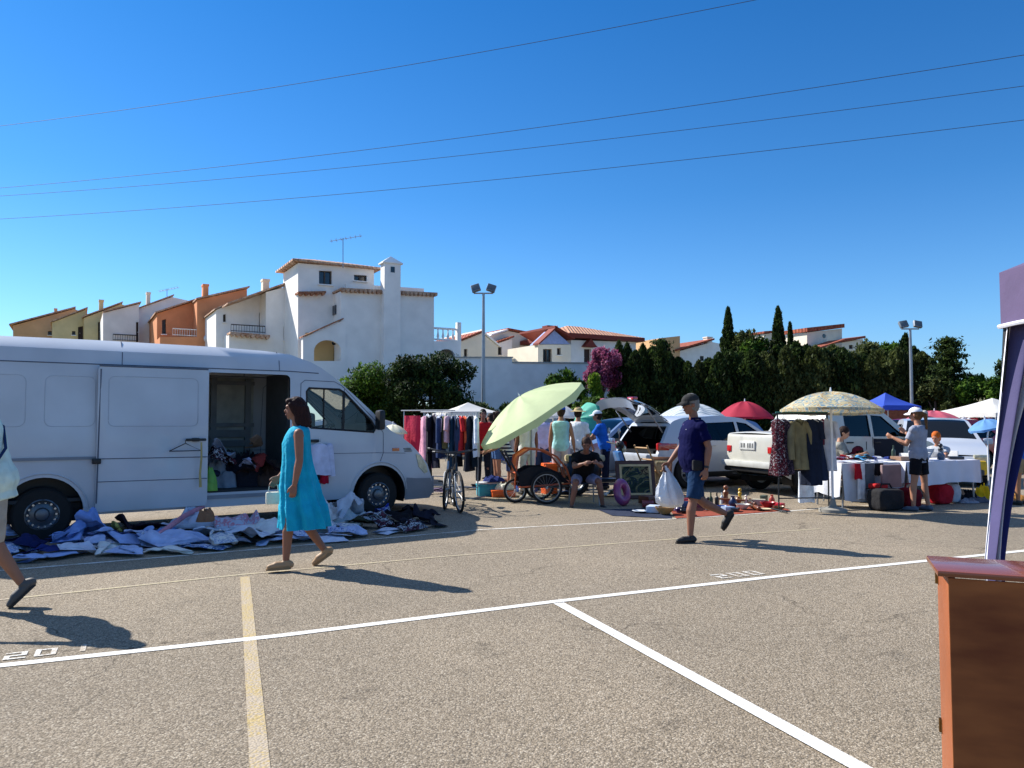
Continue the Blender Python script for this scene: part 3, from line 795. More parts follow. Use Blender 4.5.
        t0 = wr+d2*.03*s+ft*.024*s; t1 = t0+(d2*.75+ft*.55+palmn*.25).normalized()*.045*s; t2 = t1+(d2*.95+ft*.12+palmn*.25).normalized()*.035*s
        b.caps(t0, t1, .0125*s, .011*s, 8); b.caps(t1, t2, .011*s, .0095*s, 8)
    # legs
    g = .85+.15*fat
    for sd in (1, -1):
        hip, kn, an, heel, ball, toe, fd, fu = [P+v if i < 6 else v for i, v in enumerate(J[sd])]
        b.caps(hip, hip+(kn-hip)*.45, .088*s*g, .076*s*g); b.caps(hip+(kn-hip)*.45, kn, .076*s*g, .054*s)
        b.ball(kn+Vector((.008, 0, 0)), .053*s)
        cf = kn+(an-kn)*.3; back = (kn-an).cross(Y).normalized()*-.012*s
        b.caps(kn, cf+back*1.3, .050*s, .056*s*g); b.caps(cf+back*1.3, an, .056*s*g, .034*s)
        b.caps(heel+fu*.012, ball+fu*.008, .034*s, .032*s, 10); b.caps(ball+fu*.004, toe+fu*.004, .031*s, .022*s, 10)
    body = b.build('body', skinm(skin), root); remesh(body, vox, 3)
    # face details
    for sd in (1, -1): MB().ball(Hd(.079, sd*.029, .006), (.009*s, .012*s, .006*s), HM, 8, 6).build('eye', mat('eye', '#1d1512', rough=.3), root)
    MB().ball(Hd(.092, 0, -.057), (.006*s, .020*s, .006*s), HM, 8, 6).build('mouth', mat('lips', '#8d4a40', rough=.5), root)
    for sd in (1, -1): MB().caps(Hd(.088, sd*.014, .026), Hd(.080, sd*.042, .028), .0045*s, .0035*s, 6).build('eyebrow', mat('hair_'+hair[1].lstrip('#'), hair[1], rough=.7, var=.35, scale=60, streak=(1, 1, .15), bump=.6, bscale=70, spec=.2), root)
    hm = mat('hair_'+hair[1].lstrip('#'), hair[1], rough=.7, var=.35, scale=60, streak=(1, 1, .15), bump=.6, bscale=70, spec=.2)
    # hair
    h = MB(); kind = hair[0]
    if kind != 'bald':
        h.ball(Hd(-.022, 0, .036), (.101*s, .086*s, .100*s), HM)
        h.ball(Hd(-.04, 0, -.01), (.078*s, .082*s, .10*s), HM)
        if kind == 'bob':
            h.ball(Hd(.045, 0, .085), (.048*s, .068*s, .035*s), HM)
            for sd in (1, -1):
                h.caps(Hd(-.02, sd*.066, .03), Hd(-.045, sd*.068, -.14), .034*s, .036*s)
                h.caps(Hd(.035, sd*.068, .05), Hd(.0, sd*.072, -.04), .022*s, .020*s)
            h.caps(Hd(-.065, 0, .03), Hd(-.085, 0, -.16), .062*s, .052*s); h.caps(Hd(-.05, .035, -.05), Hd(-.095, .04, -.185), .045*s, .03*s); h.caps(Hd(-.05, -.035, -.05), Hd(-.095, -.04, -.185), .045*s, .03*s)
        if kind == 'bob':
            rs_ = random.Random(5)
            for q_ in range(34):
                a_ = R(95+170*rs_.random())*1.0; rx, ry = .105, .088; l_ = rs_.uniform(.13, .20)
                x_, y_ = -.035+rx*math.cos(a_)*.95, ry*math.sin(a_); h.caps(Hd(x_, y_, .02), Hd(x_*1.15-.012, y_*1.08+rs_.uniform(-.01, .01), -l_), .013*s, .009*s, 6)
        if kind == 'pony': h.caps(Hd(-.10, 0, .03), Hd(-.16, 0, -.03), .025*s, .034*s); h.caps(Hd(-.16, 0, -.03), Hd(-.15, 0, -.26), .034*s, .018*s)
        if kind == 'long': h.caps(Hd(-.06, 0, 0), Hd(-.10, 0, -.26), .075*s, .06*s)
        if kind == 'bun': h.ball(Hd(-.10, 0, .08), .04*s)
        ho = h.build('hair', hm, root); remesh(ho, .009, 2, lambda p: .004*noise.noise(Vector((p.x*60, p.y*60, p.z*14))))
    if hat:
        h = MB(); hk, hcol = hat[:2]; mm = cloth(hcol)
        rs = []
        for t in range(0, 8):
            a = R(90*t/7.3); rr = math.cos(a); rs.append([Hd(-.012+.112*rr*math.cos(2*PI*k/20), .096*rr*math.sin(2*PI*k/20), .045+.088*math.sin(a)) for k in range(20)])
        h.rings(rs)
        if hk == 'cap':
            def br(u, v):
                a = -R(62)+R(124)*u; r0 = 1+.78*v*math.cos(a*1.2)**.8 if abs(a*1.2) < PI/2 else 1
                return Hd(-.012+.110*math.cos(a)*r0, .094*math.sin(a)*(1+.05*v), .052-.026*v-.02*abs(math.sin(a))*v)
            h.grid(br, 12, 5)
            def br2(u, v): q = br(u, v); return q-HM @ Vector((0, 0, .006))
            h.grid(br2, 12, 5)
            h.ball(Hd(-.012, 0, .133), .006, None, 6, 4)
        elif hk == 'hat':
            def br(u, v): a = 2*PI*u; return Hd(-.012+(.108+.085*v)*math.cos(a), (.092+.085*v)*math.sin(a), .052-.02*v)
            h.grid(br, 24, 3); h.grid(lambda u, v: br(u, v)-HM @ Vector((0, 0, .005)), 24, 3)
        h.build('cap' if hk == 'cap' else 'sun_hat', mm, root)
    # clothes
    def wr(sc, amp): return lambda p: amp*(.45+noise.noise(Vector((p.x*sc, p.y*sc, p.z*sc*.55)))+.5*noise.noise(Vector((p.x*sc*2.3+7, p.y*sc*2.3, p.z*sc*1.4))))
    if top:
        tc_, sl, hem = top[:3]
        t = MB(); torso(t, .014, hem, .53, fat, flare=.008)
        for sd in (1, -1):
            sh, eb, wr_, d1, d2 = AR[sd]
            gf = .9+.1*fat
            if sl > 0: t.ball(sh+d1*.02*s, .066*s*gf)
            if sl > 0:
                if sl <= 1:
                    t.caps(sh-Y*sd*.03*s+Vector((0, 0, .004)), sh+d1*.285*sl*s, .060*s*gf, (.066 if sl < .8 else .055)*s*gf, 14, True, False)
                else:
                    t.caps(sh-Y*sd*.03*s, eb, .060*s*gf, .052*s, 14); t.caps(eb, eb+d2*.245*s*(sl-1), .052*s, .040*s, 14, True, False)
            else: t.ball(sh-Y*sd*.045*s, (.05*s, .03*s, .05*s))
        to = t.build('shirt' if sl > 0 else 'sleeveless_top', topm or cloth(tc_), root); remesh(to, max(.010, vox), 2, wr(13, .006))
        if len(top) > 3 and top[3] == 'collar':
            c = MB(); c.tube([T(.53, -.012+.062*math.cos(a), .068*math.sin(a)) for a in [R(20+i*32) for i in range(11)]], .014*s, 8)
            c.build('collar', topm or cloth(tc_), root)
    if bottom:
        bk, bc, bl = bottom[:3]; t = MB(); torso(t, .012, -.11, .06, 1+(fat-1)*.8)
        if bk in ('shorts', 'trousers'):
            for sd in (1, -1):
                hip, kn, an = [P+v for v in J[sd][:3]]
                if bl <= 1:
                    e_ = hip+(kn-hip)*bl; t.caps(hip, e_, .102*s*g, (.092-.012*bl)*s*g, 16, True, False)
                else:
                    t.caps(hip, kn, .100*s*g, .072*s*g, 16); t.caps(kn, kn+(an-kn)*(bl-1), .072*s*g, .060*s, 16, True, False)
        bo = t.build(bk, botm or cloth(bc), root); remesh(bo, max(.010, vox), 2, wr(12, .006))
    # shoes
    if shoes:
        for sd in (1, -1):
            t = MB(); hip, kn, an, heel, ball, toe, fd, fu = [P+v if i < 6 else v for i, v in enumerate(J[sd])]
            t.caps(heel+fu*.006, ball+fu*.006, .038*s, .042*s, 12); t.caps(ball+fu*.002, toe, .042*s, .028*s, 12); t.caps(heel+fu*.01, an-fu*.018+fu*shoe_h, .036*s, .038*s, 12)
            o = t.build('shoe', mat('shoe_'+shoes.lstrip('#'), shoes, rough=.6, var=.1), root); remesh(o, .008, 1)
            sdv = fd.cross(fu).normalized(); t = MB(); rs = []; hh = (.03 if extra == 'wedge' else 0)
            for d_, w_ in ((-.050, .022), (-.02, .038), (.05, .036), (.10, .044), (.15, .038), (.198, .016)):
                c = an+fd*(d_)*s; k_ = hh*max(0, 1-(d_+.05)/.16)
                rs.append([c+sdv*w_*s-fu*(.092)*s, c-sdv*w_*s-fu*.092*s, c-sdv*w_*s-fu*(.074-k_)*s, c+sdv*w_*s-fu*(.074-k_)*s])
            t.rings(rs); t.build('sole', mat('sole_'+shoes.lstrip('#'), '#2b2724' if extra != 'wedge' else '#8f7352', rough=.8), o)
    return dict(root=root, J=J, P=P, T=T, AR=AR, Hd=Hd, s=s)

# woman in the turquoise dress, walking left
pw = person('woman with dark bobbed hair in a sleeveless turquoise tiered dress walking past the open van', (-2.17, 7.74, 0), R(197), H=1.68, fat=1.02, skin='#8f604a',
            legs=((9, 3, 0), (-9, 22, 36)), arms=((-2, 9, 12), (4, 8, 36)), lean=1, head=(-8, 2, 0), top=None, bottom=None, shoes='#a5835f', hair=('bob', '#2b1512'), vox=.007, extra='wedge')
T = pw['T']
d = MB(); rs = []; n = 72
prof = [(.525, .066, .105, -.02, 0), (.50, .098, .158, -.014, 0), (.47, .115, .168, -.010, 0), (.42, .132, .168, .002, 0), (.34, .146, .172, .012, .003), (.24, .146, .172, .008, .004), (.14, .152, .180, .004, .006), (.04, .168, .196, .0, .008), (-.06, .186, .206, -.005, .010), (-.08, .190, .210, -.005, .010), (-.085, .194, .213, -.005, .013), (-.2, .200, .218, -.012, .016), (-.30, .220, .228, -.02, .019), (-.305, .226, .232, -.02, .022), (-.42, .232, .232, -.03, .026), (-.53, .243, .240, -.035, .028), (-.545, .245, .242, -.035, .028)]
for z, dd, ww, x, am in prof:
    q = []
    for k in range(n):
        a = 2*PI*k/n; f = am*(math.sin(a*9+z*2.5)+.6*math.sin(a*17+1.3+z*4)+.5*math.sin(a*5+z*6))
        q.append(T(z, x+(dd+f)*math.cos(a)-max(0, -z)*.05, (ww+f)*math.sin(a)))
    rs.append(q)
d.rings(rs, True, False, (True, False))
for sd in (1, -1): d.caps(T(.40, 0, sd*.13), T(.50, -.02, sd*.115), .035, .028, 10)
do = d.build('dress', mat('turquoise_cotton', '#0f9fbe', rough=.85, var=.14, scale=7, bump=.6, bscale=30, spec=.2), pw['root'], smooth=70)
# small cream bag in her far hand
sh, eb, wr_, d1, d2 = pw['AR'][-1]
hb = MB(); hp_ = wr_+d2*.10; loc = pw['root'].matrix_basis @ hp_
hb.rbox((0, 0, -.15), (.15, .05, .13), .03); hb.tube([(-.05, 0, -.09), (-.04, 0, -.02), (0, 0, .005), (.04, 0, -.02), (.05, 0, -.09)], .006, 6)
tag(hb.build('handbag', cloth('#d8d4c4'), None, loc, R(197)), 'small cream handbag held by the woman in the turquoise dress', 'handbag')

# man in the navy polo
pm = person('man in grey cap, navy polo shirt, denim shorts and black sandals striding left', (2.28, 9.50, 0), R(190), H=1.80, fat=1.28, skin='#8c5f4a',
            legs=((10, 4, 0), (-10, 52, 60)), arms=((-16, 9, 26), (16, 8, 22)), lean=1, head=(4, 10, 0), top=('#10154a', .72, -.12, 'collar'), topm=mat('navy_polo', '#070a3a', rough=.9, var=.1, bump=.5, bscale=16, spec=.1), bottom=('shorts', '#2c4c78', .95), botm=mat('denim', '#1e3655', rough=.9, var=.25, scale=14, bump=.5, bscale=25, spec=.1), shoes='#151517', hair=('short', '#7d7a76'), hat=('cap', '#343332'), vox=.007)
T = pm['T']; AR = pm['AR']
h = MB(); h.mi = 0
h.tube([T(.50, -.02, -.10), T(.46, .10, -.08), T(.35, .145, -.02), T(.2, .165, .06), T(.06, .14, .14), T(.0, .02, .20), T(.06, -.10, .16), T(.25, -.13, .04), T(.44, -.12, -.07), T(.50, -.02, -.10)], .010, 6)
h.build('shoulder_strap', cloth('#6b5f8a'), pm['root'])
h = MB(); h.rbox(T(-.02, .06, .20), (.13, .05, .13), .025); h.build('hip_bag', M_dark, pm['root'])
sh, eb, wr_, d1, d2 = AR[1]
h = MB(); h.cyl(wr_-d2*.03, wr_-d2*.002, .031, .031, 14); h.build('wrist_watch', M_black, pm['root'])
h = MB(); h.rbox(T(.40, .135, .07), (.01, .03, .012), .004); h.build('shirt_emblem', cloth('#d8d8e0'), pm['root'])
h = MB()
for sd in (1, -1): h.rbox(pm['Hd'](.088, sd*.03, .008), (.012, .042, .026), .005); h.tube([pm['Hd'](.088, sd*.05, .012), pm['Hd'](0, sd*.085, .012)], .003, 5)
h.build('glasses', M_black, pm['root'])
# plastic carrier bag in his far hand
sh, eb, wr_, d1, d2 = AR[-1]; hp_ = wr_+d2*.09; loc = pm['root'].matrix_basis @ hp_
bag = MB(); rs = []; n = 36
for i, (z, rx, ry) in enumerate([(.03, .022, .018), (-.02, .032, .022), (-.08, .06, .035), (-.16, .105, .06), (-.26, .15, .085), (-.36, .175, .10), (-.44, .165, .10), (-.49, .11, .07), (-.505, .03, .02)]):
    rs.append([(-.012*i+rx*(1+.14*math.sin(a*7+z*8)+.07*math.sin(a*15+z*20))*math.cos(a), ry*(1+.14*math.sin(a*7+1)+.08*math.sin(a*11+z*15))*math.sin(a), z) for a in [2*PI*k/n for k in range(n)]])
bag.rings(rs)
tag(bag.build('carrier_bag', mat('thin_white_plastic', '#dfe3e8', rough=.35, var=.03, bump=.8, bscale=22, spec=.5), None, loc, R(190), smooth=60), 'full white plastic carrier bag held by the man in the navy polo', 'plastic bag')

# man cut by the left edge of the picture
pl = person('man in pale mint shirt and light trousers walking out of the left edge', (-4.20, 6.22, 0), R(200), H=1.76, fat=1.35, skin='#9a6a50',
            legs=((-3, 26, 46), (24, 6, 0)), arms=((14, 22, 30), (20, 22, 20)), lean=13, head=(0, 10, 0), top=('#c9dcd2', .8, -.16), bottom=('trousers', '#a79f92', 1.05), shoes='#4d4a47', hair=('short', '#77706a'), vox=.008)
h = MB(); T = pl['T']
h.tube([T(.50, -.02, -.08), T(.42, .12, .0), T(.28, .13, .12), T(.16, .06, .20), T(.12, -.06, .20), T(.24, -.14, .10), T(.42, -.13, -.02), T(.50, -.02, -.08)], .012, 6)
h.build('shoulder_strap', cloth('#1d3358'), pl['root'])

# seated man
px_ = A(584, 500, 13.35)
ps = person('man in black t-shirt and grey shorts sitting forward beside the orange bicycle trailer', (px_.x, 13.6, 0), R(-84), H=1.74, fat=1.15, skin='#7d5443',
            legs=((84, 88, 0, 16), (82, 84, 0, 16)), arms=((52, 12, 52, 34), (50, 12, 56, 38)), lean=34, head=(-12, 12, 0), pz=.50, top=('#101013', .7, -.05), bottom=('shorts', '#77758c', .9), shoes='#17171a', hair=('short', '#3d2a22'))
T = ps['T']; h = MB(); h.rbox(T(.38, .150, -.01), (.16, .012, .035), .004, rot=Matrix.Rotation(R(0), 3, 'Y')); 
def chair(name, label, loc, rz, m, seat_h=.44, group=None):
    t = thing(name, label, 'chair', loc, rz, group)
    MB().rbox((0, 0, seat_h), (.44, .46, .035), .015).build('seat', m, t)
    MB().rbox((-.22, 0, seat_h+.28), (.03, .46, .38), .012, rot=rot_y(R(-8))).build('backrest', m, t)
    for sx in (-1, 1):
        for sy in (-1, 1): MB().tube([(sx*.2, sy*.21, seat_h), (sx*.24, sy*.23, 0)], .013, 8).build('leg', M_steel, t)
    return t
chair('folding_chair', 'low folding chair under the seated man in the black t-shirt', (px_.x+.03, 13.68, 0), R(-84), cloth('#2c3a4a'), .38)

# customers and sellers further back
def std(px, Y, label, rz, **k):
    p = A(px, 420, Y); return person(label, (p.x, Y, 0), R(rz), vox=.013, **k)
std(561, 15.6, 'person in light cyan sleeveless top and blue cap with back turned', 80, H=1.76, skin='#a5745c', top=('#9fd0d8', 0, -.10), bottom=('shorts', '#b9aeb6', .9), hair=('short', '#3a281c'), hat=('cap', '#1d4fae'), arms=((5, 10, 10), (0, 14, 15)))
std(578, 16.2, 'man in white t-shirt and straw sun hat standing behind the seated man', 60, H=1.74, fat=1.1, skin='#a5745c', top=('#dfe2e8', .7, -.12), bottom=('shorts', '#8a8f98', .9), hat=('hat', '#b8a478'), arms=((6, 10, 20), (10, 10, 30)))
std(605, 16.6, 'man in bright blue t-shirt and pale cap leaning over the goods beside the silver car', 165, H=1.70, fat=1.1, skin='#96684f', lean=14, top=('#1c5fc0', .75, -.12), bottom=('trousers', '#141b33', 2), hat=('cap', '#c9d0d8'), arms=((34, 8, 30), (30, 8, 35)))
std(527, 15.4, 'woman in white top and white trousers standing under the edge of the pale green parasol', 100, H=1.66, skin='#8a5c48', top=('#e4e0e2', .3, -.10), bottom=('trousers', '#d9d4cc', 2), hair=('long', '#221512'), arms=((10, 8, 25), (8, 8, 12)))
std(542, 16.4, 'person in lavender shirt and blue jeans behind the parasol pole', 70, H=1.72, skin='#a5745c', top=('#b7b3dc', .8, -.12), bottom=('trousers', '#2a3d5e', 2), hair=('short', '#4a3526'))
std(511, 15.2, 'child in navy and white striped top bending over the boxes on the ground', 200, H=1.42, skin='#a5745c', lean=30, top=('#ffffff', .8, -.08), topm=stripes('navy_white_stripes', ['#1b2547', '#d8dae4'], 14, 'z'), bottom=('shorts', '#22335c', .8), hair=('long', '#3a2418'), arms=((50, 6, 20), (45, 6, 25)))
std(497, 16.8, 'person in denim shorts and dark blue top with bare legs beside the clothes rack', 20, H=1.66, skin='#a9775c', top=('#27406c', .5, -.08), bottom=('shorts', '#45628c', .6), hair=('bun', '#38241a'))
std(483, 17.8, 'dark-haired person in a red top standing between the clothes rack and the green parasol', -80, H=1.72, skin='#8c6250', top=('#c22326', .6, -.10), bottom=('trousers', '#20242e', 2), hair=('short', '#1c1311'))
std(491, 19.5, 'person in pale blue shirt far behind the parasol', 150, H=1.64, skin='#a5745c', top=('#8fb0d4', .7, -.1), bottom=('trousers', '#39424f', 2), hair=('short', '#2c1f1a'))
p = G(920, 511)
pgl = person('ponytailed woman in white cap, grey t-shirt and black shorts at the long white table', (p.x, p.y, 0), R(128), H=1.68, fat=1.08, skin='#a87860', vox=.010,
       legs=((4, 2, 0, 4), (-4, 2, 0, 6)), arms=((22, 8, 95), (28, 10, 105)), head=(8, 6, 0), top=('#8f94a4', .7, -.12), bottom=('shorts', '#14151c', .72), shoes='#4a5668', hair=('pony', '#6b4a2c'), hat=('cap', '#e2e4ea'))
p = A(838, 440, 14.25)
person('person in grey t-shirt seated behind the clothes stall looking down at a phone', (p.x, p.y, 0), R(-30), H=1.68, skin='#b58566', vox=.013, pz=.60, legs=((85, 85, 0), (85, 85, 0)), arms=((30, 4, 70, 14), (32, 4, 74, 14)), lean=4, head=(0, 24, 0), top=('#8c8a80', .75, -.08), bottom=('trousers', '#40434d', 2), hair=('short', '#2a1a14'))
q = MB(); q.rbox((0, 0, 0), (.012, .075, .15), .006); tag(q.build('mobile_phone', M_black, None, (p.x+.42, p.y-.24, 1.03), R(-30)), 'dark mobile phone held by the seated person in the grey t-shirt', 'phone')
chair('garden_chair', 'white garden chair under the seated person with the phone', (p.x, p.y, 0), R(-30), M_wpaint, .50)
p = A(873, 445, 14.0)
person('person in dark red cap crouching behind the table of folded clothes', (p.x, p.y+.1, 0), R(170), H=1.62, skin='#8c6250', vox=.013, pz=.28, legs=((100, 110, 0), (95, 110, 0)), arms=((40, 5, 40), (35, 5, 45)), lean=18, head=(0, 10, 0), top=('#7c8494', .7, -.05), bottom=('trousers', '#2a2c36', 2), hair=('short', '#1b120f'), hat=('cap', '#5c1a26'))
std(912, 21, 'person in peach top and white hat behind the red car', -100, H=1.70, skin='#c09074', top=('#d9a58e', .7, -.1), bottom=('trousers', '#6a6a72', 2), hat=('hat', '#e6e2da'))
std(925, 22, 'grey-haired person in pink top behind the red car', 200, H=1.74, skin='#c09074', top=('#cf8b8b', .7, -.1), bottom=('trousers', '#4a4d58', 2), hair=('short', '#b5afa6'))
p = A(940, 445, 15.2)
person('red-haired seller in grey vest seated behind the long white table', (p.x, p.y, 0), R(215), H=1.66, skin='#b98266', vox=.013, pz=.5, legs=((85, 85, 0), (85, 85, 0)), arms=((40, 6, 40), (35, 6, 50)), lean=10, head=(0, 15, 0), top=('#a7abb2', .4, -.05), bottom=('trousers', '#33363f', 2), hair=('short', '#c4601e'))
chair('garden_chair', 'garden chair under the red-haired seller', (p.x, p.y, 0), R(215), M_wpaint, .42)
std(1021, 13.5, 'person in blue top and tan shorts glimpsed right of the gazebo curtain', 100, H=1.66, skin='#a06f50', top=('#2d59b8', .6, -.1), bottom=('shorts', '#8a7a60', .8), hair=('short', '#2a1c16'))
# ------------------------------------------------------------------ houses
M_white = mat('white_render', '#f0ece6', rough=.9, var=.07, scale=1.3, bump=.25, bscale=8, spec=.2)
M_cream = mat('cream_render', '#e6dcc8', rough=.9, var=.06, scale=1.3, bump=.2, bscale=8, spec=.2)
M_tan = mat('tan_render', '#dcae80', rough=.9, var=.10, scale=1.2, bump=.2, bscale=8, spec=.2)
M_ylw = mat('yellow_render', '#dcc592', rough=.9, var=.10, scale=1.2, bump=.2, bscale=8, spec=.2)
M_orn = mat('orange_render', '#dc9468', rough=.9, var=.10, scale=1.2, bump=.2, bscale=8, spec=.2)
M_ochre = mat('ochre_render', '#c9a873', rough=.9, var=.06, scale=1.2)
M_trim = mat('red_trim_paint', '#7a2f22', rough=.8, var=.15)
M_pane = mat('window_glass', '#1d242c', rough=.08, var=.3, scale=2, spec=.6)
M_frame = mat('window_frame', '#4a4038', rough=.7)
M_door = mat('brown_door', '#3a2118', rough=.6, var=.2)
def tilemat(name='roof_tiles', c1='#8f5238', c2='#b98562'):
    if name in _M: return _M[name]
    m = bpy.data.materials.new(name); _M[name] = m; m.use_nodes = True; nt = m.node_tree; N = nt.nodes; L = nt.links; b = N['Principled BSDF']
    tc = N.new('ShaderNodeTexCoord'); wv = N.new('ShaderNodeTexWave'); wv.inputs['Scale'].default_value = 1.4; wv.inputs['Distortion'].default_value = .3; wv.wave_profile = 'SIN'
    L.new(tc.outputs['Object'], wv.inputs['Vector']); nz = N.new('ShaderNodeTexNoise'); nz.inputs['Scale'].default_value = 3.5; nz.inputs['Detail'].default_value = 5; L.new(tc.outputs['Object'], nz.inputs['Vector'])
    rp = N.new('ShaderNodeValToRGB'); e = rp.color_ramp.elements; e[0].position = .35; e[0].color = (*lin(c1), 1); e[1].position = .65; e[1].color = (*lin(c2), 1)
    L.new(nz.outputs[0], rp.inputs['Fac']); L.new(rp.outputs[0], b.inputs['Base Color']); b.inputs['Roughness'].default_value = .9
    bp = N.new('ShaderNodeBump'); bp.inputs['Strength'].default_value = .8; bp.inputs['Distance'].default_value = .08; L.new(wv.outputs[1], bp.inputs['Height']); L.new(bp.outputs[0], b.inputs['Normal'])
    return m
M_tile = tilemat(); M_tpale = tilemat('pale_roof_tiles', '#a87c60', '#d0b096'); M_tile_red = tilemat('red_roof_tiles', '#7e3524', '#a85a3c')

class Fac:
    def __init__(s, px, Y, phi=30, P0=None):
        p = P0 if P0 is not None else A(px, 400, Y); s.P = Vector((p.x, p.y, 0)); a = R(phi)
        s.u = Vector((math.cos(a), math.sin(a), 0)); s.n = Vector((s.u.y, -s.u.x, 0)); s.phi = phi
    def off(s, d): return Fac(0, 0, s.phi, s.P+s.n*d)
    def uz(s, px, py):
        r = ray(px, py); t = s.P.dot(s.n)/(r.dot(s.n)); q = r*t
        return ((q-s.P).dot(s.u), q.z+HCAM)
    def to3(s, u, z, d=0): return s.P+s.u*u+s.n*d+Vector((0, 0, z))
    def poly(s, pts): return [s.uz(*p) for p in pts]
def opening(root, F, h, kind, d=-.22):
    us = [p[0] for p in h]; zs = [p[1] for p in h]; u0, u1, z0, z1 = min(us), max(us), min(zs), max(zs)
    R3 = Matrix((F.u, -F.n, Vector((0, 0, 1)))).transposed()
    def bx(mb, a, b, c, e, dd, th):
        mb.box(F.to3((a+b)/2, (c+e)/2, dd), (abs(b-a), th, abs(e-c)), rot=R3)
    if kind == 'window':
        m = MB(); t = .06
        bx(m, u0, u0+t, z0, z1, d+.03, .06); bx(m, u1-t, u1, z0, z1, d+.03, .06); bx(m, u0+t, u1-t, z1-t, z1, d+.03, .06); bx(m, u0+t, u1-t, z0, z0+t, d+.03, .06)
        bx(m, (u0+u1)/2-.03, (u0+u1)/2+.03, z0+t, z1-t, d+.03, .06)
        w_ = m.build('window', M_frame, root, smooth=0); m = MB(); bx(m, u0, u1, z0, z1, d-.015, .02); m.build('pane', M_pane, w_, smooth=0)
        m = MB(); bx(m, u0-.05, u1+.05, z0-.06, z0-.003, .03, .2); m.build('sill', M_white, w_, smooth=0)
    elif kind == 'door':
        m = MB(); bx(m, u0, u1, z0, z1, d, .05); dr = m.build('door', M_door, root, smooth=0); m = MB(); m.ball(F.to3(u0+.12, (z0+z1)/2, d+.06), .04); m.build('handle', M_steel, dr)
    elif kind == 'dark':
        m = MB(); bx(m, u0-.2, u1+.2, z0-.2, z1+.2, d-1.2, .05); m.build('recess_wall', M_white, root, smooth=0)
def vol(root, F, outline, depth, m, holes=(), name='wall', z0=None, back=True):
    """solid storey block: outline and holes in pixels on facade plane F; holes = [(kind, [px pts])]"""
    ol = F.poly(outline)
    if z0 is not None: ol = [ (F.uz(outline[0][0], outline[0][1])[0], z0)] + ol + [(F.uz(outline[-1][0], outline[-1][1])[0], z0)]
    hs = [(k, F.poly(h)) for k, h in holes]
    mb = MB(); wall_panel(mb, ol, [h for k, h in hs], lambda u, z: F.to3(u, z), -F.n*.22)
    n = len(ol); vs = [F.to3(u, z) for u, z in ol]+[F.to3(u, z, -depth) for u, z in ol]
    mb.add(vs, [(i, (i+1) % n, n+(i+1) % n, n+i) for i in range(n)]+([[n+i for i in range(n)]] if back else []))
    mb.build(name, m, root, smooth=0)
    for k, h in hs: opening(root, F, h, k)
    return ol
def slab(root, F, a, b, depth, th=.16, over=.25, m=None, name='roof', drop=0, ends=.12, eave=False):
    """roof slab over the wall-top edge a-b (pixels), going back by depth, rising by drop"""
    (u0, z0), (u1, z1) = F.uz(*a), F.uz(*b); L_ = math.hypot(u1-u0, z1-z0) or 1; du, dz = (u1-u0)/L_*ends, (z1-z0)/L_*ends
    u0 -= du; z0 -= dz; u1 += du; z1 += dz
    if m is M_tpale and not eave: th *= .6
    q = [F.to3(u0, z0+.01, over), F.to3(u1, z1+.01, over), F.to3(u1, z1+.01+drop, -depth-over), F.to3(u0, z0+.01+drop, -depth-over)]
    o = MB().prism(q, (0, 0, th)).build(name, m or M_tile, root, smooth=0)
    if eave:
        t = MB(); n = max(2, int(L_/.22))
        for k in range(n):
            f = (k+.5)/n; c = F.to3(u0+(u1-u0)*f, z0+(z1-z0)*f-.03, over-.02); t.cyl(c+F.n*.10, c-F.n*.22, .085, .085, 8)
        t.build('eave_tiles', m or M_tile, o)
    return o
def chimney(root, F, x0, x1, ytop, ybot, m, dep=.6, d=-1.5, cap='pyr', nm='chimney'):
    (u0, z1), (u1, _), (_, z0) = F.uz(x0, ytop), F.uz(x1, ytop), F.uz(x0, ybot)
    R3 = Matrix((F.u, -F.n, Vector((0, 0, 1)))).transposed(); mb = MB(); w_ = u1-u0
    cz = z1-w_*.45 if cap == 'pyr' else z1-.12
    mb.box(F.to3((u0+u1)/2, (z0+cz)/2, d), (w_, dep, cz-z0), rot=R3)
    if cap == 'pyr':
        c = F.to3((u0+u1)/2, cz, d); q = [c+F.u*a*w_*.62+F.n*b*dep*.62 for a, b in ((-1, -1), (1, -1), (1, 1), (-1, 1))]; top_ = c+Vector((0, 0, w_*.5))
        mb.prism(q, (0, 0, .06)); mb.add([p+Vector((0, 0, .06)) for p in q]+[top_], [(0, 1, 4), (1, 2, 4), (2, 3, 4), (3, 0, 4)])
    else:
        mb.box(F.to3((u0+u1)/2, cz+.06, d), (w_*1.18, dep*1.18, .12), rot=R3)
    ch = mb.build(nm, m, root, smooth=0)
    if cap == 'pyr':
        m2 = MB(); m2.box(F.to3((u0+u1)/2, cz-.32, d+dep/2), (w_*.25, .03, .3), rot=R3); m2.build('vent_opening', M_pane, ch, smooth=0)
    return ch
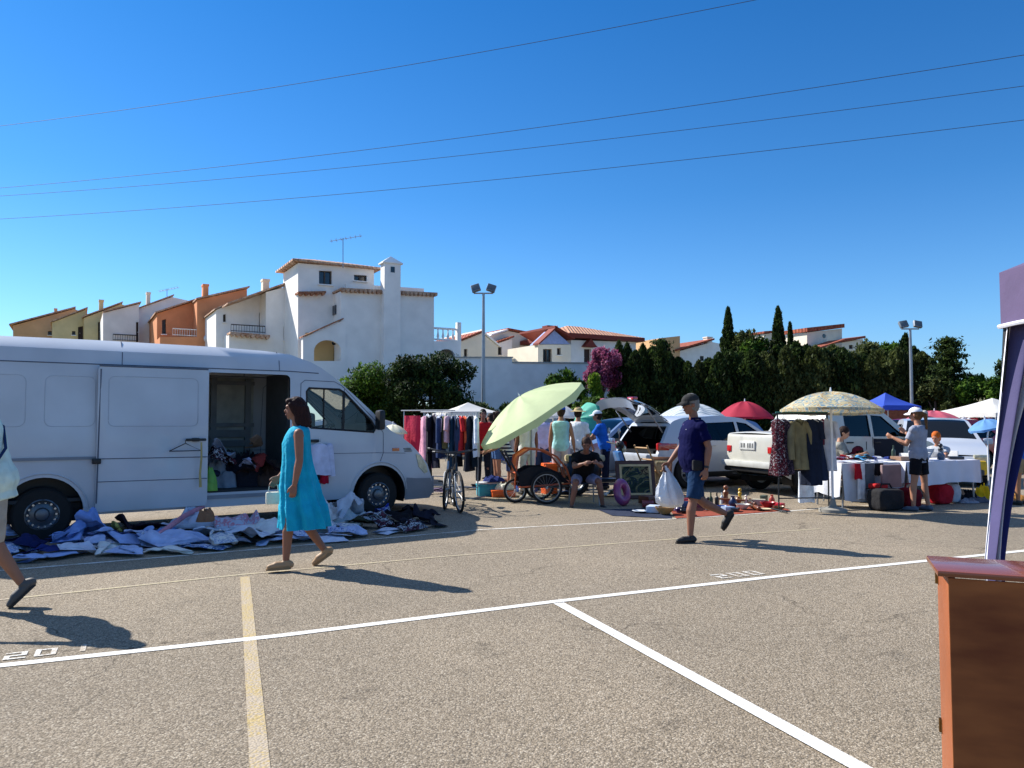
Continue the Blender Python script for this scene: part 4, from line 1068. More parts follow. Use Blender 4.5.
def rail(root, F, x0, x1, ytop, ybot, d=.1, m=None, bal=False, nm='railing'):
    (u0, z1), (u1, z1b), (_, z0), (_, z0b) = F.uz(x0, ytop), F.uz(x1, ytop), F.uz(x0, ybot), F.uz(x1, ybot); z1 = (z1+z1b)/2; z0 = (z0+z0b)/2
    mb = MB(); 
    mb.tube([F.to3(u0, z1, d), F.to3(u1, z1, d)], .03 if not bal else .07, 6); mb.tube([F.to3(u0, z0+.05, d), F.to3(u1, z0+.05, d)], .02 if not bal else .06, 6)
    n = int((u1-u0)/(.13 if not bal else .27))
    for k in range(n+1):
        c0 = F.to3(u0+(u1-u0)*k/max(1, n), z0, d); h = z1-z0
        if bal: mb.lathe([(.05, 0), (.04, h*.1), (.085, h*.35), (.04, h*.65), (.035, h*.8), (.06, h)], c0, 8)
        else: mb.cyl(c0, c0+Vector((0, 0, h)), .010, .010, 5)
    mb.build(nm, m or M_black, root)
def aerial(px, y0, y1, Y, label, s=.8):
    a, b = A(px, y1, Y), A(px, y0, Y); t = thing('tv_aerial', label, 'aerial', a)
    MB().cyl((0, 0, 0), b-a, .022, .022, 6).build('mast', M_steel, t)
    m = MB(); c = b-a-Vector((0, 0, .05)); m.tube([c+Vector((-s*.7, 0, -.12)), c+Vector((s, 0, .16))], .014, 5)
    for k in range(7):
        q = c+Vector((-s*.6+k*s*.25, 0, -.10+k*.043)); m.tube([q+Vector((0, -.28, 0)), q+Vector((0, .28, 0))], .008, 4); m.tube([q+Vector((0, 0, -.10)), q+Vector((0, 0, .10))], .008, 4)
    m.build('antenna_head', M_steel, t); return t

# big white house
FM = Fac(298, 38, 30); FR = FM.off(-1.3)
bh = thing('white_villa', 'tall white villa with a square top storey, bell-topped chimney and arched porch above the van', 'house', FM.to3(3, 0, -3)); HB = []
def inv(root):   # parts were laid out in world space: shift them under their thing
    bpy.context.view_layer.update()
    M = root.matrix_world.inverted()
    for c in root.children: c.matrix_parent_inverse = M
vol(bh, FR, [(298, 400), (298, 263), (374, 269), (374, 400)], 3.2, M_white, [('window', [(319, 284), (332, 284.5), (332, 271), (319, 270.5)]), ('window', [(354, 280.5), (367, 281.5), (367, 275.5), (354, 274.5)])])
m = MB(); (ua, za), (ub, zb) = FR.uz(298, 263), FR.uz(374, 269); zt = (za+zb)/2
q = [FR.to3(ua-.35, zt, .35), FR.to3(ub+.35, zt, .35), FR.to3(ub+.35, zt, -3.55), FR.to3(ua-.35, zt, -3.55)]
m.prism(q, (0, 0, .10)); mid = [FR.to3(ua+1.3, zt+.55, -1.5), FR.to3(ub-1.3, zt+.55, -1.5)]
q2 = [p+Vector((0, 0, .10)) for p in q]; m.add(q2+mid, [(0, 1, 5, 4), (1, 2, 5), (2, 3, 4, 5), (3, 0, 4)])
rf = m.build('roof', M_tpale, bh, smooth=0)
vol(bh, FM, [(341, 400), (341, 291), (434, 296), (434, 400)], 6.5, M_white)
slab(bh, FM, (342, 290.5), (434, 295), 6.3, .10, .22, M_tpale, eave=True)
m = FM.off(-.5); vol(bh, m, [(346, 292), (346, 283.5), (424, 288.5), (424, 296)], .2, M_white, name='parapet')
slab(bh, FR.off(.02), (299, 294.5), (322, 294), .05, .10, .35, M_tile, eave=True)
# window in the side return of the projecting block
Fs = Fac(0, 0, 30-90, FM.to3(FM.uz(341, 300)[0]-.01, 0, 0)); 
(su, sz), (su1, sz1) = Fs.uz(332, 316), Fs.uz(336, 305)
R3 = Matrix((Fs.u, -Fs.n, Vector((0, 0, 1)))).transposed(); mm = MB(); mm.box(Fs.to3((su+su1)/2, (sz+sz1)/2, .02), (abs(su1-su)+.1, .05, abs(sz1-sz)), rot=R3); mm.build('window', M_pane, bh, smooth=0)
# porch with arch
FP = FM.off(.05)
arch = [(314, 361), (341, 361)]+[(327.5+13.5*math.cos(R(a)), 351-11*math.sin(R(a))) for a in range(0, 181, 15)]
vol(bh, FP, [(303, 400), (303, 338), (341, 321), (346, 321), (346, 400)], .35, M_white, [('none', arch)], name='porch', back=False)
slab(bh, FP, (304, 337), (341, 320.5), .5, .07, .1, M_tile, name='porch_coping')
F2 = FM.off(-1.25); (u0, z0), (u1, z1) = F2.uz(305, 366), F2.uz(346, 335)
MB().add([F2.to3(u0, z0), F2.to3(u1, z0), F2.to3(u1, z1), F2.to3(u0, z1)], [(0, 1, 2, 3)]).build('porch_back_wall', M_ochre, bh, smooth=0)
m = MB(); (u0, z0), (u1, z1) = F2.off(.08).uz(334, 362), F2.off(.08).uz(341, 346); m.prism([F2.to3(u0, z0, .02), F2.to3(u1, z0, .02), F2.to3(u1, z1, .02), F2.to3(u0, z1, .02)], F2.n*.06); m.build('door', M_door, bh, smooth=0)
m = MB(); c = F2.to3(*F2.uz(331, 344), .5); m.ball(c, .11); m.cyl(c, c+Vector((0, 0, .3)), .015); m.build('porch_lamp', M_black, bh)
chimney(bh, FM, 381, 397, 257, 395, M_white, .6, .25)
# terrace with balustrade
FT = FM.off(-1.2)
arch = [(438, 358), (455, 358)]+[(446.5+8.5*math.cos(R(a)), 356-7*math.sin(R(a))) for a in range(0, 181, 15)]
vol(bh, FT, [(432, 400), (432, 341), (461, 341), (461, 400)], 4, M_white, [('none', arch)], name='terrace'); rail(bh, FT, 434, 459, 328.5, 340.5, -.15, M_white, True, 'balustrade')
m = MB(); (u0, z0), (u1, z1) = FT.uz(436, 360), FT.uz(457, 347); m.box(FT.to3((u0+u1)/2, (z0+z1)/2, -.9), (u1-u0+.6, .05, z1-z0+.4), rot=Matrix((FT.u, -FT.n, Vector((0, 0, 1)))).transposed()); m.build('arch_recess', M_cream, bh, smooth=0)
MB().box(FT.to3(*FT.uz(459.5, 333), -.15), (.25, .25, 1.25), R(30)).build('balustrade_post', M_white, bh, smooth=0)
inv(bh)
aerial(343, 238, 268, 37.6, 'spindly television aerial on the roof of the tall white villa', .95)

def simple_house(name, label, F, blocks, extra=None):
    t = thing(name, label, 'house', F.to3(0, 0, -3))
    for b in blocks: vol(t, *b)
    if extra: extra(t)
    inv(t); return t
F7 = Fac(250, 41, 30); F7b = F7.off(-1.6)
def x7(t):
    slab(t, F7, (229, 304), (288, 283.5), 8, .14, .2, M_tpale); slab(t, F7b, (216, 309.5), (231, 303), 6, .12, .15, M_tpale)
    rail(t, F7.off(-.1), 230, 264, 326, 333, .3); slab(t, F7, (231, 335), (266, 338), .1, .12, .45, M_tpale, 'balcony_edge', eave=True)
    chimney(t, F7, 268, 274.5, 275, 292, M_cream, .5, -1.5, 'flat')
simple_house('white_townhouse', 'white town house with tiled roof and balcony between the orange house and tall villa', F7,
    [(F7, [(229, 400), (229, 334), (266, 337), (266, 292), (290, 286), (290, 400)], 8, M_white, [('window', [(283.5, 340), (290-.5, 340), (290-.5, 326), (283.5, 327)])]),
     (F7b, [(216, 400), (216, 310), (231, 303.5), (268, 291), (268, 400)], 6, M_white, [('door', [(259, 331), (263, 331), (263, 313), (259, 313)]), ('window', [(223, 322), (226, 322), (226, 314), (223, 314.5)])])], x7)
F6 = Fac(200, 45, 30); F6b = F6.off(-1.8)
def x6(t):
    slab(t, F6, (198, 299.5), (247, 288.5), 8, .15, .25, M_tpale); slab(t, F6b, (157, 313), (200, 299), 6, .14, .25, M_tpale)
    rail(t, F6, 173, 197, 329, 336, -.1, M_white); chimney(t, F6, 205, 210.5, 282, 300, M_orn, .6, -1, 'flat')
    m = MB(); m.ball(F6.to3(*F6.uz(208, 339), .2), .28); m.build('globe_lamp', M_wpaint, t)
simple_house('orange_townhouse', 'orange rendered town house with white balcony rail and a square chimney', F6,
    [(F6, [(197, 400), (197, 300), (247, 289), (247, 400)], 8, M_orn), (F6, [(160, 400), (160, 337), (197, 337), (197, 400)], 3, M_orn),
     (F6b, [(157, 400), (157, 313.5), (200, 299.5), (200, 400)], 6, M_orn, [('door', [(194, 330), (198, 330), (198, 315), (194, 315)]), ('window', [(162, 334), (166, 334), (166, 319), (162, 320)])])], x6)
F4 = Fac(140, 49, 30)
def x4(t):
    slab(t, F4, (105, 312), (139, 303.5), 7, .13, .2, M_tpale); slab(t, F4.off(-.8), (137, 309.5), (172, 296.5), 7, .13, .2, M_tpale)
    rail(t, F4, 113, 137, 335, 341, .1); chimney(t, F4, 149, 153, 288, 303, M_cream, .5, -2, 'flat')
simple_house('pale_townhouse', 'pale grey-white town house with black balcony rail between the yellow and the orange houses', F4,
    [(F4, [(103, 400), (103, 313), (139, 304), (139, 400)], 7, M_white, [('door', [(136, 342), (138.5, 342), (138.5, 322), (136, 322)])]),
     (F4.off(-.8), [(138, 400), (138, 309), (172, 297), (190, 301), (190, 400)], 7, M_white, [('door', [(154, 343), (157, 343), (157, 320), (154, 320)])])], x4)
aerial(167, 289, 300, 52, 'small television aerial above the pale grey-white town house', .8)
F3 = Fac(90, 53, 30)
def x3(t):
    slab(t, F3, (84, 317), (121, 303.5), 7, .13, .2, M_tpale); slab(t, F3.off(-.8), (52, 322), (86, 309), 7, .13, .2, M_tpale); chimney(t, F3, 99.5, 104, 298, 312, M_ylw, .5, -1, 'flat')
simple_house('yellow_townhouse', 'dull yellow town house with dark doors and a square chimney', F3,
    [(F3, [(84, 400), (84, 318), (121, 304), (132, 308), (132, 400)], 7, M_ylw, [('door', [(98, 341), (102, 341), (102, 322), (98, 322)])]),
     (F3.off(-.8), [(52, 400), (52, 322.5), (86, 309.5), (86, 400)], 7, M_ylw, [('door', [(78, 340), (83, 340), (83, 326), (78, 327)]), ('window', [(72, 335), (75.5, 335), (75.5, 331), (72, 331)])])], x3)
F1 = Fac(40, 58, 30)
def x1(t): slab(t, F1, (11, 325), (74, 308.5), 7, .16, .25, M_tpale); chimney(t, F1, 54, 57, 307, 318, M_tan, .5, -1, 'flat')
simple_house('tan_townhouse', 'tan town house with a long sloping roof, last house on the left', F1,
    [(F1, [(13, 400), (13, 325.5), (74, 309), (88, 314), (88, 400)], 7, M_tan, [('window', [(48, 335), (52, 335), (52, 331), (48, 331)])])], x1)

# long white retaining wall
rw = thing('retaining_wall', 'long white retaining wall in front of the villas, stepping down to the right', 'wall', FM.to3(8, 0, 0)); FW = FM.off(.15)
vol(rw, FW, [(433, 358), (512, 358), (512, 363), (625, 364)], .3, M_white, z0=-.1, name='wall_face')
(u0, z0), (u1, _) = FW.uz(433, 358), FW.uz(512, 358); (u2, z2), (u3, z3) = FW.uz(512, 363), FW.uz(625, 364)
m = MB(); m.prism([FW.to3(u0, z0, .06), FW.to3(u1+.05, FW.uz(512, 358)[1], .06), FW.to3(u1+.05, FW.uz(512, 358)[1], -.36), FW.to3(u0, z0, -.36)], (0, 0, .08)); m.prism([FW.to3(u2+.06, z2, .06), FW.to3(u3, z3, .06), FW.to3(u3, z3, -.36), FW.to3(u2+.06, z2, -.36)], (0, 0, .08)); m.build('coping', mat('coping', '#a9a59c', rough=.9), rw, smooth=0); inv(rw)
tw = MB(); tw.prism([FW.to3(-45, -.1, 0), FW.to3(FM.uz(303, 400)[0], -.1, 0), FW.to3(FM.uz(303, 400)[0], 3.4, 0), FW.to3(-45, 3.4, 0)], -FW.n*.3)
tag(tw.build('terrace_wall', M_white, smooth=0), 'low white terrace wall hidden behind the white van', 'wall')

# middle houses
FA = Fac(482, 52, 30)
def xa(t): slab(t, FA, (461, 341), (482, 332.5), 7, .14, .2, M_tile_red); slab(t, FA, (482, 332.5), (498, 346), 7, .12, .15, M_white)
simple_house('small_white_house', 'small white house with a steep brown-red roof right of the balustrade', FA, [(FA, [(461, 400), (461, 341.5), (482, 333), (498, 346.5), (498, 400)], 7, M_cream, [('window', [(464, 357), (467.5, 357), (467.5, 349), (464, 349)])])], xa)
FB = Fac(508, 56, 30)
def xb(t): slab(t, FB, (491.5, 335.5), (508, 330.5), 8, .12, .2, M_white); slab(t, FB, (508, 330.5), (543, 337), 8, .14, .25, M_tile_red); slab(t, FB.off(1), (496, 343.5), (512, 338), 1, .12, .15, M_tile_red)
simple_house('gabled_white_house', 'wide white gabled house with a low red roof behind the light pole', FB, [(FB, [(490, 400), (490, 336), (508, 331), (543, 337.5), (543, 400)], 8, M_cream, [('window', [(520, 360), (526, 360), (526, 355), (520, 355)])]), (FB.off(1), [(496, 400), (496, 344), (512, 338.5), (512, 400)], 1.2, M_white, [('window', [(498, 355), (502, 355), (502, 347), (498, 347)])])], xb)
FC = Fac(554, 50, 30); FD = Fac(570.5, 51.5, 30)
def xc(t):
    slab(t, FC, (538, 344), (554, 329), .2, .12, .3, M_trim); slab(t, FC, (554, 329), (571, 339), 4, .14, .3, M_trim)
    # hipped roof over the long wing
    (ua, za), (ub, zb) = FD.uz(570, 339), FD.uz(636, 341); z = (za+zb)/2; mb = MB()
    q = [FD.to3(ua-.4, z, .5), FD.to3(ub+.4, z, .5), FD.to3(ub+.4, z, -8), FD.to3(ua-.4, z, -8)]; mb.mi = 1; mb.prism(q, (0, 0, .28)); mb.mi = 0
    r1, r2 = FD.to3(ua+2.2, z+1.35, -3.6), FD.to3(ub-2.4, z+1.35, -3.6); q2 = [p+Vector((0, 0, .28)) for p in q]; mb.add(q2+[r1, r2], [(0, 1, 5, 4), (1, 2, 5), (2, 3, 4, 5), (3, 0, 4)])
    mb.build('roof', [tilemat('ridge_tiles', '#a5694a', '#c4977a'), M_trim], t, smooth=0)
    chimney(t, FD, 569, 575, 321, 336, M_trim, .6, -3, 'flat'); chimney(t, FD, 604, 609, 325, 336, M_trim, .6, -4, 'flat')
    m = MB(); (u0, z0), (u1, _) = FD.uz(581, 347), FD.uz(593, 347); m.prism([FD.to3(u0, z0, 0), FD.to3(u1, z0, 0), FD.to3((u0+u1)/2, z0+.55, 0)], FD.n*.5); m.build('door_canopy', M_trim, t, smooth=0)
simple_house('red_trimmed_villa', 'white villa with dark red roof trim and pale blue gable behind the pink bougainvillea', FC,
    [(FC, [(538, 400), (538, 344.5), (571, 344.5), (571, 400)], 4, M_cream, [('window', [(543, 362), (552, 362), (552, 349), (543, 349)]), ('window', [(557, 355), (561, 355), (561, 348), (557, 348)])]),
     (FC, [(539, 344), (554, 330), (570, 344)], 1.2, mat('pale_blue_render', '#93a4cf', rough=.9)),
     (FD, [(571, 400), (571, 340), (636, 342), (636, 400)], 7.5, M_white, [('door', [(584, 366), (591, 366), (591, 349), (584, 349)])])], xc)
# hill houses
FH = Fac(700, 85, 25)
def xh(t): slab(t, FH, (676, 351), (712, 340.5), 7, .2, .3, M_tile_red); chimney(t, FH, 711, 716, 336, 348, M_cream, .7, -1, 'flat')
simple_house('hillside_house', 'white house with terracotta roof and stubby tower showing above the cypress hedge', FH, [(FH, [(661, 400), (661, 338), (680, 336), (680, 400)], 5, M_tan), (FH.off(-.5), [(678, 400), (678, 351.5), (712, 342), (722, 344), (722, 400)], 7, M_white, [('window', [(700, 361), (704, 361), (704, 356), (700, 356)])])], xh)
FH2 = Fac(770, 92, 25)
simple_house('hillside_tower_house', 'narrow white tower house between the two tall cypress spires', FH2, [(FH2, [(764, 400), (764, 334), (776, 333), (776, 400)], 4, M_cream, [('window', [(767, 345), (770, 345), (770, 340), (767, 340)])])], lambda t: slab(t, FH2, (763.5, 333.5), (777, 332.5), 4, .25, .3, M_tile_red))
FH3 = Fac(826, 95, 25)
circ = [(824+2*math.cos(R(a)), 336-2*math.sin(R(a))) for a in range(0, 360, 30)]
def xh3(t):
    slab(t, FH3, (806, 332), (842, 328), 5, .5, .3, M_tile_red); slab(t, FH3.off(2.5), (818, 349), (843, 341), 2, .2, .3, M_tile_red); slab(t, FH3.off(1), (843, 342), (863, 338.5), 5, .3, .3, M_tile_red); slab(t, FH3.off(1), (862, 350), (876, 352.5), 5, .3, .3, M_tile_red)
    F_ = FH3; (u0, z0) = F_.uz(824, 336); MB().cyl(F_.to3(u0, z0, .04), F_.to3(u0, z0, -.02), .27, .27, 16).build('round_window', M_pane, t)
simple_house('hilltop_villa', 'pale hilltop villa with round window and red roofs above the hedge on the right', FH3, [(FH3, [(807, 400), (807, 332.5), (842, 328.5), (842, 400)], 6, M_cream), (FH3.off(1), [(842, 400), (842, 342.5), (863, 339), (863, 350), (876, 353), (876, 400)], 6, M_cream, [('window', [(849, 349), (853, 349), (853, 345), (849, 345)])])], xh3)

# ------------------------------------------------------------------ trees
def foliage(name, c1, c2, c3, sub=.15):
    m = bpy.data.materials.new(name); m.use_nodes = True; nt = m.node_tree; N = nt.nodes; L = nt.links; b = N['Principled BSDF']
    g = N.new('ShaderNodeNewGeometry'); tc = N.new('ShaderNodeTexCoord'); nz = N.new('ShaderNodeTexNoise'); nz.inputs['Scale'].default_value = 1.1; nz.inputs['Detail'].default_value = 3
    L.new(tc.outputs['Object'], nz.inputs['Vector'])
    ad = N.new('ShaderNodeMath'); ad.operation = 'MULTIPLY_ADD'; ad.inputs[1].default_value = .45; L.new(g.outputs['Random Per Island'], ad.inputs[0])
    sb = N.new('ShaderNodeMath'); sb.operation = 'SUBTRACT'; sb.inputs[1].default_value = .22; L.new(nz.outputs[0], sb.inputs[0]); L.new(sb.outputs[0], ad.inputs[2])
    rp = N.new('ShaderNodeValToRGB'); e = rp.color_ramp.elements; e[0].position = .25; e[0].color = (*lin(c1), 1); e[1].position = .8; e[1].color = (*lin(c3), 1); q = e.new(.52); q.color = (*lin(c2), 1)
    L.new(ad.outputs[0], rp.inputs[0]); L.new(rp.outputs[0], b.inputs['Base Color']); b.inputs['Roughness'].default_value = .7; b.inputs['Specular IOR Level'].default_value = .2
    tl = N.new('ShaderNodeBsdfTranslucent'); L.new(rp.outputs[0], tl.inputs[0]); mx = N.new('ShaderNodeMixShader'); mx.inputs[0].default_value = sub; o = N['Material Output']
    L.new(b.outputs[0], mx.inputs[1]); L.new(tl.outputs[0], mx.inputs[2]); L.new(mx.outputs[0], o.inputs[0]); return m
FO_cyp = foliage('cypress_foliage', '#1a2410', '#31421f', '#50632f', .3); FO_cyp2 = foliage('olive_cypress_foliage', '#2d3519', '#48522a', '#6f7746', .3)
FO_grn = foliage('green_foliage', '#22340f', '#446220', '#749536', .3); FO_brt = foliage('bright_foliage', '#3c5216', '#6c8a2a', '#93ab3c', .35)
FO_bou = foliage('bougainvillea_flowers', '#5e2642', '#a04e74', '#c884a0', .3); FO_dk = foliage('dark_foliage', '#16220e', '#293a17', '#435a26', .15)
M_bark = mat('bark', '#4a3d30', rough=.95, var=.3, bump=.8, bscale=12)
def leaves(mb, pts, size, rr, up=0):
    for p, nrm in pts:
        s = size*rr.uniform(.6, 1.4); d = Vector((rr.gauss(0, 1), rr.gauss(0, 1), rr.gauss(0, 1)+up)).normalized(); d = (d+nrm*.4).normalized(); u, v, _ = frame(d)
        # a leaf-shaped tuft: bent quad
        a = p-d*s*.5; b = p+d*s*.5; mid = p+v*s*.10; w_ = s*.28
        mb.add([a, mid+u*w_, b, mid-u*w_], [(0, 1, 2), (0, 2, 3)])
def crown_pts(rr, n, f, jitter=.5):
    out = []
    while len(out) < n:
        q = f(rr)
        if q: out.append(q)
    return out
def cypress_mesh(name, H, Rad, seed, m, n=5200, leaf=.20, lean=0, blunt=.3):
    rr = random.Random(seed); mb = MB(); L_ = []
    ph = [rr.uniform(0, 6.3) for _ in range(4)]
    for _ in range(n):
        t = rr.random()**.85; z = .0*H+t*1.0*H
        prof = min(1, .75+(t/.3)*.25)*(1-t**(1.9+blunt*3.4))**.6
        a = rr.uniform(0, 2*PI); lump = 1+.24*math.sin(a*3+ph[0]+z*2.1)*math.sin(z*3.3+ph[1])+.15*math.sin(a*7+ph[2]+z*5)
        r_ = Rad*prof*lump*(rr.random()**.35)
        L_.append((Vector((r_*math.cos(a)+lean*t, r_*math.sin(a), z+rr.uniform(-.1, .1))), Vector((math.cos(a), math.sin(a), .9))))
    leaves(mb, L_, leaf, rr, 1.6)
    o = mb.build(name, m, None, smooth=0, clean=False); return o
def tree_thing(name, label, loc, crown_o, H, rz=0, group=None, s=1, tr=.12):
    t = thing(name, label, 'tree', loc, rz, group); crown_o.parent = t; crown_o.name = 'crown'
    MB().tube([(0, 0, -.1), (.02, .02, H*.3), (0, 0, H*.8)], [tr, tr*.7, tr*.25], 8).build('trunk', M_bark, t)
    t.scale = (s, s, s); return t
protos = []
for k, (H, Rd, m, n, bl) in enumerate([(5, .78, FO_cyp, 6600, .3), (5, .95, FO_cyp, 7600, .6), (5, .62, FO_cyp, 5200, .0), (5, 1.0, FO_cyp2, 7800, .6), (5, .74, FO_cyp2, 5800, .2)]):
    protos.append((H, Rd, m, n, bl))
pcache = {}
places = [(619, 341, 2), (627, 343, 2), (635, 350, 0), (643, 344, 2), (652, 347, 1), (661, 340, 2), (669, 352, 0), (678, 357, 1), (688, 361, 0), (699, 360, 4), (709, 358, 1), (719, 352, 0), (730, 350, 1), (741, 352, 0), (752, 350, 1), (764, 352, 3), (776, 345, 0), (786, 346, 4), (796, 338, 0), (806, 342, 1), (815, 343, 3), (824, 345, 0), (833, 342, 3), (842, 345, 1), (852, 349, 3), (862, 351, 1), (871, 352, 4), (880, 346, 3), (889, 348, 0), (897, 345, 3), (905, 334, 2), (913, 346, 0), (922, 352, 3), (932, 358, 0), (941, 362, 3)]
nm = ['first', 'second', 'third', 'fourth', 'fifth', 'sixth', 'seventh', 'eighth', 'ninth', 'tenth']
places = [(a, b+(5 if 790 < a < 900 else 2), c) for a, b, c in places]
for i, (px, yt, k) in enumerate(places):
    Y = 41.5+.8*math.sin(i*2.1); p = A(px, yt, Y); H = p.z
    lab = 'hedge cypress %s, trunk near the base of the row' % '' 
    if k not in pcache:
        q = protos[k]; co = cypress_mesh('crown', q[0], q[1], 10+k, q[2], q[3], .21, 0, q[4]); t = tree_thing('cypress_tree', '', (0, 0, 0), co, 5); pcache[k] = t
        t_ = t
    else: t_ = copy_tree(pcache[k])
    t_.location = (p.x, Y, 0); sc = H/5; t_.scale = (sc*1.0, sc*1.0, sc); t_.rotation_euler = (0, 0, i*1.7)
    where = 'left end' if px < 650 else 'left middle' if px < 715 else 'centre' if px < 780 else 'right middle' if px < 850 else 'right end'
    knd = ['dark slim', 'dark broad', 'dark needle-thin', 'olive-toned broad', 'olive-toned slim'][k]
    same = [j for j, q in enumerate(places) if q[2] == k and (('left end' if q[0] < 650 else 'left middle' if q[0] < 715 else 'centre' if q[0] < 780 else 'right middle' if q[0] < 850 else 'right end') == where)]
    o_ = nm[same.index(i)]+' ' if len(same) > 1 else ''
    tag(t_, '%s%s cypress from the left at the %s of the hedge' % (o_, knd, where) if o_ else '%s cypress, the only one of its kind at the %s of the hedge' % (knd, where), 'tree', 'cypresses of the tall hedge')
# two spires
for px, yt, Y, sd, lab in ((728, 309, 44, 31, 'tall dark cypress spire rising over the leafy bush left of centre hedge'), (778, 308, 43, 32, 'tallest needle-thin cypress spire standing right of the narrow tower house'), (790, 324, 45, 33, 'wispy cypress tip just right of the tallest spire')):
    p = A(px, yt, Y); co = cypress_mesh('crown', p.z, .72 if sd != 33 else .35, sd, FO_cyp, 6500, .24, 0, -.22); tree_thing('cypress_tree', lab, (p.x, Y, 0), co, p.z)
def blob_tree(name, label, px, ytop, ybot, wpx, Y, m, seed, n=7000, leaf=.16, nb=9, trunk=True, cat='tree', zbase=None, flat=1, gap=.75):
    rr = random.Random(seed); pt = A(px, ytop, Y); pb = A(px, ybot, Y); W = wpx/FPX*Y/2; H = pt.z-pb.z; cz = (pt.z+pb.z)/2; base = Vector((pt.x, Y, 0 if zbase is None else zbase))
    bl = []
    for k in range(nb):
        a = rr.uniform(0, 2*PI); q = rr.uniform(.2, .75); bz = rr.uniform(-.75, .72); ww = math.sqrt(max(.05, 1-bz*bz))
        bl.append((Vector((W*q*ww*math.cos(a), W*q*ww*math.sin(a), H*.5*bz)), rr.uniform(.28, .48)))
    bl.append((Vector((0, 0, H*.28)), .42)); L_ = []
    per = n//len(bl)
    for c, rd in bl:
        for _ in range(per):
            v = Vector((rr.gauss(0, 1), rr.gauss(0, 1), rr.gauss(0, 1))).normalized(); r_ = rd*(rr.random()**.4)*(1+.35*noise.noise(v*2.5+c))
            L_.append((c+Vector((v.x*W*r_, v.y*W*r_, v.z*H*.55*r_*flat))+Vector((0, 0, cz-base.z)), v))
    mb = MB(); leaves(mb, L_, leaf, rr, .3); co = mb.build('crown', m, None, smooth=0, clean=False)
    t = thing(name, label, cat, base); co.parent = t
    if trunk:
        w_ = MB(); w_.tube([(0, 0, -.1), (.05, 0, (cz-base.z)*.5), (0, .05, cz-base.z)], [.12, .09, .05], 8)
        for c, rd in bl[:6]: w_.tube([(0, 0, (cz-base.z)*.6), c*.5+Vector((0, 0, (cz-base.z)*.85)), c+Vector((0, 0, cz-base.z))], [.05, .035, .015], 6)
        w_.build('trunk', M_bark, t)
    return t
blob_tree('shrub', 'bright green bushy shrub against the villa wall just above the van bonnet', 373, 362, 432, 92, 33, FO_grn, 41, 16000, .17, 14, cat='shrub')
blob_tree('shrub', 'dark green rounded orange tree against the villa wall left of the light pole', 430, 354, 424, 100, 32, FO_dk, 43, 16000, .17, 14, cat='shrub')
for k, (px, yt, w_, m, lab) in enumerate([(350, 398, 50, FO_dk, 'low dark shrub under the bright shrub behind the van bonnet'), (402, 396, 60, FO_dk, 'low dark shrub between the two bushes at the villa wall'), (470, 402, 60, FO_dk, 'low dark shrub at the foot of the light pole'), (510, 403, 46, FO_dk, 'low dark shrub at the wall behind the pale green parasol'), (626, 398, 60, FO_dk, 'low dark shrub behind the open tailgate')]):
    blob_tree('shrub', lab, px, yt, 428, w_, 34, m, 50+k, 4500, .17, 7, False, 'shrub')
blob_tree('shrub', 'fresh green shrub rising behind the top of the pale green parasol', 566, 369, 420, 52, 38, FO_grn, 61, 7500, .2, 9, cat='shrub')
blob_tree('shrub', 'yellow-green shrub between the parasol and the first hedge cypress', 593, 374, 420, 26, 37, FO_brt, 62, 3600, .18, 7, cat='shrub')
blob_tree('shrub', 'mid-green shrub behind the people beside the silver car', 590, 398, 430, 44, 36, FO_grn, 68, 4200, .18, 7, False, cat='shrub')
blob_tree('bougainvillea', 'pink flowering bougainvillea in front of the red-trimmed villa', 601, 347, 388, 40, 40.8, FO_bou, 77, 10000, .17, 16, cat='shrub')
blob_tree('broadleaf_tree', 'large bushy dark green tree behind the centre of the hedge', 740, 331, 400, 62, 44, FO_cyp2, 64, 11000, .24, 12)
blob_tree('broadleaf_tree', 'leafy green tree right of the large bushy one behind the hedge', 760, 336, 400, 44, 43, FO_grn, 65, 7000, .22, 9)
blob_tree('broadleaf_tree', 'dense green tree behind the hedge below the hilltop villa', 868, 344, 410, 60, 44, FO_cyp2, 66, 9000, .24, 10)
blob_tree('broadleaf_tree', 'light green broad tree right of the light pole', 888, 345, 400, 42, 44.5, FO_grn, 67, 6000, .22, 9)
blob_tree('shrub', 'olive-brown bush under the tiered conifer', 935, 378, 425, 34, 38, FO_cyp2, 71, 4500, .2, 8, cat='shrub')
blob_tree('shrub', 'light green round bush right of the tiered conifer', 972, 376, 425, 48, 38, FO_grn, 72, 6500, .2, 9, cat='shrub')
blob_tree('broadleaf_tree', 'dark green tree partly hidden by the gazebo curtain', 1022, 336, 410, 64, 38, FO_dk, 73, 8000, .22, 10)
blob_tree('shrub', 'green bush low behind the white gazebo at right', 1000, 380, 425, 40, 37, FO_grn, 74, 4500, .2, 8, cat='shrub')
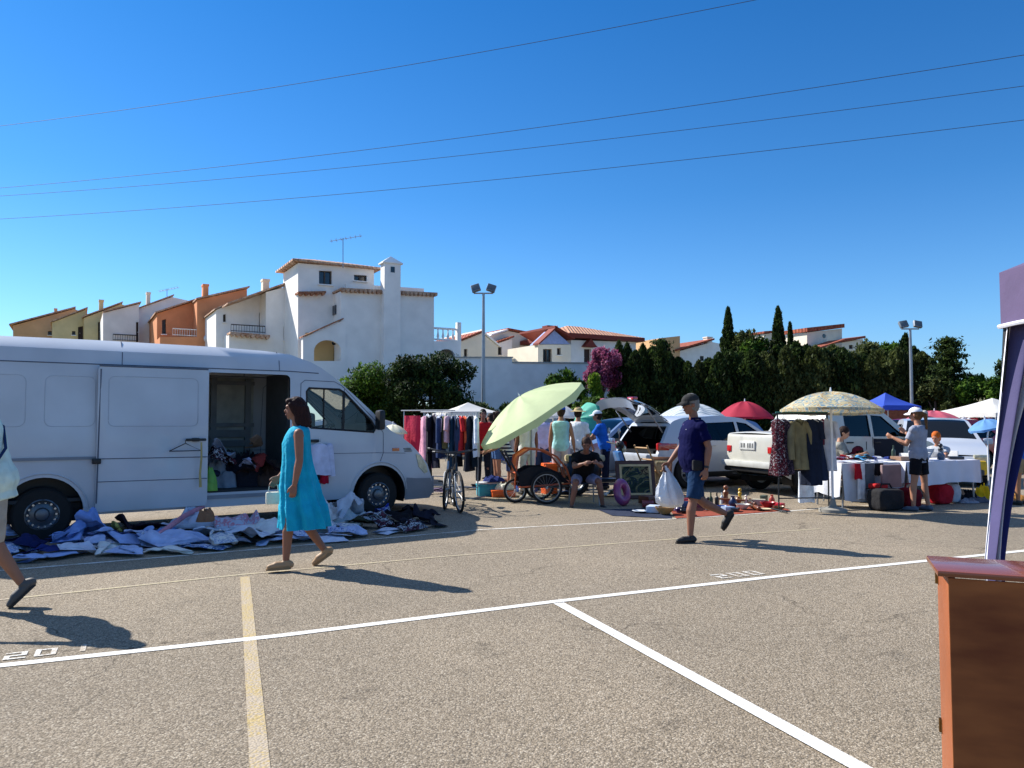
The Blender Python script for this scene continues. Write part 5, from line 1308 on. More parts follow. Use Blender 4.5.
# tiered conifer
def conifer(px, yt, yb, Y, wpx, label, seed):
    rr = random.Random(seed); pt = A(px, yt, Y); t = thing('conifer_tree', label, 'tree', (pt.x, Y, 0)); H = pt.z; W = wpx/FPX*Y/2; mb = MB(); br = MB(); L_ = []
    br.tube([(0, 0, 0), (0, 0, H*.5), (0, 0, H*.97)], [.16, .10, .02], 8)
    for k in range(34):
        f = .22+.76*k/34; z = H*f; a = k*2.4; r_ = W*(1-f**2.2)*.95+.15; r_ *= rr.uniform(.7, 1.15); e = Vector((math.cos(a)*r_, math.sin(a)*r_, z+r_*.16)); br.tube([(0, 0, z), e*.5+Vector((0, 0, z*.5-.03)), e], [.035, .022, .008], 5)
        for _ in range(190):
            g_ = rr.random()**.6; c = Vector((0, 0, z)).lerp(e, g_); w_ = .10+.17*(1-abs(g_-.6))
            L_.append((c+Vector((rr.gauss(0, w_), rr.gauss(0, w_), rr.gauss(.02, .07))), Vector((math.cos(a), math.sin(a), .3))))
    leaves(mb, L_, .20, rr, .4); mb.build('crown', FO_cyp, t, smooth=0, clean=False); br.build('trunk', M_bark, t)
conifer(948, 336, 410, 39, 44, 'tiered dark conifer with open horizontal branches on the right', 75)
conifer(661, 338, 410, 43, 16, 'thin conifer tip poking above the left part of the hedge', 76)

# ------------------------------------------------------------------ light poles and wires
def pole(px, yt, Y, label, dz, aim):
    p = A(px, yt, Y); t = thing('light_pole', label, 'light pole', (p.x, Y, 0)); H = p.z
    MB().tube([(0, 0, 0), (0, 0, H*.5), (0, 0, H-.2)], [.10, .085, .06], 12).build('pole', M_steel, t)
    MB().tube([(-.45, 0, H-.2), (.45, 0, H-.2)], .035, 8).build('crossarm', M_steel, t)
    MB().box((0, 0, .06), (.4, .4, .12)).build('base', M_steel, t)
    for s in (-1, 1):
        r3 = Matrix.Rotation(R(s*aim), 3, 'Y') @ Matrix.Rotation(R(-25), 3, 'X'); m = MB(); m.rbox((s*.36, -.05, H+.03), (.42, .16, .36), .03, rot=r3); f = m.build('floodlight', M_steel, t)
        m = MB(); m.rbox(Vector((s*.36, -.05, H+.03))+r3 @ Vector((0, -.085, 0)), (.36, .02, .30), .005, rot=r3); m.build('lens', mat('lamp_glass', '#59646a', rough=.15), f)
pole(483.5, 289, 35, 'slender steel pole with twin floodlights behind the clothes racks', 0, 18)
pole(910, 325, 38.5, 'slender steel pole with twin floodlights in front of the hedge on the right', 0, 10)
M_wire = mat('cable', '#33302e', rough=.7)
def wire(pts, Y0, label):
    """pts: three pixels; straight in plan, at a constant height with sag"""
    (x0, y0), (x1, y1), (x2, y2) = pts; a = A(x0, y0, Y0); r2 = ray(x2, y2); t = (a.z-HCAM)/r2.z; c = Vector((r2.x*t, r2.y*t, a.z))
    # mid point on the vertical plane through a and c
    r1 = ray(x1, y1); nn = Vector(((c-a).y, -(c-a).x, 0)).normalized(); t1 = a.dot(nn)/r1.dot(nn); b = Vector((r1.x*t1, r1.y*t1, HCAM+r1.z*t1))
    f = (b-a).dot(c-a)/(c-a).length_squared; sag = (b.z-a.z)/(f*(f-1)) if abs(f*(f-1)) > .01 else 0
    P = []
    for k in range(61):
        g_ = -.9+2.9*k/60; q = a+(c-a)*g_; q.z = a.z+sag*g_*(g_-1)*1.0; P.append(q)
    tag(MB().tube(P, .0065, 6).build('power_line', M_wire), label, 'power line', None)
wire([(0, 126), (400, 66.5), (755, 0)], 24, 'topmost overhead cable crossing the upper left sky')
wire([(0, 188), (512, 131), (1024, 55)], 25, 'second overhead cable from the top, thinnest over the left houses')
wire([(0, 196), (512, 150), (1024, 86)], 26, 'third overhead cable from the top')
wire([(0, 219), (512, 178), (1024, 120)], 25, 'lowest overhead cable crossing above the villas')
# ------------------------------------------------------------------ parked cars
def hatch(s=1): return dict(
    L=4.1, W=1.76, belt=.93, sill=.22, r=.31, wheels=(-1.25, 1.28), tumble=.34, plan=.09,
    contour=[(-2.0, .30), (-2.05, .62), (-2.0, .95, 'glass'), (-1.62, 1.42), (-1.3, 1.50), (-.4, 1.53), (.25, 1.47, 'glass'), (1.02, .98), (1.5, .88), (1.9, .72), (2.04, .52), (2.0, .28)],
    windows=[[(-1.55, .98), (-1.72, 1.08), (-1.42, 1.34), (-.98, 1.38), (-.98, .96)], [(-.9, .96), (-.9, 1.385), (-.05, 1.40), (-.03, .95)], [(.05, .95), (.03, 1.395), (.28, 1.36), (.86, .98), (.86, .95)]],
    seams=[[(-.02, .3), (0, .95)], [(-.94, .5), (-.94, .95)], [(.92, .34), (.92, .93)], [(-.94, .5), (-.9, .3), (.92, .28)]], handles=[(-.72, .84), (.14, .84)], mirror=(.82, 1.0))
def lights(L, W, zf=.66, zr=.78, tl=(.06, .22, .16)):
    return [('headlight', mat('headlight_lens', '#c9c3a4', rough=.15, coat=1), [((L/2-.12, s*(W/2-.22), zf), (.14, .30, .14), .03) for s in (-1, 1)]),
            ('tail_light', M_redlens, [((-L/2+.07, s*(W/2-.20), zr), tl, .02) for s in (-1, 1)])]
def plate_parts(L, zr=.58, zf=.42): return [('number_plate', mat('plate_white', '#c9c9c4', rough=.5), [((-L/2-.02, 0, zr), (.02, .50, .11), .004), ((L/2+.03, 0, zf), (.02, .50, .11), .004)]),
                        ('bumper', mat('bumper_grey', '#3b3d42', rough=.6), [((-L/2+.02, 0, .42), (.12, 1.4, .14), .04), ((L/2-.02, 0, .34), (.12, 1.4, .14), .04)])]
M_silver = mat('silver_blue_paint', '#7388a6', rough=.35, metal=.35, coat=.6, var=.04, scale=2)
M_cwhite = mat('white_car_paint', '#b4b9c1', rough=.35, coat=.6, var=.03, scale=2)
M_cred = mat('red_car_paint', '#a31f26', rough=.3, coat=.8, var=.04)
M_cyel = mat('yellow_plastic', '#e0b21c', rough=.5)
# silver-blue estate behind the people
P = hatch(); P['parts'] = lights(4.1, 1.76)+plate_parts(4.1); P['contour'] = [(-2.2, .30), (-2.22, .75), (-2.12, .98, 'glass'), (-1.92, 1.40), (-1.6, 1.48), (-.4, 1.54), (.25, 1.47, 'glass'), (1.02, .98), (1.5, .88), (1.9, .72), (2.04, .52), (2.0, .28)]
P['windows'] = [[(-1.85, 1.0), (-1.78, 1.36), (-.98, 1.40), (-.98, .96)], hatch()['windows'][1], hatch()['windows'][2]]
p = A(615, 420, 19.6); c1, _ = car('estate_car', 'silver-blue estate car parked behind the man in the bright blue t-shirt', (p.x, p.y, 0), R(208), M_silver, P)
# white crossover with raised tailgate
LB = 4.4
P = dict(L=LB, W=1.84, belt=1.02, sill=.26, r=.35, wheels=(-1.35, 1.35), tumble=.34, plan=.10,
    contour=[(-2.08, .36), (-2.16, .70), (-2.12, .80, 'open'), (-2.02, 1.02, 'open'), (-1.72, 1.46), (-1.4, 1.55), (-.4, 1.60), (.3, 1.54, 'glass'), (1.1, 1.06), (1.6, .97), (2.0, .82), (2.18, .60), (2.14, .30)],
    windows=[[(-1.35, 1.08), (-1.55, 1.18), (-1.25, 1.40), (-.98, 1.42), (-.98, 1.05)], [(-.9, 1.05), (-.9, 1.43), (-.0, 1.46), (.02, 1.03)], [(.1, 1.03), (.08, 1.46), (.35, 1.42), (.95, 1.05), (.95, 1.03)]],
    seams=[[(.06, .34), (.06, 1.03)], [(-.94, .6), (-.94, 1.05)], [(1.0, .36), (1.0, 1.02)]], handles=[(-.72, .94), (.22, .94)], mirror=(.9, 1.1),
    parts=[('headlight', mat('headlight_lens', '#c9c3a4', rough=.15, coat=1), [((2.0, s*.70, .74), (.2, .34, .12), .03) for s in (-1, 1)]), ('bumper', M_cwhite, [((-2.1, 0, .52), (.16, 1.5, .26), .06)]),
           ('sill_cladding', M_black, [((0, s*.90, .30), (2.0, .04, .12), .015) for s in (-1, 1)])])
pB = A(658, 420, 16.4); pB = Vector((pB.x, pB.y, 0)); aB = R(25); uB = Vector((math.cos(aB), math.sin(aB), 0)); nB = Vector((-uB.y, uB.x, 0))
cB = pB+uB*2.15+nB*.86
c2, wfB = car('crossover_car', 'white crossover car with its tailgate raised behind the man in navy polo', cB, aB, M_cwhite, P)
for s in (-1, 1):
    m = MB(); m.rbox((-2.0, s*(wfB(-2.0, .92)-.03), .92), (.30, .10, .17), .04, rz=s*.12); m.rbox((-1.80, s*(wfB(-1.8, .93)-.003), .93), (.26, .03, .12), .012, rz=s*.08); m.build('tail_light', M_redlens, c2)
m = MB(); hg = Vector((-1.66, 0, 1.53)); tip = Vector((-2.72, 0, 2.0))
def tg(u, v, dd=0): q = hg.lerp(tip, u); bulge = .10*math.sin(PI*u); return (q.x, (v-.5)*2*(.62+.10*u), q.z+bulge+dd-.09*(2*v-1)**4)
for u0, u1, v0, v1 in ((0, .12, 0, 1), (.55, 1, 0, 1), (.12, .55, 0, .1), (.12, .55, .9, 1)):
    m.grid(lambda u, v: tg(u0+(u1-u0)*u, v0+(v1-v0)*v), 6, 8); m.grid(lambda u, v: tg(u0+(u1-u0)*u, v0+(v1-v0)*v, -.05), 6, 8)
m.grid(lambda u, v: (tip.x-.03+.12*v, (u-.5)*1.44, tip.z-.02-.20*v-.09*(2*u-1)**4), 8, 3)
tgo = m.build('tailgate', M_cwhite, c2)
m = MB(); m.grid(lambda u, v: tg(.12+.43*u, .1+.8*v, -.02), 5, 6); m.build('tailgate_window', M_tint, tgo)
m = MB(); m.grid(lambda u, v: tg(.56+.4*u, .06+.88*v, -.055), 5, 6); m.build('inner_trim', M_black, tgo)
for s in (-1, 1):
    MB().rbox((-2.60, s*.56, 1.97), (.14, .22, .06), .02).build('tail_lens', M_redlens, tgo)
    MB().tube([(-1.85, s*.62, 1.22), (-2.25, s*.63, 1.72)], .018, 6).build('gas_strut', M_steel, c2)
# boot contents
box_ = MB(); box_.box((-1.75, 0, .80), (.7, 1.2, .06)); box_.build('boot_floor', M_black, c2)
# white 4x4 / long-cab utility car, its rear at left and front at right
P = dict(L=4.3, W=1.68, belt=1.14, sill=.32, r=.34, wheels=(-1.38, 1.25), tumble=.20, plan=.07, xc=0, seats=(.55, -.1),
    contour=[(-2.10, .50), (-2.14, .80), (-2.12, 1.18), (-2.06, 1.23), (-1.00, 1.24, 'glass'), (-.86, 1.62), (-.74, 1.69), (-.3, 1.73), (.62, 1.69, 'glass'), (1.28, 1.20), (1.5, 1.12), (1.95, 1.02), (2.14, .85), (2.14, .40)],
    windows=[[(-.42, 1.17), (-.42, 1.59), (.22, 1.60), (.22, 1.16)], [(.30, 1.16), (.30, 1.60), (.58, 1.58), (1.05, 1.21), (1.05, 1.16)]],
    seams=[[(.26, .40), (.26, 1.15)], [(-.5, .7), (-.5, 1.17)], [(1.12, .44), (1.12, 1.15)], [(-1.0, .45), (-1.0, 1.2)], [(-2.05, .98), (1.9, .94)]], handles=[(-.34, 1.04), (.38, 1.04)], mirror=(.98, 1.22), handle_mat=M_black, mirror_mat=M_black,
    parts=[('tail_light', M_redlens, [((-2.14, s*.66, .90), (.07, .15, .13), .012) for s in (-1, 1)]), ('headlight', mat('headlight_lens', '#c9c3a4', rough=.15), [((2.13, s*.60, .84), (.06, .3, .16), .02) for s in (-1, 1)]),
           ('bumper', mat('white_plastic', '#b4b5b0', rough=.6), [((-2.22, 0, .60), (.12, 1.62, .13), .04)]), ('lower_bumper', M_black, [((-2.17, 0, .48), (.10, 1.56, .09), .03), ((2.16, 0, .50), (.14, 1.6, .24), .05)]),
           ('number_plate', mat('plate_white', '#c9c9c4', rough=.5), [((-2.195, .02, .98), (.03, .50, .18), .01)])])
pC = A(777, 420, 14.9); pC = Vector((pC.x, pC.y, 0)); aC = R(20); uC = Vector((math.cos(aC), math.sin(aC), 0)); nC = Vector((-uC.y, uC.x, 0))
c3, wfC = car('pickup_truck', 'off-white double-cab pickup with rear plate showing, parked behind the coat rack', pC+uC*2.12+nC*.82, aC, mat('cream_car_paint', '#bdbbb0', rough=.4, coat=.5, var=.04), P, 'pickup')
m = MB()
for k, (y0, w_) in enumerate([(-.20, .035), (-.14, .03), (-.09, .035), (-.04, .03), (.06, .035), (.11, .03), (.17, .035)]): m.box((-2.212, y0+.02, .98), (.006, w_*.6, .09))
m.build('plate_lettering', M_black, c3, smooth=0)
m = MB()
V, T_ = panel([(.28, .58), (.28, 1.12), (1.10, 1.11), (1.10, .58)], [], .2); m.add([(x, -(wfC(x, z)+.006), z) for x, z in V], T_); m.build('door_panel', mat('navy_gloss', '#0a1022', rough=.6, var=.1, spec=.2), c3)
# white and yellow hatchback facing us behind the long table
P = hatch(); P['parts'] = lights(4.1, 1.76)+plate_parts(4.1)
p = A(968, 420, 17.6); c4, _ = car('hatchback_car', 'white hatchback with yellow lower front behind the long white table', (p.x, p.y+1.4, 0), R(-112), M_cwhite, P)
m = MB(); m.rbox((2.02, 0, .44), (.12, 1.5, .32), .08); m.rbox((1.4, -.88, .40), (.9, .05, .26), .02); m.rbox((1.9, -.70, .44), (.3, .3, .32), .08); m.build('yellow_bumper', M_cyel, c4)
P = hatch(); P['parts'] = lights(4.1, 1.76)+plate_parts(4.1)
p = A(925, 420, 23); c5, _ = car('red_hatchback', 'red hatchback parked behind the people in peach and pink', (p.x, p.y, 0), R(190), M_cred, P)
P = hatch(); P['parts'] = lights(4.1, 1.76)+plate_parts(4.1)
p = A(905, 420, 29); car('small_red_car', 'small red car further back near the blue gazebo', (p.x, p.y, 0), R(215), M_cred, P)
P = hatch(); P['parts'] = lights(4.1, 1.76)+plate_parts(4.1)
p = A(326, 420, 18.5); car('small_white_car', 'small white car seen through the cab windows of the van', (p.x, p.y, 0), R(195), M_cwhite, P)
P = hatch(); P['parts'] = lights(4.1, 1.76)+plate_parts(4.1)
p = A(700, 420, 24); car('grey_hatchback', 'pale grey hatchback parked behind the striped parasol', (p.x, p.y, 0), R(200), M_silver, P)

# ------------------------------------------------------------------ bicycles and the like
def bikewheel(root, c, r, axis='y', tr=.022, spokes=20, name='wheel'):
    w_ = bpy.data.objects.new(name, None); col.objects.link(w_); w_.parent = root; w_.location = c
    MB().torus((0, 0, 0), r-tr, tr, 36, 8, axis).build('tyre', M_tyre, w_)
    m = MB(); m.torus((0, 0, 0), r-tr*2.3, tr*.5, 36, 6, axis)
    for k in range(spokes):
        a = 2*PI*k/spokes; rr = r-tr*2.2; e = {'y': (rr*math.cos(a), 0, rr*math.sin(a))}[axis]; s_ = .025*(-1)**k; m.tube([(0, s_, 0), e], .002, 4)
    m.cyl((0, -.035, 0), (0, .035, 0), .02); m.build('rim', M_steel, w_); return w_
def bicycle(label, loc, rz, m, steer=0, lean=0):
    t = thing('bicycle', label, 'bicycle', loc, rz); t.rotation_euler = (lean, 0, rz)
    r = .34; bikewheel(t, (-.52, 0, r), r)
    f = bikewheel(t, (.52, 0, r), r); f.rotation_euler = (0, 0, steer)
    BB = (-.08, 0, .28); ST = (-.22, 0, .72); HT = (.30, 0, .80); HB_ = (.34, 0, .66)
    k = MB(); k.tube([BB, ST], .018); k.tube([BB, HB_], .02); k.tube([(ST[0]+.03, 0, .66), HT], .017); k.tube([HT, HB_], .02)
    for s in (-1, 1): k.tube([BB, (-.52, s*.05, r)], .010); k.tube([(ST[0]+.02, 0, .68), (-.52, s*.05, r)], .010)
    k.build('frame', m, t)
    k = MB()
    for s in (-1, 1): k.tube([HB_, (.40, s*.045, .60), (.52, s*.05, r)], .012)
    k.build('fork', M_steel, t)
    k = MB(); k.tube([(.30, 0, .80), (.28, 0, .95)], .014); k.tube([(.20, -.32, .99), (.30, -.18, .97), (.32, 0, .95), (.30, .18, .97), (.20, .32, .99)], .012); k.build('handlebar', M_black, t)
    for s in (-1, 1): MB().cyl((.20, s*.32, .99), (.13, s*.36, .99), .018).build('grip', M_black, t)
    k = MB(); k.tube([ST, (-.25, 0, .86)], .013); k.ball((-.27, 0, .90), (.14, .075, .035)); k.caps((-.20, 0, .90), (-.08, 0, .89), .04, .025); k.build('saddle', M_black, t)
    k = MB(); k.lathe([(.001, -.012), (.09, -.01), (.09, .01), (.001, .012)], (BB[0], -.05, BB[2]), 20, 'y'); k.build('chainwheel', M_steel, t)
    for s in (-1, 1): k = MB(); k.tube([(BB[0], s*.06, BB[2]), (BB[0]+s*.10, s*.08, BB[2]-s*.13)], .010); k.box((BB[0]+s*.10, s*.12, BB[2]-s*.13), (.09, .08, .02)); k.build('pedal', M_black, t)
    return t
p0, p1 = G(456, 513), G(441, 505); mid = (p0+p1)/2; a_ = math.atan2(p0.y-p1.y, p0.x-p1.x)
bicycle('black city bicycle on its stand seen from the front beside the van bonnet', (-.93, 12.85, 0), R(-80), mat('bike_black', '#22262b', rough=.35), .12, .05)
b2 = bicycle('silver bicycle leaning just behind the black one at the clothes rack', (-1.16, 13.35, 0), R(-86), mat('bike_silver', '#9da3a8', rough=.3, metal=.6), -.1, -.06)

# orange bicycle trailer
p = A(543, 490, 14.0); bt = thing('bicycle_trailer', 'orange and black bicycle trailer with big wheels under the green parasol', 'bicycle trailer', (p.x, p.y, 0), R(8))
for sx, sy, r in ((.0, -.36, .29), (.0, .36, .29), (-.52, -.05, .22)): bikewheel(bt, (sx, sy, r), r)
k = MB()
arch_ = [(-.55, .55), (-.50, .85), (-.30, .98), (-.05, .96), (.20, .84), (.38, .62), (.46, .38)]
for s in (-.30, .30): k.tube([(x, s, z) for x, z in arch_], .018, 8)
k.tube([(-.55, -.30, .55), (-.52, 0, .24), (-.52, -.05, .22)], .015); k.tube([(.46, -.3, .38), (.46, .3, .38)], .015); k.tube([(-.55, -.3, .55), (-.55, .3, .55)], .015); k.tube([(-.5, -.3, .30), (.46, -.3, .36)], .015); k.tube([(-.5, .3, .30), (.46, .3, .36)], .015)
k.build('frame', mat('orange_tube', '#b5532a', rough=.4), bt)
k = MB(); k.grid(lambda u, v: ((lambda i, f: (arch_[i][0]*(1-f)+arch_[i+1][0]*f, (v-.5)*.58, arch_[i][1]*(1-f)+arch_[i+1][1]*f-.01))(min(5, int(u*5.999*.55)), (u*5.999*.55) % 1)), 12, 6); k.build('hood', mat('orange_cloth', '#d0602a', rough=.8, var=.12, bump=.3), bt)
k = MB()
for s in (-.28, .28):
    V, T_ = panel([(-.48, .30), (-.50, .55), (-.30, .66), (.0, .66), (.25, .55), (.42, .38)], []); k.add([(x, s, z) for x, z in V], T_)
k.box((0, 0, .29), (.9, .56, .02)); k.build('side_panel', M_dark, bt, smooth=0)
k = MB(); k.tube([(-.50, -.3, .5), (-.75, -.3, .95), (-.75, .3, .95), (-.50, .3, .5)], .02); k.build('push_handle', M_black, bt)
# scooter behind the seated man
p = A(603, 490, 15.3); sc = thing('motor_scooter', 'dark motor scooter with cream seat cover and round mirror behind the seated man', 'scooter', (p.x, p.y, 0), R(12))
bikewheel(sc, (-.55, 0, .26), .26, tr=.05, spokes=10); bikewheel(sc, (.62, 0, .26), .26, tr=.05, spokes=10)
k = MB(); k.rbox((-.45, 0, .52), (.72, .30, .30), .10); k.rbox((.0, 0, .30), (.55, .30, .08), .03); k.build('rear_body', mat('scooter_dark', '#1d2430', rough=.3, coat=.6), sc)
k = MB(); k.rbox((.38, 0, .58), (.10, .36, .62), .05, rot=rot_y(R(-16))); k.ball((.62, 0, .50), (.24, .09, .13)); k.build('leg_shield', mat('scooter_blue', '#3f6ea8', rough=.3, coat=.8), sc)
k = MB(); k.rbox((-.38, 0, .74), (.78, .32, .14), .06); k.build('seat', cloth('#b8a98c'), sc)
k = MB(); k.tube([(.60, 0, .3), (.34, 0, 1.0)], .03); k.tube([(.20, -.32, 1.05), (.30, -.12, 1.02), (.30, .12, 1.02), (.20, .32, 1.05)], .016); k.ball((.36, 0, 1.0), (.09, .12, .09)); k.build('handlebar', M_black, sc)
for s in (-1, 1): k = MB(); k.tube([(.26, s*.24, 1.04), (.24, s*.30, 1.22)], .007); k.lathe([(.001, -.012), (.06, -.01), (.06, .01), (.001, .012)], (.24, s*.30, 1.28), 16, 'x'); k.build('mirror', M_chrome, sc)
MB().ball((.44, 0, .92), (.05, .08, .08)).build('headlight', mat('headlight_lens', '#c9c3a4'), sc)
# ------------------------------------------------------------------ parasols and gazebos
def parasol(label, base, Hc, Rad, dome, m, tilt=None, n=8, val=.10, pole_r=.02, pole_m=None, pivot=None, off=Vector((0, 0, 0))):
    """Hc: height of the rim centre; tilt: axis vector of the canopy"""
    t = thing('parasol', label, 'parasol', base); ax = Vector(tilt or (0, 0, 1)).normalized(); q = Vector((0, 0, 1)).rotation_difference(ax).to_matrix(); c = Vector((0, 0, Hc))+off
    def P_(a, f, dz=0):
        k = (a/(2*PI)*n) % 1; sag = 1-.035*math.sin(PI*k)*f          # the hem draws in between ribs
        sg = .045*math.sin(PI*k)*math.sin(PI*f)
        return c+q @ Vector((Rad*f*sag*math.cos(a), Rad*f*sag*math.sin(a), dome*(1-f**1.9)-sg*Rad+dz))
    m_ = MB(); nu = n*6
    m_.grid(lambda u, v: P_(2*PI*u, .02+.98*v), nu, 8)
    m_.grid(lambda u, v: P_(2*PI*u, 1.0)+q @ Vector((0, 0, -val*v*(1-.25*abs(math.sin(2*PI*u*n/2))))), nu, 2)
    m_.build('canopy', m, t, smooth=40)
    k = MB()
    for i in range(n):
        a = 2*PI*i/n; rb = MB(); rb.tube([P_(a, f, -.012) for f in (.03, .3, .6, .85, 1.0)], .006, 5); rb.tube([c+q @ Vector((0, 0, dome*.45)), P_(a, .5, -.015)], .005, 5); rb.build('rib', M_steel, t)
    MB().cyl(c+q @ Vector((0, 0, dome-.01)), c+q @ Vector((0, 0, dome+.07)), .022, .008, 8).build('finial', M_wpaint, t)
    pm_ = pole_m or M_wpaint; joint = c+q @ Vector((0, 0, -.08))
    k = MB(); k.tube([Vector((0, 0, 0)), Vector((joint.x*.0, joint.y*.0, max(.3, joint.z-.10))), joint, c+q @ Vector((0, 0, dome))], pole_r, 10); k.build('pole', pm_, t)
    k = MB(); k.lathe([(.001, 0), (.22, 0), (.22, .05), (.06, .09), (.035, .22), (.001, .22)], (0, 0, .002), 20); k.build('base', mat('concrete', '#8b8880', rough=.9), t)
    return t
M_pgreen = mat('pale_green_canvas', '#cfdcaa', rough=.8, var=.04, bump=.15, bscale=6)
_b = M_pgreen.node_tree.nodes['Principled BSDF']
def translucent(m, amt=.3):
    nt = m.node_tree; N = nt.nodes; L = nt.links; b = N['Principled BSDF']; tl = N.new('ShaderNodeBsdfTranslucent'); mx = N.new('ShaderNodeMixShader'); mx.inputs[0].default_value = amt
    src = b.inputs['Base Color'].links[0].from_socket; L.new(src, tl.inputs[0]); L.new(b.outputs[0], mx.inputs[1]); L.new(tl.outputs[0], mx.inputs[2]); L.new(mx.outputs[0], N['Material Output'].inputs[0]); return m
translucent(M_pgreen, .35)
g0 = G(531, 499); gp = g0
t_ = parasol('big pale green parasol tilted over towards the left, shading the bicycle trailer', gp, 0, 1.13, .40, M_pgreen, (-.50, -.10, .80), 8, .14, .022, M_steel, off=Vector((.0, 0, 1.62)))
M_pat = pattern('printed_canvas', ['#cfc6a4', '#c4b88f', '#7f98a4', '#cfc6a8', '#b79a70', '#c4ba96'], 4.5); translucent(M_pat, .3)
parasol('faded parasol printed in cream, blue and brown over the clothes stall', G(833, 512), 1.66, .82, .31, M_pat, (.02, .05, 1), 8, .05, .02, M_wpaint)
M_rp = mat('raspberry_canvas', '#b2213f', rough=.8, var=.06, bump=.15, bscale=6); translucent(M_rp, .3)
p = A(745, 420, 19.5); parasol('raspberry red parasol behind the white utility car', (p.x, p.y, 0), 1.58, .72, .40, M_rp, (0, 0, 1), 8, .06)
M_sp = stripes('grey_white_stripes', ['#d9dee2', '#d9dee2', '#9fb0b8'], 9, 'y'); translucent(M_sp, .3)
p = A(694, 420, 18.9); parasol('white parasol with thin grey stripes behind the man in navy polo', (p.x, p.y, 0), 1.52, .92, .40, M_sp, (.05, 0, 1), 8, .06)
M_lb = mat('light_blue_canvas', '#6fa5dc', rough=.8); translucent(M_lb, .35)
p = A(987, 420, 15); parasol('small light blue parasol beside the gazebo curtain', (p.x, p.y, 0), 1.36, .34, .16, M_lb, (-.25, 0, 1), 8, .05, .015)
M_wc = mat('white_canvas', '#e6e4de', rough=.8, var=.03); translucent(M_wc, .3)
p = A(934, 420, 22.5); parasol('dusty pink parasol between the ponytailed woman and the white gazebo', (p.x, p.y, 0), 1.46, .85, .32, mat('dusty_pink_canvas', '#b04a5c', rough=.8), (.05, 0, 1), 8, .08)
p = A(553, 420, 22); parasol('white parasol behind the person in lavender shirt', (p.x, p.y, 0), 1.62, .75, .40, M_wc, (0, 0, 1), 8, .08)
p = A(393, 430, 17.5); parasol('small cream parasol just above the van bonnet', (p.x, p.y, 0), 1.22, .33, .18, mat('cream_canvas', '#dcd6b8', rough=.8), (0, 0, 1), 8, .05, .015)
M_tg = mat('teal_canvas', '#2f9a84', rough=.7, var=.05); M_tb = mat('aqua_canvas', '#7fc4d6', rough=.7, var=.05)
p = A(586, 421, 17.2); t_ = parasol('teal and aqua parasol folded on its side behind the man in white t-shirt', (p.x, p.y, 0), 1.48, .44, .22, M_tg, (-.85, -.55, .25), 8, .10, .015)
def gazebo(label, c, w_, d_, he, hp, m, rz=0, val=.16, legm=None):
    t = thing('gazebo', label, 'gazebo', c, rz); k = MB(); pk = Vector((0, 0, hp)); cs = [Vector((a*w_/2, b*d_/2, he)) for a, b in ((-1, -1), (1, -1), (1, 1), (-1, 1))]
    for i in range(4):
        a, b = cs[i], cs[(i+1) % 4]
        def f(u, v):
            e = a.lerp(b, u); q = pk.lerp(e, v); q.z -= .10*math.sin(PI*v)*(hp-he); return q
        k.grid(f, 8, 8); k.grid(lambda u, v: a.lerp(b, u)+Vector((0, 0, -val*v*(1-.12*abs(math.sin(PI*6*u))))), 24, 2)
    k.build('canopy', m, t, smooth=30)
    for q in cs: MB().box((q.x*.985, q.y*.985, he/2), (.03, .03, he)).build('leg', legm or M_steel, t)
    return t
M_bg = mat('blue_canvas', '#3558c8', rough=.75, var=.05); translucent(M_bg, .3)
p = A(886, 420, 34); gazebo('blue pop-up gazebo roof in front of the hedge', (p.x, p.y, 0), 2.0, 2.0, 2.10, 2.72, M_bg, R(15))
p = A(468, 420, 29); gazebo('white pop-up gazebo behind the clothes racks', (p.x, p.y, 0), 2.3, 2.0, 1.75, 2.17, M_wc, R(20))
p = A(993, 420, 25); gz = gazebo('wide white pop-up gazebo at the right behind the cars', (p.x, p.y, 0), 2.9, 2.6, 1.72, 2.22, M_wc, R(18), .14)
HM_ = {}
def hget(x, y): return HM_.get((int(math.floor(x/.03)), int(math.floor(y/.03))), 0.0)
def shape2d(kind, W, H, rr):
    if kind == 'tee': return [(-.22*W, -.5*H), (.22*W, -.5*H), (.24*W, .18*H), (.5*W, .05*H), (.56*W, .24*H), (.2*W, .5*H), (.07*W, .46*H), (-.07*W, .46*H), (-.2*W, .5*H), (-.56*W, .24*H), (-.5*W, .05*H), (-.24*W, .18*H)]
    if kind == 'legs': return [(-.3*W, .5*H), (.3*W, .5*H), (.36*W, -.5*H), (.08*W, -.5*H), (0, .12*H), (-.08*W, -.5*H), (-.36*W, -.5*H)]
    return [(-.5*W, -.5*H), (.5*W, -.46*H), (.48*W, .5*H), (-.46*W, .48*H)]
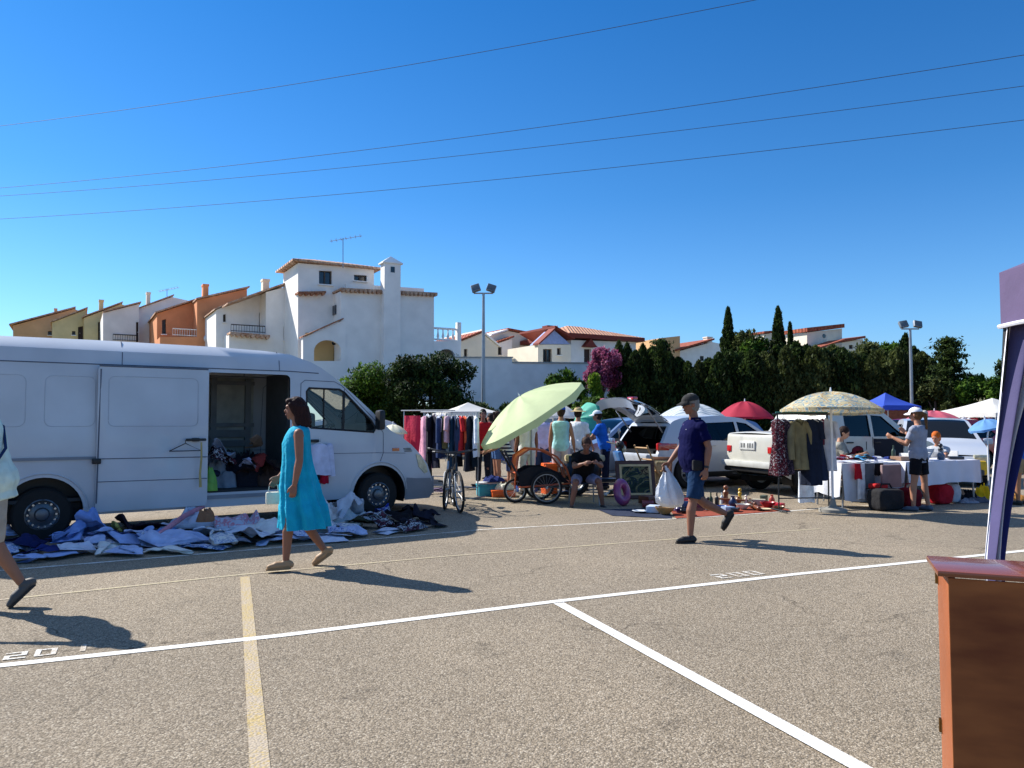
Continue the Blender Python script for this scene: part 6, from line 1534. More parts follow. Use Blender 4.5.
def discard(m, kind, W, H, h, loc, rz, seed, name, step=.026, folds=2, floor=0.0, base=None):
    """a thrown-down garment: flat pattern, folded over, rucked up and draped on what already lies there"""
    rr = random.Random(seed); V, T_ = panel(shape2d(kind, W, H, rr), [], step); P = [[x, y, 0.0] for x, y in V]; o3 = Vector((rr.uniform(0, 99), rr.uniform(0, 99), 0))
    for f in range(folds):
        a = rr.uniform(0, 2*PI); n_ = (math.cos(a), math.sin(a)); d = rr.uniform(.10, .30)*min(W, H)
        for p in P:
            s_ = p[0]*n_[0]+p[1]*n_[1]-d
            if s_ > 0: p[0] -= 2*s_*n_[0]*.93; p[1] -= 2*s_*n_[1]*.93; p[2] += .014+.02*min(1, s_*14)
    dirs = [(rr.uniform(0, PI), rr.uniform(9, 15), rr.uniform(0, 6)) for _ in range(3)]; cz, sz = math.cos(rz), math.sin(rz)
    R_ = max(W, H)*.42; pts = []
    for p in P:
        q = Vector((p[0]*4, p[1]*4, 0))+o3; w_ = noise.noise(q)*.9; ruck = 0
        for k, (a, fr, ph) in enumerate(dirs):
            m_k = max(0, noise.noise(q*.8+Vector((k*7, 0, 0)))+.35); u = (p[0]*math.cos(a)+p[1]*math.sin(a))*fr+ph+w_*2.2; ruck += m_k*(1-abs(math.sin(u)))**1.6
        r_ = math.hypot(p[0], p[1])/R_; mound = max(0, 1-r_*r_)**.8
        z = p[2]+h*(.45*mound+.50*ruck*(.35+.65*mound))+.010*noise.noise(q*4)
        c = .80+.10*w_; x, y = p[0]*c+.03*noise.noise(q*1.6+Vector((3, 3, 3))), p[1]*c+.03*noise.noise(q*1.6+Vector((8, 1, 5)))
        pts.append((x*cz-y*sz, x*sz+y*cz, max(.004, z)))
    out = []
    for x, y, z in pts:
        X, Y_ = loc[0]+x, loc[1]+y; s_ = 0; mx = 0
        for dx in (-.045, 0, .045):
            for dy in (-.045, 0, .045): v = hget(X+dx, Y_+dy); s_ += v; mx = max(mx, v)
        out.append(Vector((x, y, floor+.55*mx+.45*s_/9+z*.85+.006)))
    upd = {}
    for p in out:
        k = (int(math.floor((loc[0]+p.x)/.03)), int(math.floor((loc[1]+p.y)/.03))); upd[k] = max(upd.get(k, 0), p.z-floor)
    for k, v in upd.items(): HM_[k] = max(HM_.get(k, 0)*.0+v, HM_.get(k, 0))
    adj = {}
    for t_ in T_:
        for k in range(3): adj.setdefault(t_[k], set()).update((t_[(k+1) % 3], t_[(k+2) % 3]))
    for _ in range(4): zs = [p.z for p in out]; out = [Vector((p.x, p.y, .5*p.z+.5*sum(zs[q] for q in adj.get(i, (i,)))/max(1, len(adj.get(i, (i,)))))) for i, p in enumerate(out)]
    mb = MB(); mb.add(out, T_); o = mb.build(name, m, None, (loc[0], loc[1], 0), smooth=120, clean=False)
    return o
# garments hung under it
def garment(kind, m, W=.42, L_=.62, th=.05, seed=0, hook=True, parent=None, name=None):
    """one garment on a hanger, hanging from the origin, broad side facing x"""
    rr = random.Random(seed); mb = MB(); rs = []; n = 28; ph = [rr.uniform(0, 6.3) for _ in range(4)]
    if kind == 'shirt': prof = [(0, .16), (-.035, .42), (-.08, .78), (-.13, .95), (-.3, .86), (-.6, .86), (-.85, .92), (-1, .95)]
    elif kind == 'dress': prof = [(0, .18), (-.03, .5), (-.08, .72), (-.2, .72), (-.4, .62), (-.7, .9), (-1, 1.12)]
    else: prof = [(0, .80), (-.03, .82), (-.3, .80), (-.6, .84), (-1, .86)]
    for z, w_ in prof:
        q = []
        for k in range(n):
            a = 2*PI*k/n; wv = 1+(.22*math.sin(5*a+ph[0]+z*3)+.14*math.sin(9*a+ph[1]-z*4))*min(1, -z*2.2+.1)
            q.append(Vector((th*(.5+.6*min(1, -z+.15))*math.cos(a)*wv, W/2*w_*math.sin(a)*(1+.05*math.sin(7*a+ph[2])), z*L_+.01*math.sin(3*a+ph[3])*(-z))))
        rs.append(q)
    mb.rings(rs)
    if kind == 'shirt':
        sl = rr.choice((.28, .55, .6))
        for s in (-1, 1): mb.caps((0, s*W*.40, -.10*L_), (rr.uniform(-.02, .03), s*W*(.52), -.10*L_-sl*.8), .052, .045, 10, True, False)
    if kind == 'jacket2': pass
    o = mb.build(name or {'shirt': 'hanging_shirt', 'dress': 'hanging_dress', 'drape': 'hanging_cloth'}[kind], m, parent, smooth=70)
    if hook:
        h = MB(); h.tube([(0, -W*.36, -.045), (0, 0, .02), (0, W*.36, -.045)], .006, 5); h.tube([(0, 0, .02), (0, 0, .05), (.012, 0, .075), (0, 0, .092), (-.014, 0, .08)], .004, 5); h.build('hanger', M_wpaint, o)
    return o
def rack(label, a, b, h, m, group=None):
    """a,b ground points"""
    a = Vector((a[0], a[1], 0)); b = Vector((b[0], b[1], 0)); L_ = (b-a).length; ang = math.atan2(b.y-a.y, b.x-a.x); t = thing('clothes_rack', label, 'clothes rack', a, ang, group)
    MB().tube([(-.08, 0, h), (L_+.08, 0, h)], .014, 8).build('rail', m, t)
    for x in (0, L_):
        MB().tube([(x, 0, .05), (x, 0, h)], .013, 8).build('post', m, t); MB().tube([(x, -.25, .03), (x, .25, .03)], .014, 8).build('foot', m, t)
    MB().tube([(0, 0, .22), (L_, 0, .22)], .010, 8).build('lower_bar', m, t)
    def pos(f, dz=0): return Vector((a.x+(b.x-a.x)*f, a.y+(b.y-a.y)*f, h+dz))
    return t, pos, ang
def hang(pos, f, ang, kind, m, W, L_, seed, label, cat, tw=0, group=None, th=.05):
    o = garment(kind, m, W, L_, th, seed); o.location = pos(f, -.085); o.rotation_euler = (0, 0, ang+R(tw)); return tag(o, label, cat, group)
# rack with coats (right)
a0, b0 = G(779, 512), G(829, 511)
t_, pos, ang = rack('black clothes rack with green top rail and coats in front of the utility car', a0, b0, 1.60, mat('rack_black', '#1c2226', rough=.4))
tk = MB(); tk.tube([(-.02, .02, 1.625), ((Vector(b0)-Vector(a0)).length+.02, .02, 1.625)], .012, 8); tk.build('top_rail', mat('rack_green', '#2f6e62', rough=.5), t_)
M_flor = pattern('dark_floral', ['#1a1219', '#241a22', '#6e2430', '#1b1620', '#a8a0a0'], 26)
hang(pos, .00, ang, 'dress', M_flor, .30, .92, 1, 'dark floral dress at the left end of the coat rack', 'dress', 42)
hang(pos, .12, ang, 'dress', pattern('dark_print', ['#18151c', '#2a2230', '#5b4b54'], 30), .30, .90, 2, 'dark printed dress next to the floral one on the coat rack', 'dress', 40)
jk = hang(pos, .42, ang, 'shirt', mat('olive_jacket_cloth', '#746b4c', rough=.85, var=.3, bump=.6, bscale=14), .34, .82, 3, 'olive khaki jacket hanging face-on in the middle of the coat rack', 'jacket', -78, th=.10)
for s_ in (-1, 1):
    k = MB(); k.tube([(0, s_*.13, -.07), (.035, s_*.19, -.22), (.05, s_*.21, -.42), (.06, s_*.20, -.66)], [.06, .062, .056, .048], 12); k.build('sleeve', mat('olive_jacket_cloth', ''), jk)
k = MB(); k.tube([(.02, -.07, -.03), (.055, -.02, -.06), (.06, 0, -.10)], .02, 8); k.tube([(.02, .07, -.03), (.055, .02, -.06), (.06, 0, -.10)], .02, 8); k.build('collar', cloth('#4c4530'), jk)
k = MB(); k.tube([(.062+.02*i/8, .004*math.sin(i), -.10-.085*i) for i in range(9)], .008, 5); k.build('zip', cloth('#2c2820'), jk)
hang(pos, .66, ang, 'shirt', cloth('#1c2436'), .36, 1.08, 4, 'long navy coat right of the olive jacket on the rack', 'coat', 55, th=.08)
hang(pos, .76, ang, 'dress', cloth('#232c42'), .34, 1.0, 5, 'dark blue dress right of the navy coat on the rack', 'dress', 50)
hang(pos, .95, ang, 'shirt', cloth('#c7c9d2'), .38, .85, 6, 'pale grey shirt at the right end of the coat rack', 'shirt', 60)
hang(pos, .90, ang, 'drape', cloth('#6c2f48'), .07, .42, 7, 'wine red tie on the coat rack over the pale grey shirt', 'tie', 70)
p = G(806, 508); o = garment('drape', mat('clear_cover', '#d5dde6', rough=.35, var=.25, scale=8, bump=.6, bscale=15), .34, .52, .07, 8, False, name='garment_bag'); o.location = (p.x, p.y-.02, .62); o.rotation_euler = (0, 0, R(100)); tag(o, 'pale plastic garment bag hanging low beneath the olive jacket', 'garment bag')
# racks behind the van bonnet
r1a, r1b = A(424, 420, 15.2), A(478, 420, 14.5); t_, pos, ang = rack('long steel clothes rack full of dark and coloured clothes behind the bicycles', r1a, r1b, 1.66, M_steel)
cols = [('#e3a2b4', 'dress', 1.15, 'long pale pink dress at the left end of the long rack'), ('#16161c', 'dress', 1.2, 'long black dress beside the pale pink one'), ('#23202a', 'shirt', .8, 'charcoal shirt fourth from the pink dress'), ('#1b1c2c', 'dress', 1.25, 'very dark navy dress on the long rack'),
        ('#b9c0d8', 'shirt', .85, 'pale lilac shirt in the left half of the long rack'), ('#2a3a5e', 'shirt', .8, 'mid blue shirt in the left half of the long rack'), ('#6e6a48', 'shirt', .75, 'olive shirt in the middle of the long rack'), ('#d8b0b8', 'shirt', .6, 'short pink blouse in the middle of the long rack'),
        ('#1d3a4e', 'dress', 1.1, 'petrol blue dress right of the pink blouse'), ('#34415c', 'shirt', .8, 'slate blue shirt on the long rack'), ('#1a1b22', 'dress', 1.2, 'black dress left of the scarlet one'), ('#b8262a', 'shirt', .75, 'scarlet shirt on the right half of the long rack'),
        ('#cf5a34', 'shirt', .7, 'orange shirt beside the scarlet one'), ('#262a33', 'dress', 1.15, 'dark grey dress near the right end of the long rack'), ('#1b2630', 'dress', 1.2, 'blue-black dress at the right end of the long rack'), ('#dfe3e8', 'shirt', .8, 'white shirt last on the right of the long rack')]
cols[2] = ('#23202a', 'shirt', .8, 'charcoal shirt right of the long black dress')
for i, (c, k, L_, lab) in enumerate(cols): hang(pos, .02+i*.063+.018*math.sin(i*5), ang, k, cloth(c), .36+.08*math.sin(i*3), L_*(.92+.12*math.sin(i*1.7)), 20+i, lab, {'dress': 'dress', 'shirt': 'shirt'}[k], 78 if i == 0 else 38+24*math.sin(i*2.3), 'clothes on the long steel rack', .06)
r1a, r1b = A(404, 420, 17.8), A(452, 420, 17.2); t_, pos, ang = rack('second steel rack behind the long one with a crimson towel', r1a, r1b, 1.72, M_steel)
o = garment('drape', mat('crimson_towel', '#c21f44', rough=.9, var=.08, bump=.5), .62, .95, .06, 50, False); o.location = pos(.18, -.12); o.rotation_euler = (0, 0, ang+R(80)); tag(o, 'crimson towel hanging on the second rack above the van bonnet', 'towel')
for i, (c, lab) in enumerate((('#c9cdd6', 'light grey shirt on the second rack behind the pink dress'), ('#3b3042', 'plum shirt on the second rack'), ('#888fa6', 'blue-grey shirt on the second rack'))): hang(pos, .5+i*.15, ang, 'shirt', cloth(c), .4, .8, 60+i, lab, 'shirt', 50)
r1a, r1b = A(500, 420, 17.4), A(556, 420, 17.0); t_, pos, ang = rack('low clothes rack of mixed clothes behind the bicycle trailer and parasol pole', r1a, r1b, 1.42, M_steel)
for i, (c, k, lab) in enumerate((('#27407a', 'shirt', 'royal blue shirt at the left end of the low rack'), ('#c9c4bc', 'shirt', 'cream shirt second on the low rack'), ('#8a3a30', 'dress', 'brick red dress on the low rack'), ('#1d2030', 'dress', 'midnight blue dress on the low rack'), ('#c77a8a', 'shirt', 'rose pink shirt on the low rack'),
        ('#e0dede', 'shirt', 'bright white shirt in the middle of the low rack'), ('#5a6a48', 'shirt', 'moss green shirt on the low rack'), ('#22222a', 'shirt', 'black shirt right of the moss green one on the low rack'), ('#c8702c', 'shirt', 'orange shirt towards the right end of the low rack'), ('#6f86b4', 'dress', 'dusty blue dress at the right end of the low rack'))):
    hang(pos, .04+i*.10, ang, k, cloth(c), .38, .75+.08*(i % 3), 140+i, lab, k, 40+20*math.sin(i*2.1), 'clothes on the low rack')
for i, (px, Y, a_, h, c, kd, lab) in enumerate(((566, 14.9, .5, .14, '#2a3550', 'trousers', 'dark blue trousers heaped between trailer and seated man'), (618, 15.0, .5, .20, '#a9b4c8', 'shirt', 'pale blue shirt heaped left of the inflatable ring'), (632, 15.6, .5, .26, '#3a4a7a', 'jacket', 'denim blue jacket heaped behind the framed painting'),
        (646, 16.0, .55, .30, '#2a2420', 'coat', 'black-brown coat heaped under the open tailgate'), (664, 15.7, .45, .16, '#8a7a5a', 'blanket', 'sand-coloured blanket heaped at the rear bumper of the crossover'), (672, 15.2, .4, .12, '#8c2430', 'shirt', 'dark red shirt lying behind the narrow frame'),
        (480, 16.4, .5, .14, '#1c1c24', 'trousers', 'black trousers dropped under the right end of the long rack'), (438, 15.6, .5, .12, '#6a5a70', 'shirt', 'mauve shirt dropped under the left half of the long rack'), (520, 16.6, .5, .16, '#c4c0b8', 'sheet', 'off-white sheet on the ground under the low rack'))):
    q = A(px, 420, Y); tag(discard(cloth(c), 'tee', a_*1.5, a_*1.4, h*1.5, (q.x, q.y), i*1.1, 900+i, 'crumpled_'+kd, folds=1), lab, kd)
p0 = A(964, 420, 24.2)
for i, (c, lab) in enumerate((('#d8d8dc', 'white garment hung first under the wide white gazebo'), ('#a32a3c', 'red garment hung second under the wide white gazebo'), ('#22222a', 'black garment hung third under the wide white gazebo'), ('#8a3a5a', 'plum garment hung fourth under the wide white gazebo'), ('#27406c', 'blue garment hung fifth under the wide white gazebo'))):
    o = garment('shirt', cloth(c), .34, .55, .05, 70+i); o.location = (p0.x+i*.27, p0.y+.06*i, 1.58); o.rotation_euler = (0, 0, R(70)); tag(o, lab, 'garment', 'garments under the white gazebo')
# garments on the van
vM = van.matrix_basis if hasattr(van, 'matrix_basis') else None
bpy.context.view_layer.update(); VMW = van.matrix_world.copy()
def vp(x, y, z): return VMW @ Vector((x, y, z))
o = garment('shirt', cloth('#c9cbe0'), .40, .46, .05, 80); o.location = vp(2.93, -VW/2-.075, 1.15); o.rotation_euler = (0, 0, VPHI+R(90)); tag(o, 'white shirt on a hanger hooked to the van cab door handle', 'shirt')
o = garment('drape', cloth('#a5152c'), .15, .30, .045, 81, False); o.location = vp(3.02, -VW/2-.055, .86); o.rotation_euler = (0, 0, VPHI+R(90)); tag(o, 'red cloth hanging below the white shirt on the cab door', 'cloth')
o = garment('drape', cloth('#15182c'), .20, .22, .045, 82, False); o.location = vp(2.86, -VW/2-.055, .84); o.rotation_euler = (0, 0, VPHI+R(90)); tag(o, 'navy cloth left of the red cloth under the white shirt', 'cloth')
k = MB(); k.tube([(-.2, 0, -.10), (0, 0, 0), (.2, 0, -.10), (-.2, 0, -.10)], .007, 6); k.tube([(0, 0, 0), (0, 0, .04), (.02, 0, .06)], .005, 5); o = k.build('coat_hanger', M_black); o.location = vp(1.05, -VW/2-.17, 1.19); o.rotation_euler = (0, 0, VPHI); tag(o, 'empty dark coat hanger on the sliding door handle', 'coat hanger')
k = MB(); k.tube([(0, 0, 0), (.01, -.01, -.2), (-.01, 0, -.42), (.0, 0, -.60)], [.012, .014, .016, .02], 8); o = k.build('hanging_strap', cloth('#b3a06c')); o.location = vp(1.25, -VW/2-.17, 1.20); tag(o, 'yellowish strap dangling from the sliding door handle', 'strap')

# ------------------------------------------------------------------ crumpled clothes
def crumple(m, a, b, h, seed, name='crumpled_shirt', n=34, box=0):
    rr = random.Random(seed); o3 = Vector((rr.uniform(0, 90), rr.uniform(0, 90), rr.uniform(0, 90))); mb = MB(); q0 = rr.uniform(0, PI); ca, sa = math.cos(q0), math.sin(q0); q0 += rr.uniform(.6, 1.6); cb, sb_ = math.cos(q0), math.sin(q0)
    def rad(t): 
        base = 1+.28*noise.noise(o3+Vector((math.cos(t)*1.3, math.sin(t)*1.3, 0)))+.10*noise.noise(o3+Vector((math.cos(t)*4, math.sin(t)*4, 3)))
        if box: base = (1-box)*base+box*min(1/max(.01, abs(math.cos(t))), 1/max(.01, abs(math.sin(t))))*.88
        return base
    rings = []
    for i in range(n//2+1):
        f = i/(n//2); q = []
        for k in range(n*2):
            t = 2*PI*k/(n*2); r_ = f*rad(t); x, y = a*r_*math.cos(t), b*r_*math.sin(t); p = Vector((x, y, 0))*5+o3
            wp = Vector((noise.noise(p*.5), noise.noise(p*.5+Vector((4, 4, 4))), 0))*1.6
            p1 = Vector(((x*ca+y*sa)*2.2, (-x*sa+y*ca)*7.5, 0))+o3+wp; p2 = Vector(((x*cb+y*sb_)*5, (-x*sb_+y*cb)*15, 2))+o3+wp
            rid = 1-abs(noise.noise(p1))*2.4; rid2 = 1-abs(noise.noise(p2))*2.2; rid3 = noise.noise(p*3.5)
            z = h*max(.0, (1-f**2.6))**.6*(.40+.40*max(0, rid)**1.6+.20*max(0, rid2)**1.5+.16*noise.noise(p*.55)+.06*rid3)
            z = max(.006, z) if f < .985 else .004
            q.append(Vector((x+.02*noise.noise(p*3), y+.02*noise.noise(p*3+Vector((9, 9, 9))), z)))
        rings.append(q)
    mb.rings(rings, True, False, (False, False)); mb.add(rings[-1], [list(range(len(rings[-1])))]) 
    return mb.build(name, m, None, smooth=75)
M_bsh = [cloth('#aab6d6'), cloth('#c4c8d6'), cloth('#7590c8'), cloth('#d4d2ce'), cloth('#98abd6')]
M_pr1 = pattern('blue_print', ['#aeb8d2', '#8294c0', '#c4c8d4', '#5a70aa'], 12); M_pr2 = pattern('white_print', ['#cfcdcc', '#c0c2ca', '#8a96b4', '#d0ceca'], 11); M_pr3 = pattern('multi_print', ['#20222e', '#b4b6bc', '#1c1d26', '#5a3040', '#15161c'], 13)
pile = [  # (px, py, a, b, h, material, kind, label, box)
 (8, 541, .42, .30, .20, M_bsh[0], 'shirt', 'pale blue shirt on the ground left of the rear wheel', 0), (2, 556, .34, .22, .10, M_pr1, 'shirt', 'blue patterned shirt nearest the left edge of the photo', 0),
 (38, 548, .38, .24, .17, cloth('#16204c'), 'jacket', 'navy jacket heaped against the rear wheel', 0), (24, 561, .25, .16, .08, M_bsh[4], 'shirt', 'small light blue shirt flat in front of the navy jacket', 0), (52, 553, .30, .22, .12, cloth('#1b2a66'), 'shirt', 'deep blue shirt in front of the rear wheel', 0),
 (68, 546, .34, .26, .20, M_bsh[2], 'shirt', 'sky blue shirt right of the navy jacket', 0), (76, 553, .30, .24, .20, M_bsh[1], 'pillowcase', 'square pale lavender pillowcase behind the walking man', .9),
 (97, 541, .42, .32, .27, M_bsh[2], 'jacket', 'puffy bright blue jacket under the rear edge of the sliding door', 0), (105, 552, .24, .15, .08, M_bsh[3], 'cloth', 'small off-white cloth at the front edge of the heap', .3),
 (115, 538, .18, .12, .22, cloth('#b3a85c'), 'cloth', 'mustard yellow cloth on the bright blue jacket', 0), (138, 538, .44, .24, .16, cloth('#231a24'), 'coat', 'dark plum coat below the sliding door', 0), (124, 545, .36, .22, .14, M_bsh[4], 'shirt', 'light blue shirt left of the dark plum coat', 0),
 (150, 546, .34, .20, .12, M_pr1, 'shirt', 'blue patterned shirt in front of the dark plum coat', 0), (135, 552, .30, .16, .07, M_bsh[0], 'cloth', 'thin pale blue cloth in front of the patterned shirt', 0),
 (176, 545, .46, .22, .10, M_bsh[0], 'sheet', 'pale blue sheet spread along the front of the heap', 0), (192, 531, .50, .34, .34, M_bsh[1], 'duvet', 'large pale blue duvet heaped under the open side door', 0), (205, 537, .14, .13, .20, cloth('#8a6248'), 'bag', 'small brown leather bag in a fold of the duvet', 0),
 (226, 539, .40, .30, .22, cloth('#b9c2d0'), 'shirt', 'grey-white shirt left of the woman in turquoise', 0), (216, 546, .36, .20, .10, M_pr2, 'blouse', 'white printed blouse in front of the grey-white shirt', 0), (245, 531, .44, .30, .26, pattern('pink_stripe', ['#b9bccb', '#c98a98', '#c3c6d2'], 9), 'blanket', 'pink and grey blanket behind the woman in turquoise', 0),
 (252, 543, .36, .22, .15, M_bsh[1], 'shirt', 'pale lavender shirt behind the front leg of the woman', 0), (276, 534, .40, .28, .24, M_bsh[3], 'sheet', 'off-white sheet behind the hem of the turquoise dress', 0), (300, 538, .30, .20, .12, M_pr1, 'shirt', 'blue patterned shirt between the woman\'s legs', 0),
 (322, 533, .42, .28, .24, M_pr2, 'blouse', 'white printed blouse heaped right of the woman in turquoise', 0), (335, 521, .40, .30, .32, cloth('#cfd0cf'), 'blanket', 'cream blanket heaped below the cab door', 0), (318, 523, .30, .24, .26, M_bsh[3], 'shirt', 'white shirt left of the cream blanket', 0),
 (345, 535, .26, .18, .12, M_pr1, 'skirt', 'blue patterned skirt in front of the cream blanket', 0), (355, 521, .34, .28, .30, cloth('#bfc2cc'), 'coat', 'light grey coat beside the front wheel', 0), (368, 527, .34, .22, .12, cloth('#2a3022'), 'trousers', 'dark olive trousers in front of the light grey coat', 0),
 (362, 534, .26, .15, .07, M_bsh[0], 'cloth', 'pale blue cloth in front of the dark olive trousers', 0), (384, 517, .30, .24, .30, pattern('royal_print', ['#1d3590', '#22409c', '#a9b0c8', '#16204c'], 8), 'jacket', 'royal blue and white jacket leaning at the front wheel', 0), (388, 531, .24, .12, .06, M_bsh[1], 'cloth', 'pale scrap of cloth in front of the multi-coloured shirt', 0),
 (378, 526, .24, .18, .10, M_pr3, 'shirt', 'black, red and white patterned shirt beside the royal blue jacket', 0), (402, 521, .40, .28, .26, cloth('#121218'), 'coat', 'thick black coat under the front bumper', 0), (424, 519, .32, .22, .24, cloth('#191a28'), 'coat', 'blue-black coat at the right end of the heap', 0),
 (408, 529, .28, .14, .06, M_pr3, 'cloth', 'dark patterned cloth on the asphalt in front of the black coat', 0), (432, 525, .20, .12, .06, cloth('#22232e'), 'cloth', 'small charcoal cloth at the far right of the heap', 0)]
extra = [(15, 549, .4, .3, .10, cloth('#8a93b4'), 'shirt', 'grey-lilac shirt under the left edge of the heap', 0), (60, 557, .34, .2, .05, M_bsh[4], 'shirt', 'thin light blue shirt edge below the deep blue one', 0), (88, 546, .4, .3, .14, M_bsh[0], 'shirt', 'pale blue shirt between pillowcase and bright blue jacket', 0), (112, 548, .36, .26, .08, M_pr2, 'blouse', 'white printed blouse behind the small off-white cloth', 0),
 (160, 538, .4, .3, .14, M_bsh[2], 'shirt', 'mid blue shirt at the left foot of the duvet', 0), (168, 551, .34, .2, .05, M_bsh[3], 'cloth', 'flat whitish cloth at the front edge left of the duvet', 0), (184, 541, .44, .3, .12, M_bsh[4], 'shirt', 'sky blue shirt in front of the duvet', 0), (200, 548, .36, .22, .06, M_pr1, 'skirt', 'blue patterned skirt on the front edge below the leather bag', 0), (212, 534, .4, .3, .16, cloth('#c4beb4'), 'shirt', 'warm white shirt right of the leather bag', 0),
 (234, 545, .36, .24, .08, cloth('#6c7488'), 'trousers', 'slate grey trousers in front of the pink and grey blanket', 0), (262, 538, .36, .28, .14, cloth('#2c3350'), 'trousers', 'dark blue trousers behind the knees of the woman in turquoise', 0), (286, 541, .36, .24, .08, M_bsh[0], 'shirt', 'pale blue shirt just right of the woman\'s front foot', 0), (308, 530, .36, .28, .18, M_bsh[3], 'sheet', 'white sheet right behind the turquoise dress', 0), (330, 538, .34, .22, .06, M_bsh[1], 'shirt', 'pale grey shirt at the front edge under the cab door', 0),
 (348, 528, .36, .26, .14, cloth('#b8b4a8'), 'shirt', 'stone-coloured shirt on the front of the cream blanket', 0), (372, 520, .3, .24, .16, M_pr2, 'blouse', 'white printed blouse touching the front tyre', 0), (394, 526, .30, .2, .10, cloth('#14141a'), 'trousers', 'black trousers in front of the front tyre', 0), (416, 526, .30, .18, .08, cloth('#1d1e2a'), 'trousers', 'charcoal trousers left of the small charcoal cloth', 0)]
allp = sorted(extra, key=lambda q: q[0]*.37 % 1)+pile
kinds = {'shirt': 'tee', 'blouse': 'tee', 'jacket': 'tee', 'coat': 'tee', 'trousers': 'legs', 'blanket': 'rect', 'sheet': 'rect', 'duvet': 'rect', 'cloth': 'rect', 'skirt': 'rect', 'pillowcase': 'rect', 'bag': 'rect'}
for i, (px, py, a_, b_2, h, m, kd, lab, bx) in enumerate(allp):
    g_ = G(px, py+2); 
    if kd in ('bag',): o = crumple(m, a_*.82, b_2*.9, h*1.05, 100+i, 'leather_bag', 34, bx); o.location = (g_.x, g_.y, .22); o.rotation_euler = (0, 0, VPHI)
    elif kd == 'pillowcase': o = discard(m, 'rect', .46, .36, .12, (g_.x, g_.y), VPHI+.1, 100+i, 'crumpled_pillowcase', folds=0)
    else:
        k_ = kinds[kd]; big = kd in ('duvet', 'blanket', 'sheet'); o = discard(m, k_, (a_*2.5 if k_ == 'tee' else a_*2.2), b_2*(3.2 if k_ != 'rect' else 2.9), h*(1.05 if not big else 1.3)+.03, (g_.x, g_.y), VPHI+R((i*57) % 80-40), 100+i, 'crumpled_'+kd, folds=(0 if big else 1 if i % 3 else 2), step=.022)
    tag(o, lab, kd, 'second-hand clothes heaped beside the van')
k = MB(); P0, P1 = G(152, 548), G(210, 527); k.tube([(P0.x, P0.y, .10), ((P0.x+P1.x)/2, (P0.y+P1.y)/2, .26), (P1.x, P1.y, .34)], [.03, .035, .03], 8); tag(k.build('pink_strap', cloth('#c98a98')), 'long pink fabric strap lying across the pale blue duvet', 'strap')
# inside the van
ivc = [(1.35, .35, .52, .45, .35, .62, '#7a6f62', 'blanket', 'taupe blanket deep inside the van'), (2.15, .35, .52, .5, .35, .58, '#5a5550', 'sheet', 'dark grey sheet deep inside the van'),
       (1.55, -.18, .52, .46, .34, .66, '#7f8a98', 'sheet', 'grey-blue sheet high at the back of the van load'), (2.10, -.12, .52, .50, .36, .52, '#23252e', 'coat', 'black coat in the middle of the van load'), (2.38, -.30, .52, .30, .36, .48, '#4e3e38', 'blanket', 'dark brown blanket at the back right of the van load'),
       (1.50, -.52, .52, .34, .30, .34, '#232a3c', 'coat', 'dark blue-grey coat at the left of the van load'), (1.62, -.58, .60, .30, .22, .34, None, 'blouse', 'white and black patterned blouse at the front of the van load'), (1.98, -.62, .52, .30, .24, .30, '#34282c', 'coat', 'dark coat under the pale lilac shirt in the van'),
       (1.98, -.70, .54, .15, .17, .36, '#a9acc4', 'shirt', 'pale lilac shirt spilling over the van step'), (2.28, -.56, .52, .30, .26, .36, '#2a1a1e', 'coat', 'dark wine-brown coat at the right of the van load'), (2.18, -.72, .53, .17, .14, .20, '#7a2f2c', 'cloth', 'rust red cloth on the van load near the step'),
       (1.75, -.42, .80, .30, .18, .16, '#9aa4b8', 'shirt', 'folded pale blue shirt lying on top of the van load'), (2.25, -.35, .86, .26, .18, .14, '#8a7a6c', 'shirt', 'beige shirt on top of the dark coats in the van')]
for i, (x, y, z, a_, b_2, h, c, kd, lab) in enumerate(ivc):
    q = vp(x, y, 0)
    if i < 5: o = crumple(cloth(c) if c else M_pr3, a_, b_2, h, 300+i, 'crumpled_'+kd); o.location = vp(x, y, z); o.rotation_euler = (0, 0, VPHI+i)
    else: o = discard(cloth(c) if c else M_pr3, 'tee', a_*2.2, b_2*2.4, h*.85, (q.x, q.y), VPHI+i, 300+i, 'crumpled_'+kd, folds=2, floor=z+max(0, .20-.05*(i % 3)))
    tag(o, lab, kd, 'clothes heaped inside the van')
o = crumple(mat('green_plastic', '#5f9a2c', rough=.35, bump=.6, bscale=18, var=.2), .12, .10, .34, 330, 'plastic_bag'); o.location = vp(1.42, -.84, .52); tag(o, 'bright green plastic bag on the van step beside the open door', 'plastic bag')

# ------------------------------------------------------------------ goods on the blankets
for i, (pts, c, lab) in enumerate([([(598, 510), (668, 508), (672, 519), (612, 516)], '#2b3244', 'navy ground sheet under the picture frame and white basket'), ([(668, 508), (772, 503), (790, 511), (676, 519)], '#8a4534', 'rust-orange ground sheet covered in bric-a-brac'), ([(640, 500), (700, 498), (712, 508), (650, 510)], '#6c1c2a', 'dark red ground sheet behind the navy one')]):
    q = [G(*p) for p in pts]; mb = MB(); mb.grid(lambda u, v: (q[0].lerp(q[1], u)).lerp(q[3].lerp(q[2], u), v)+Vector((0, 0, .006+.003*i+.010*abs(noise.noise(Vector((u*14, v*6, i)))))), 40, 16); tag(mb.build('ground_sheet', cloth(c), smooth=60), lab, 'ground sheet')
small = []
def item(name, label, cat, px, py, mb, m, rz=0, dz=.02, group='bric-a-brac on the ground sheets'):
    g_ = G(px, py); o = mb.build(name, m, None, (g_.x, g_.y, dz), rz); return tag(o, label, cat, group)
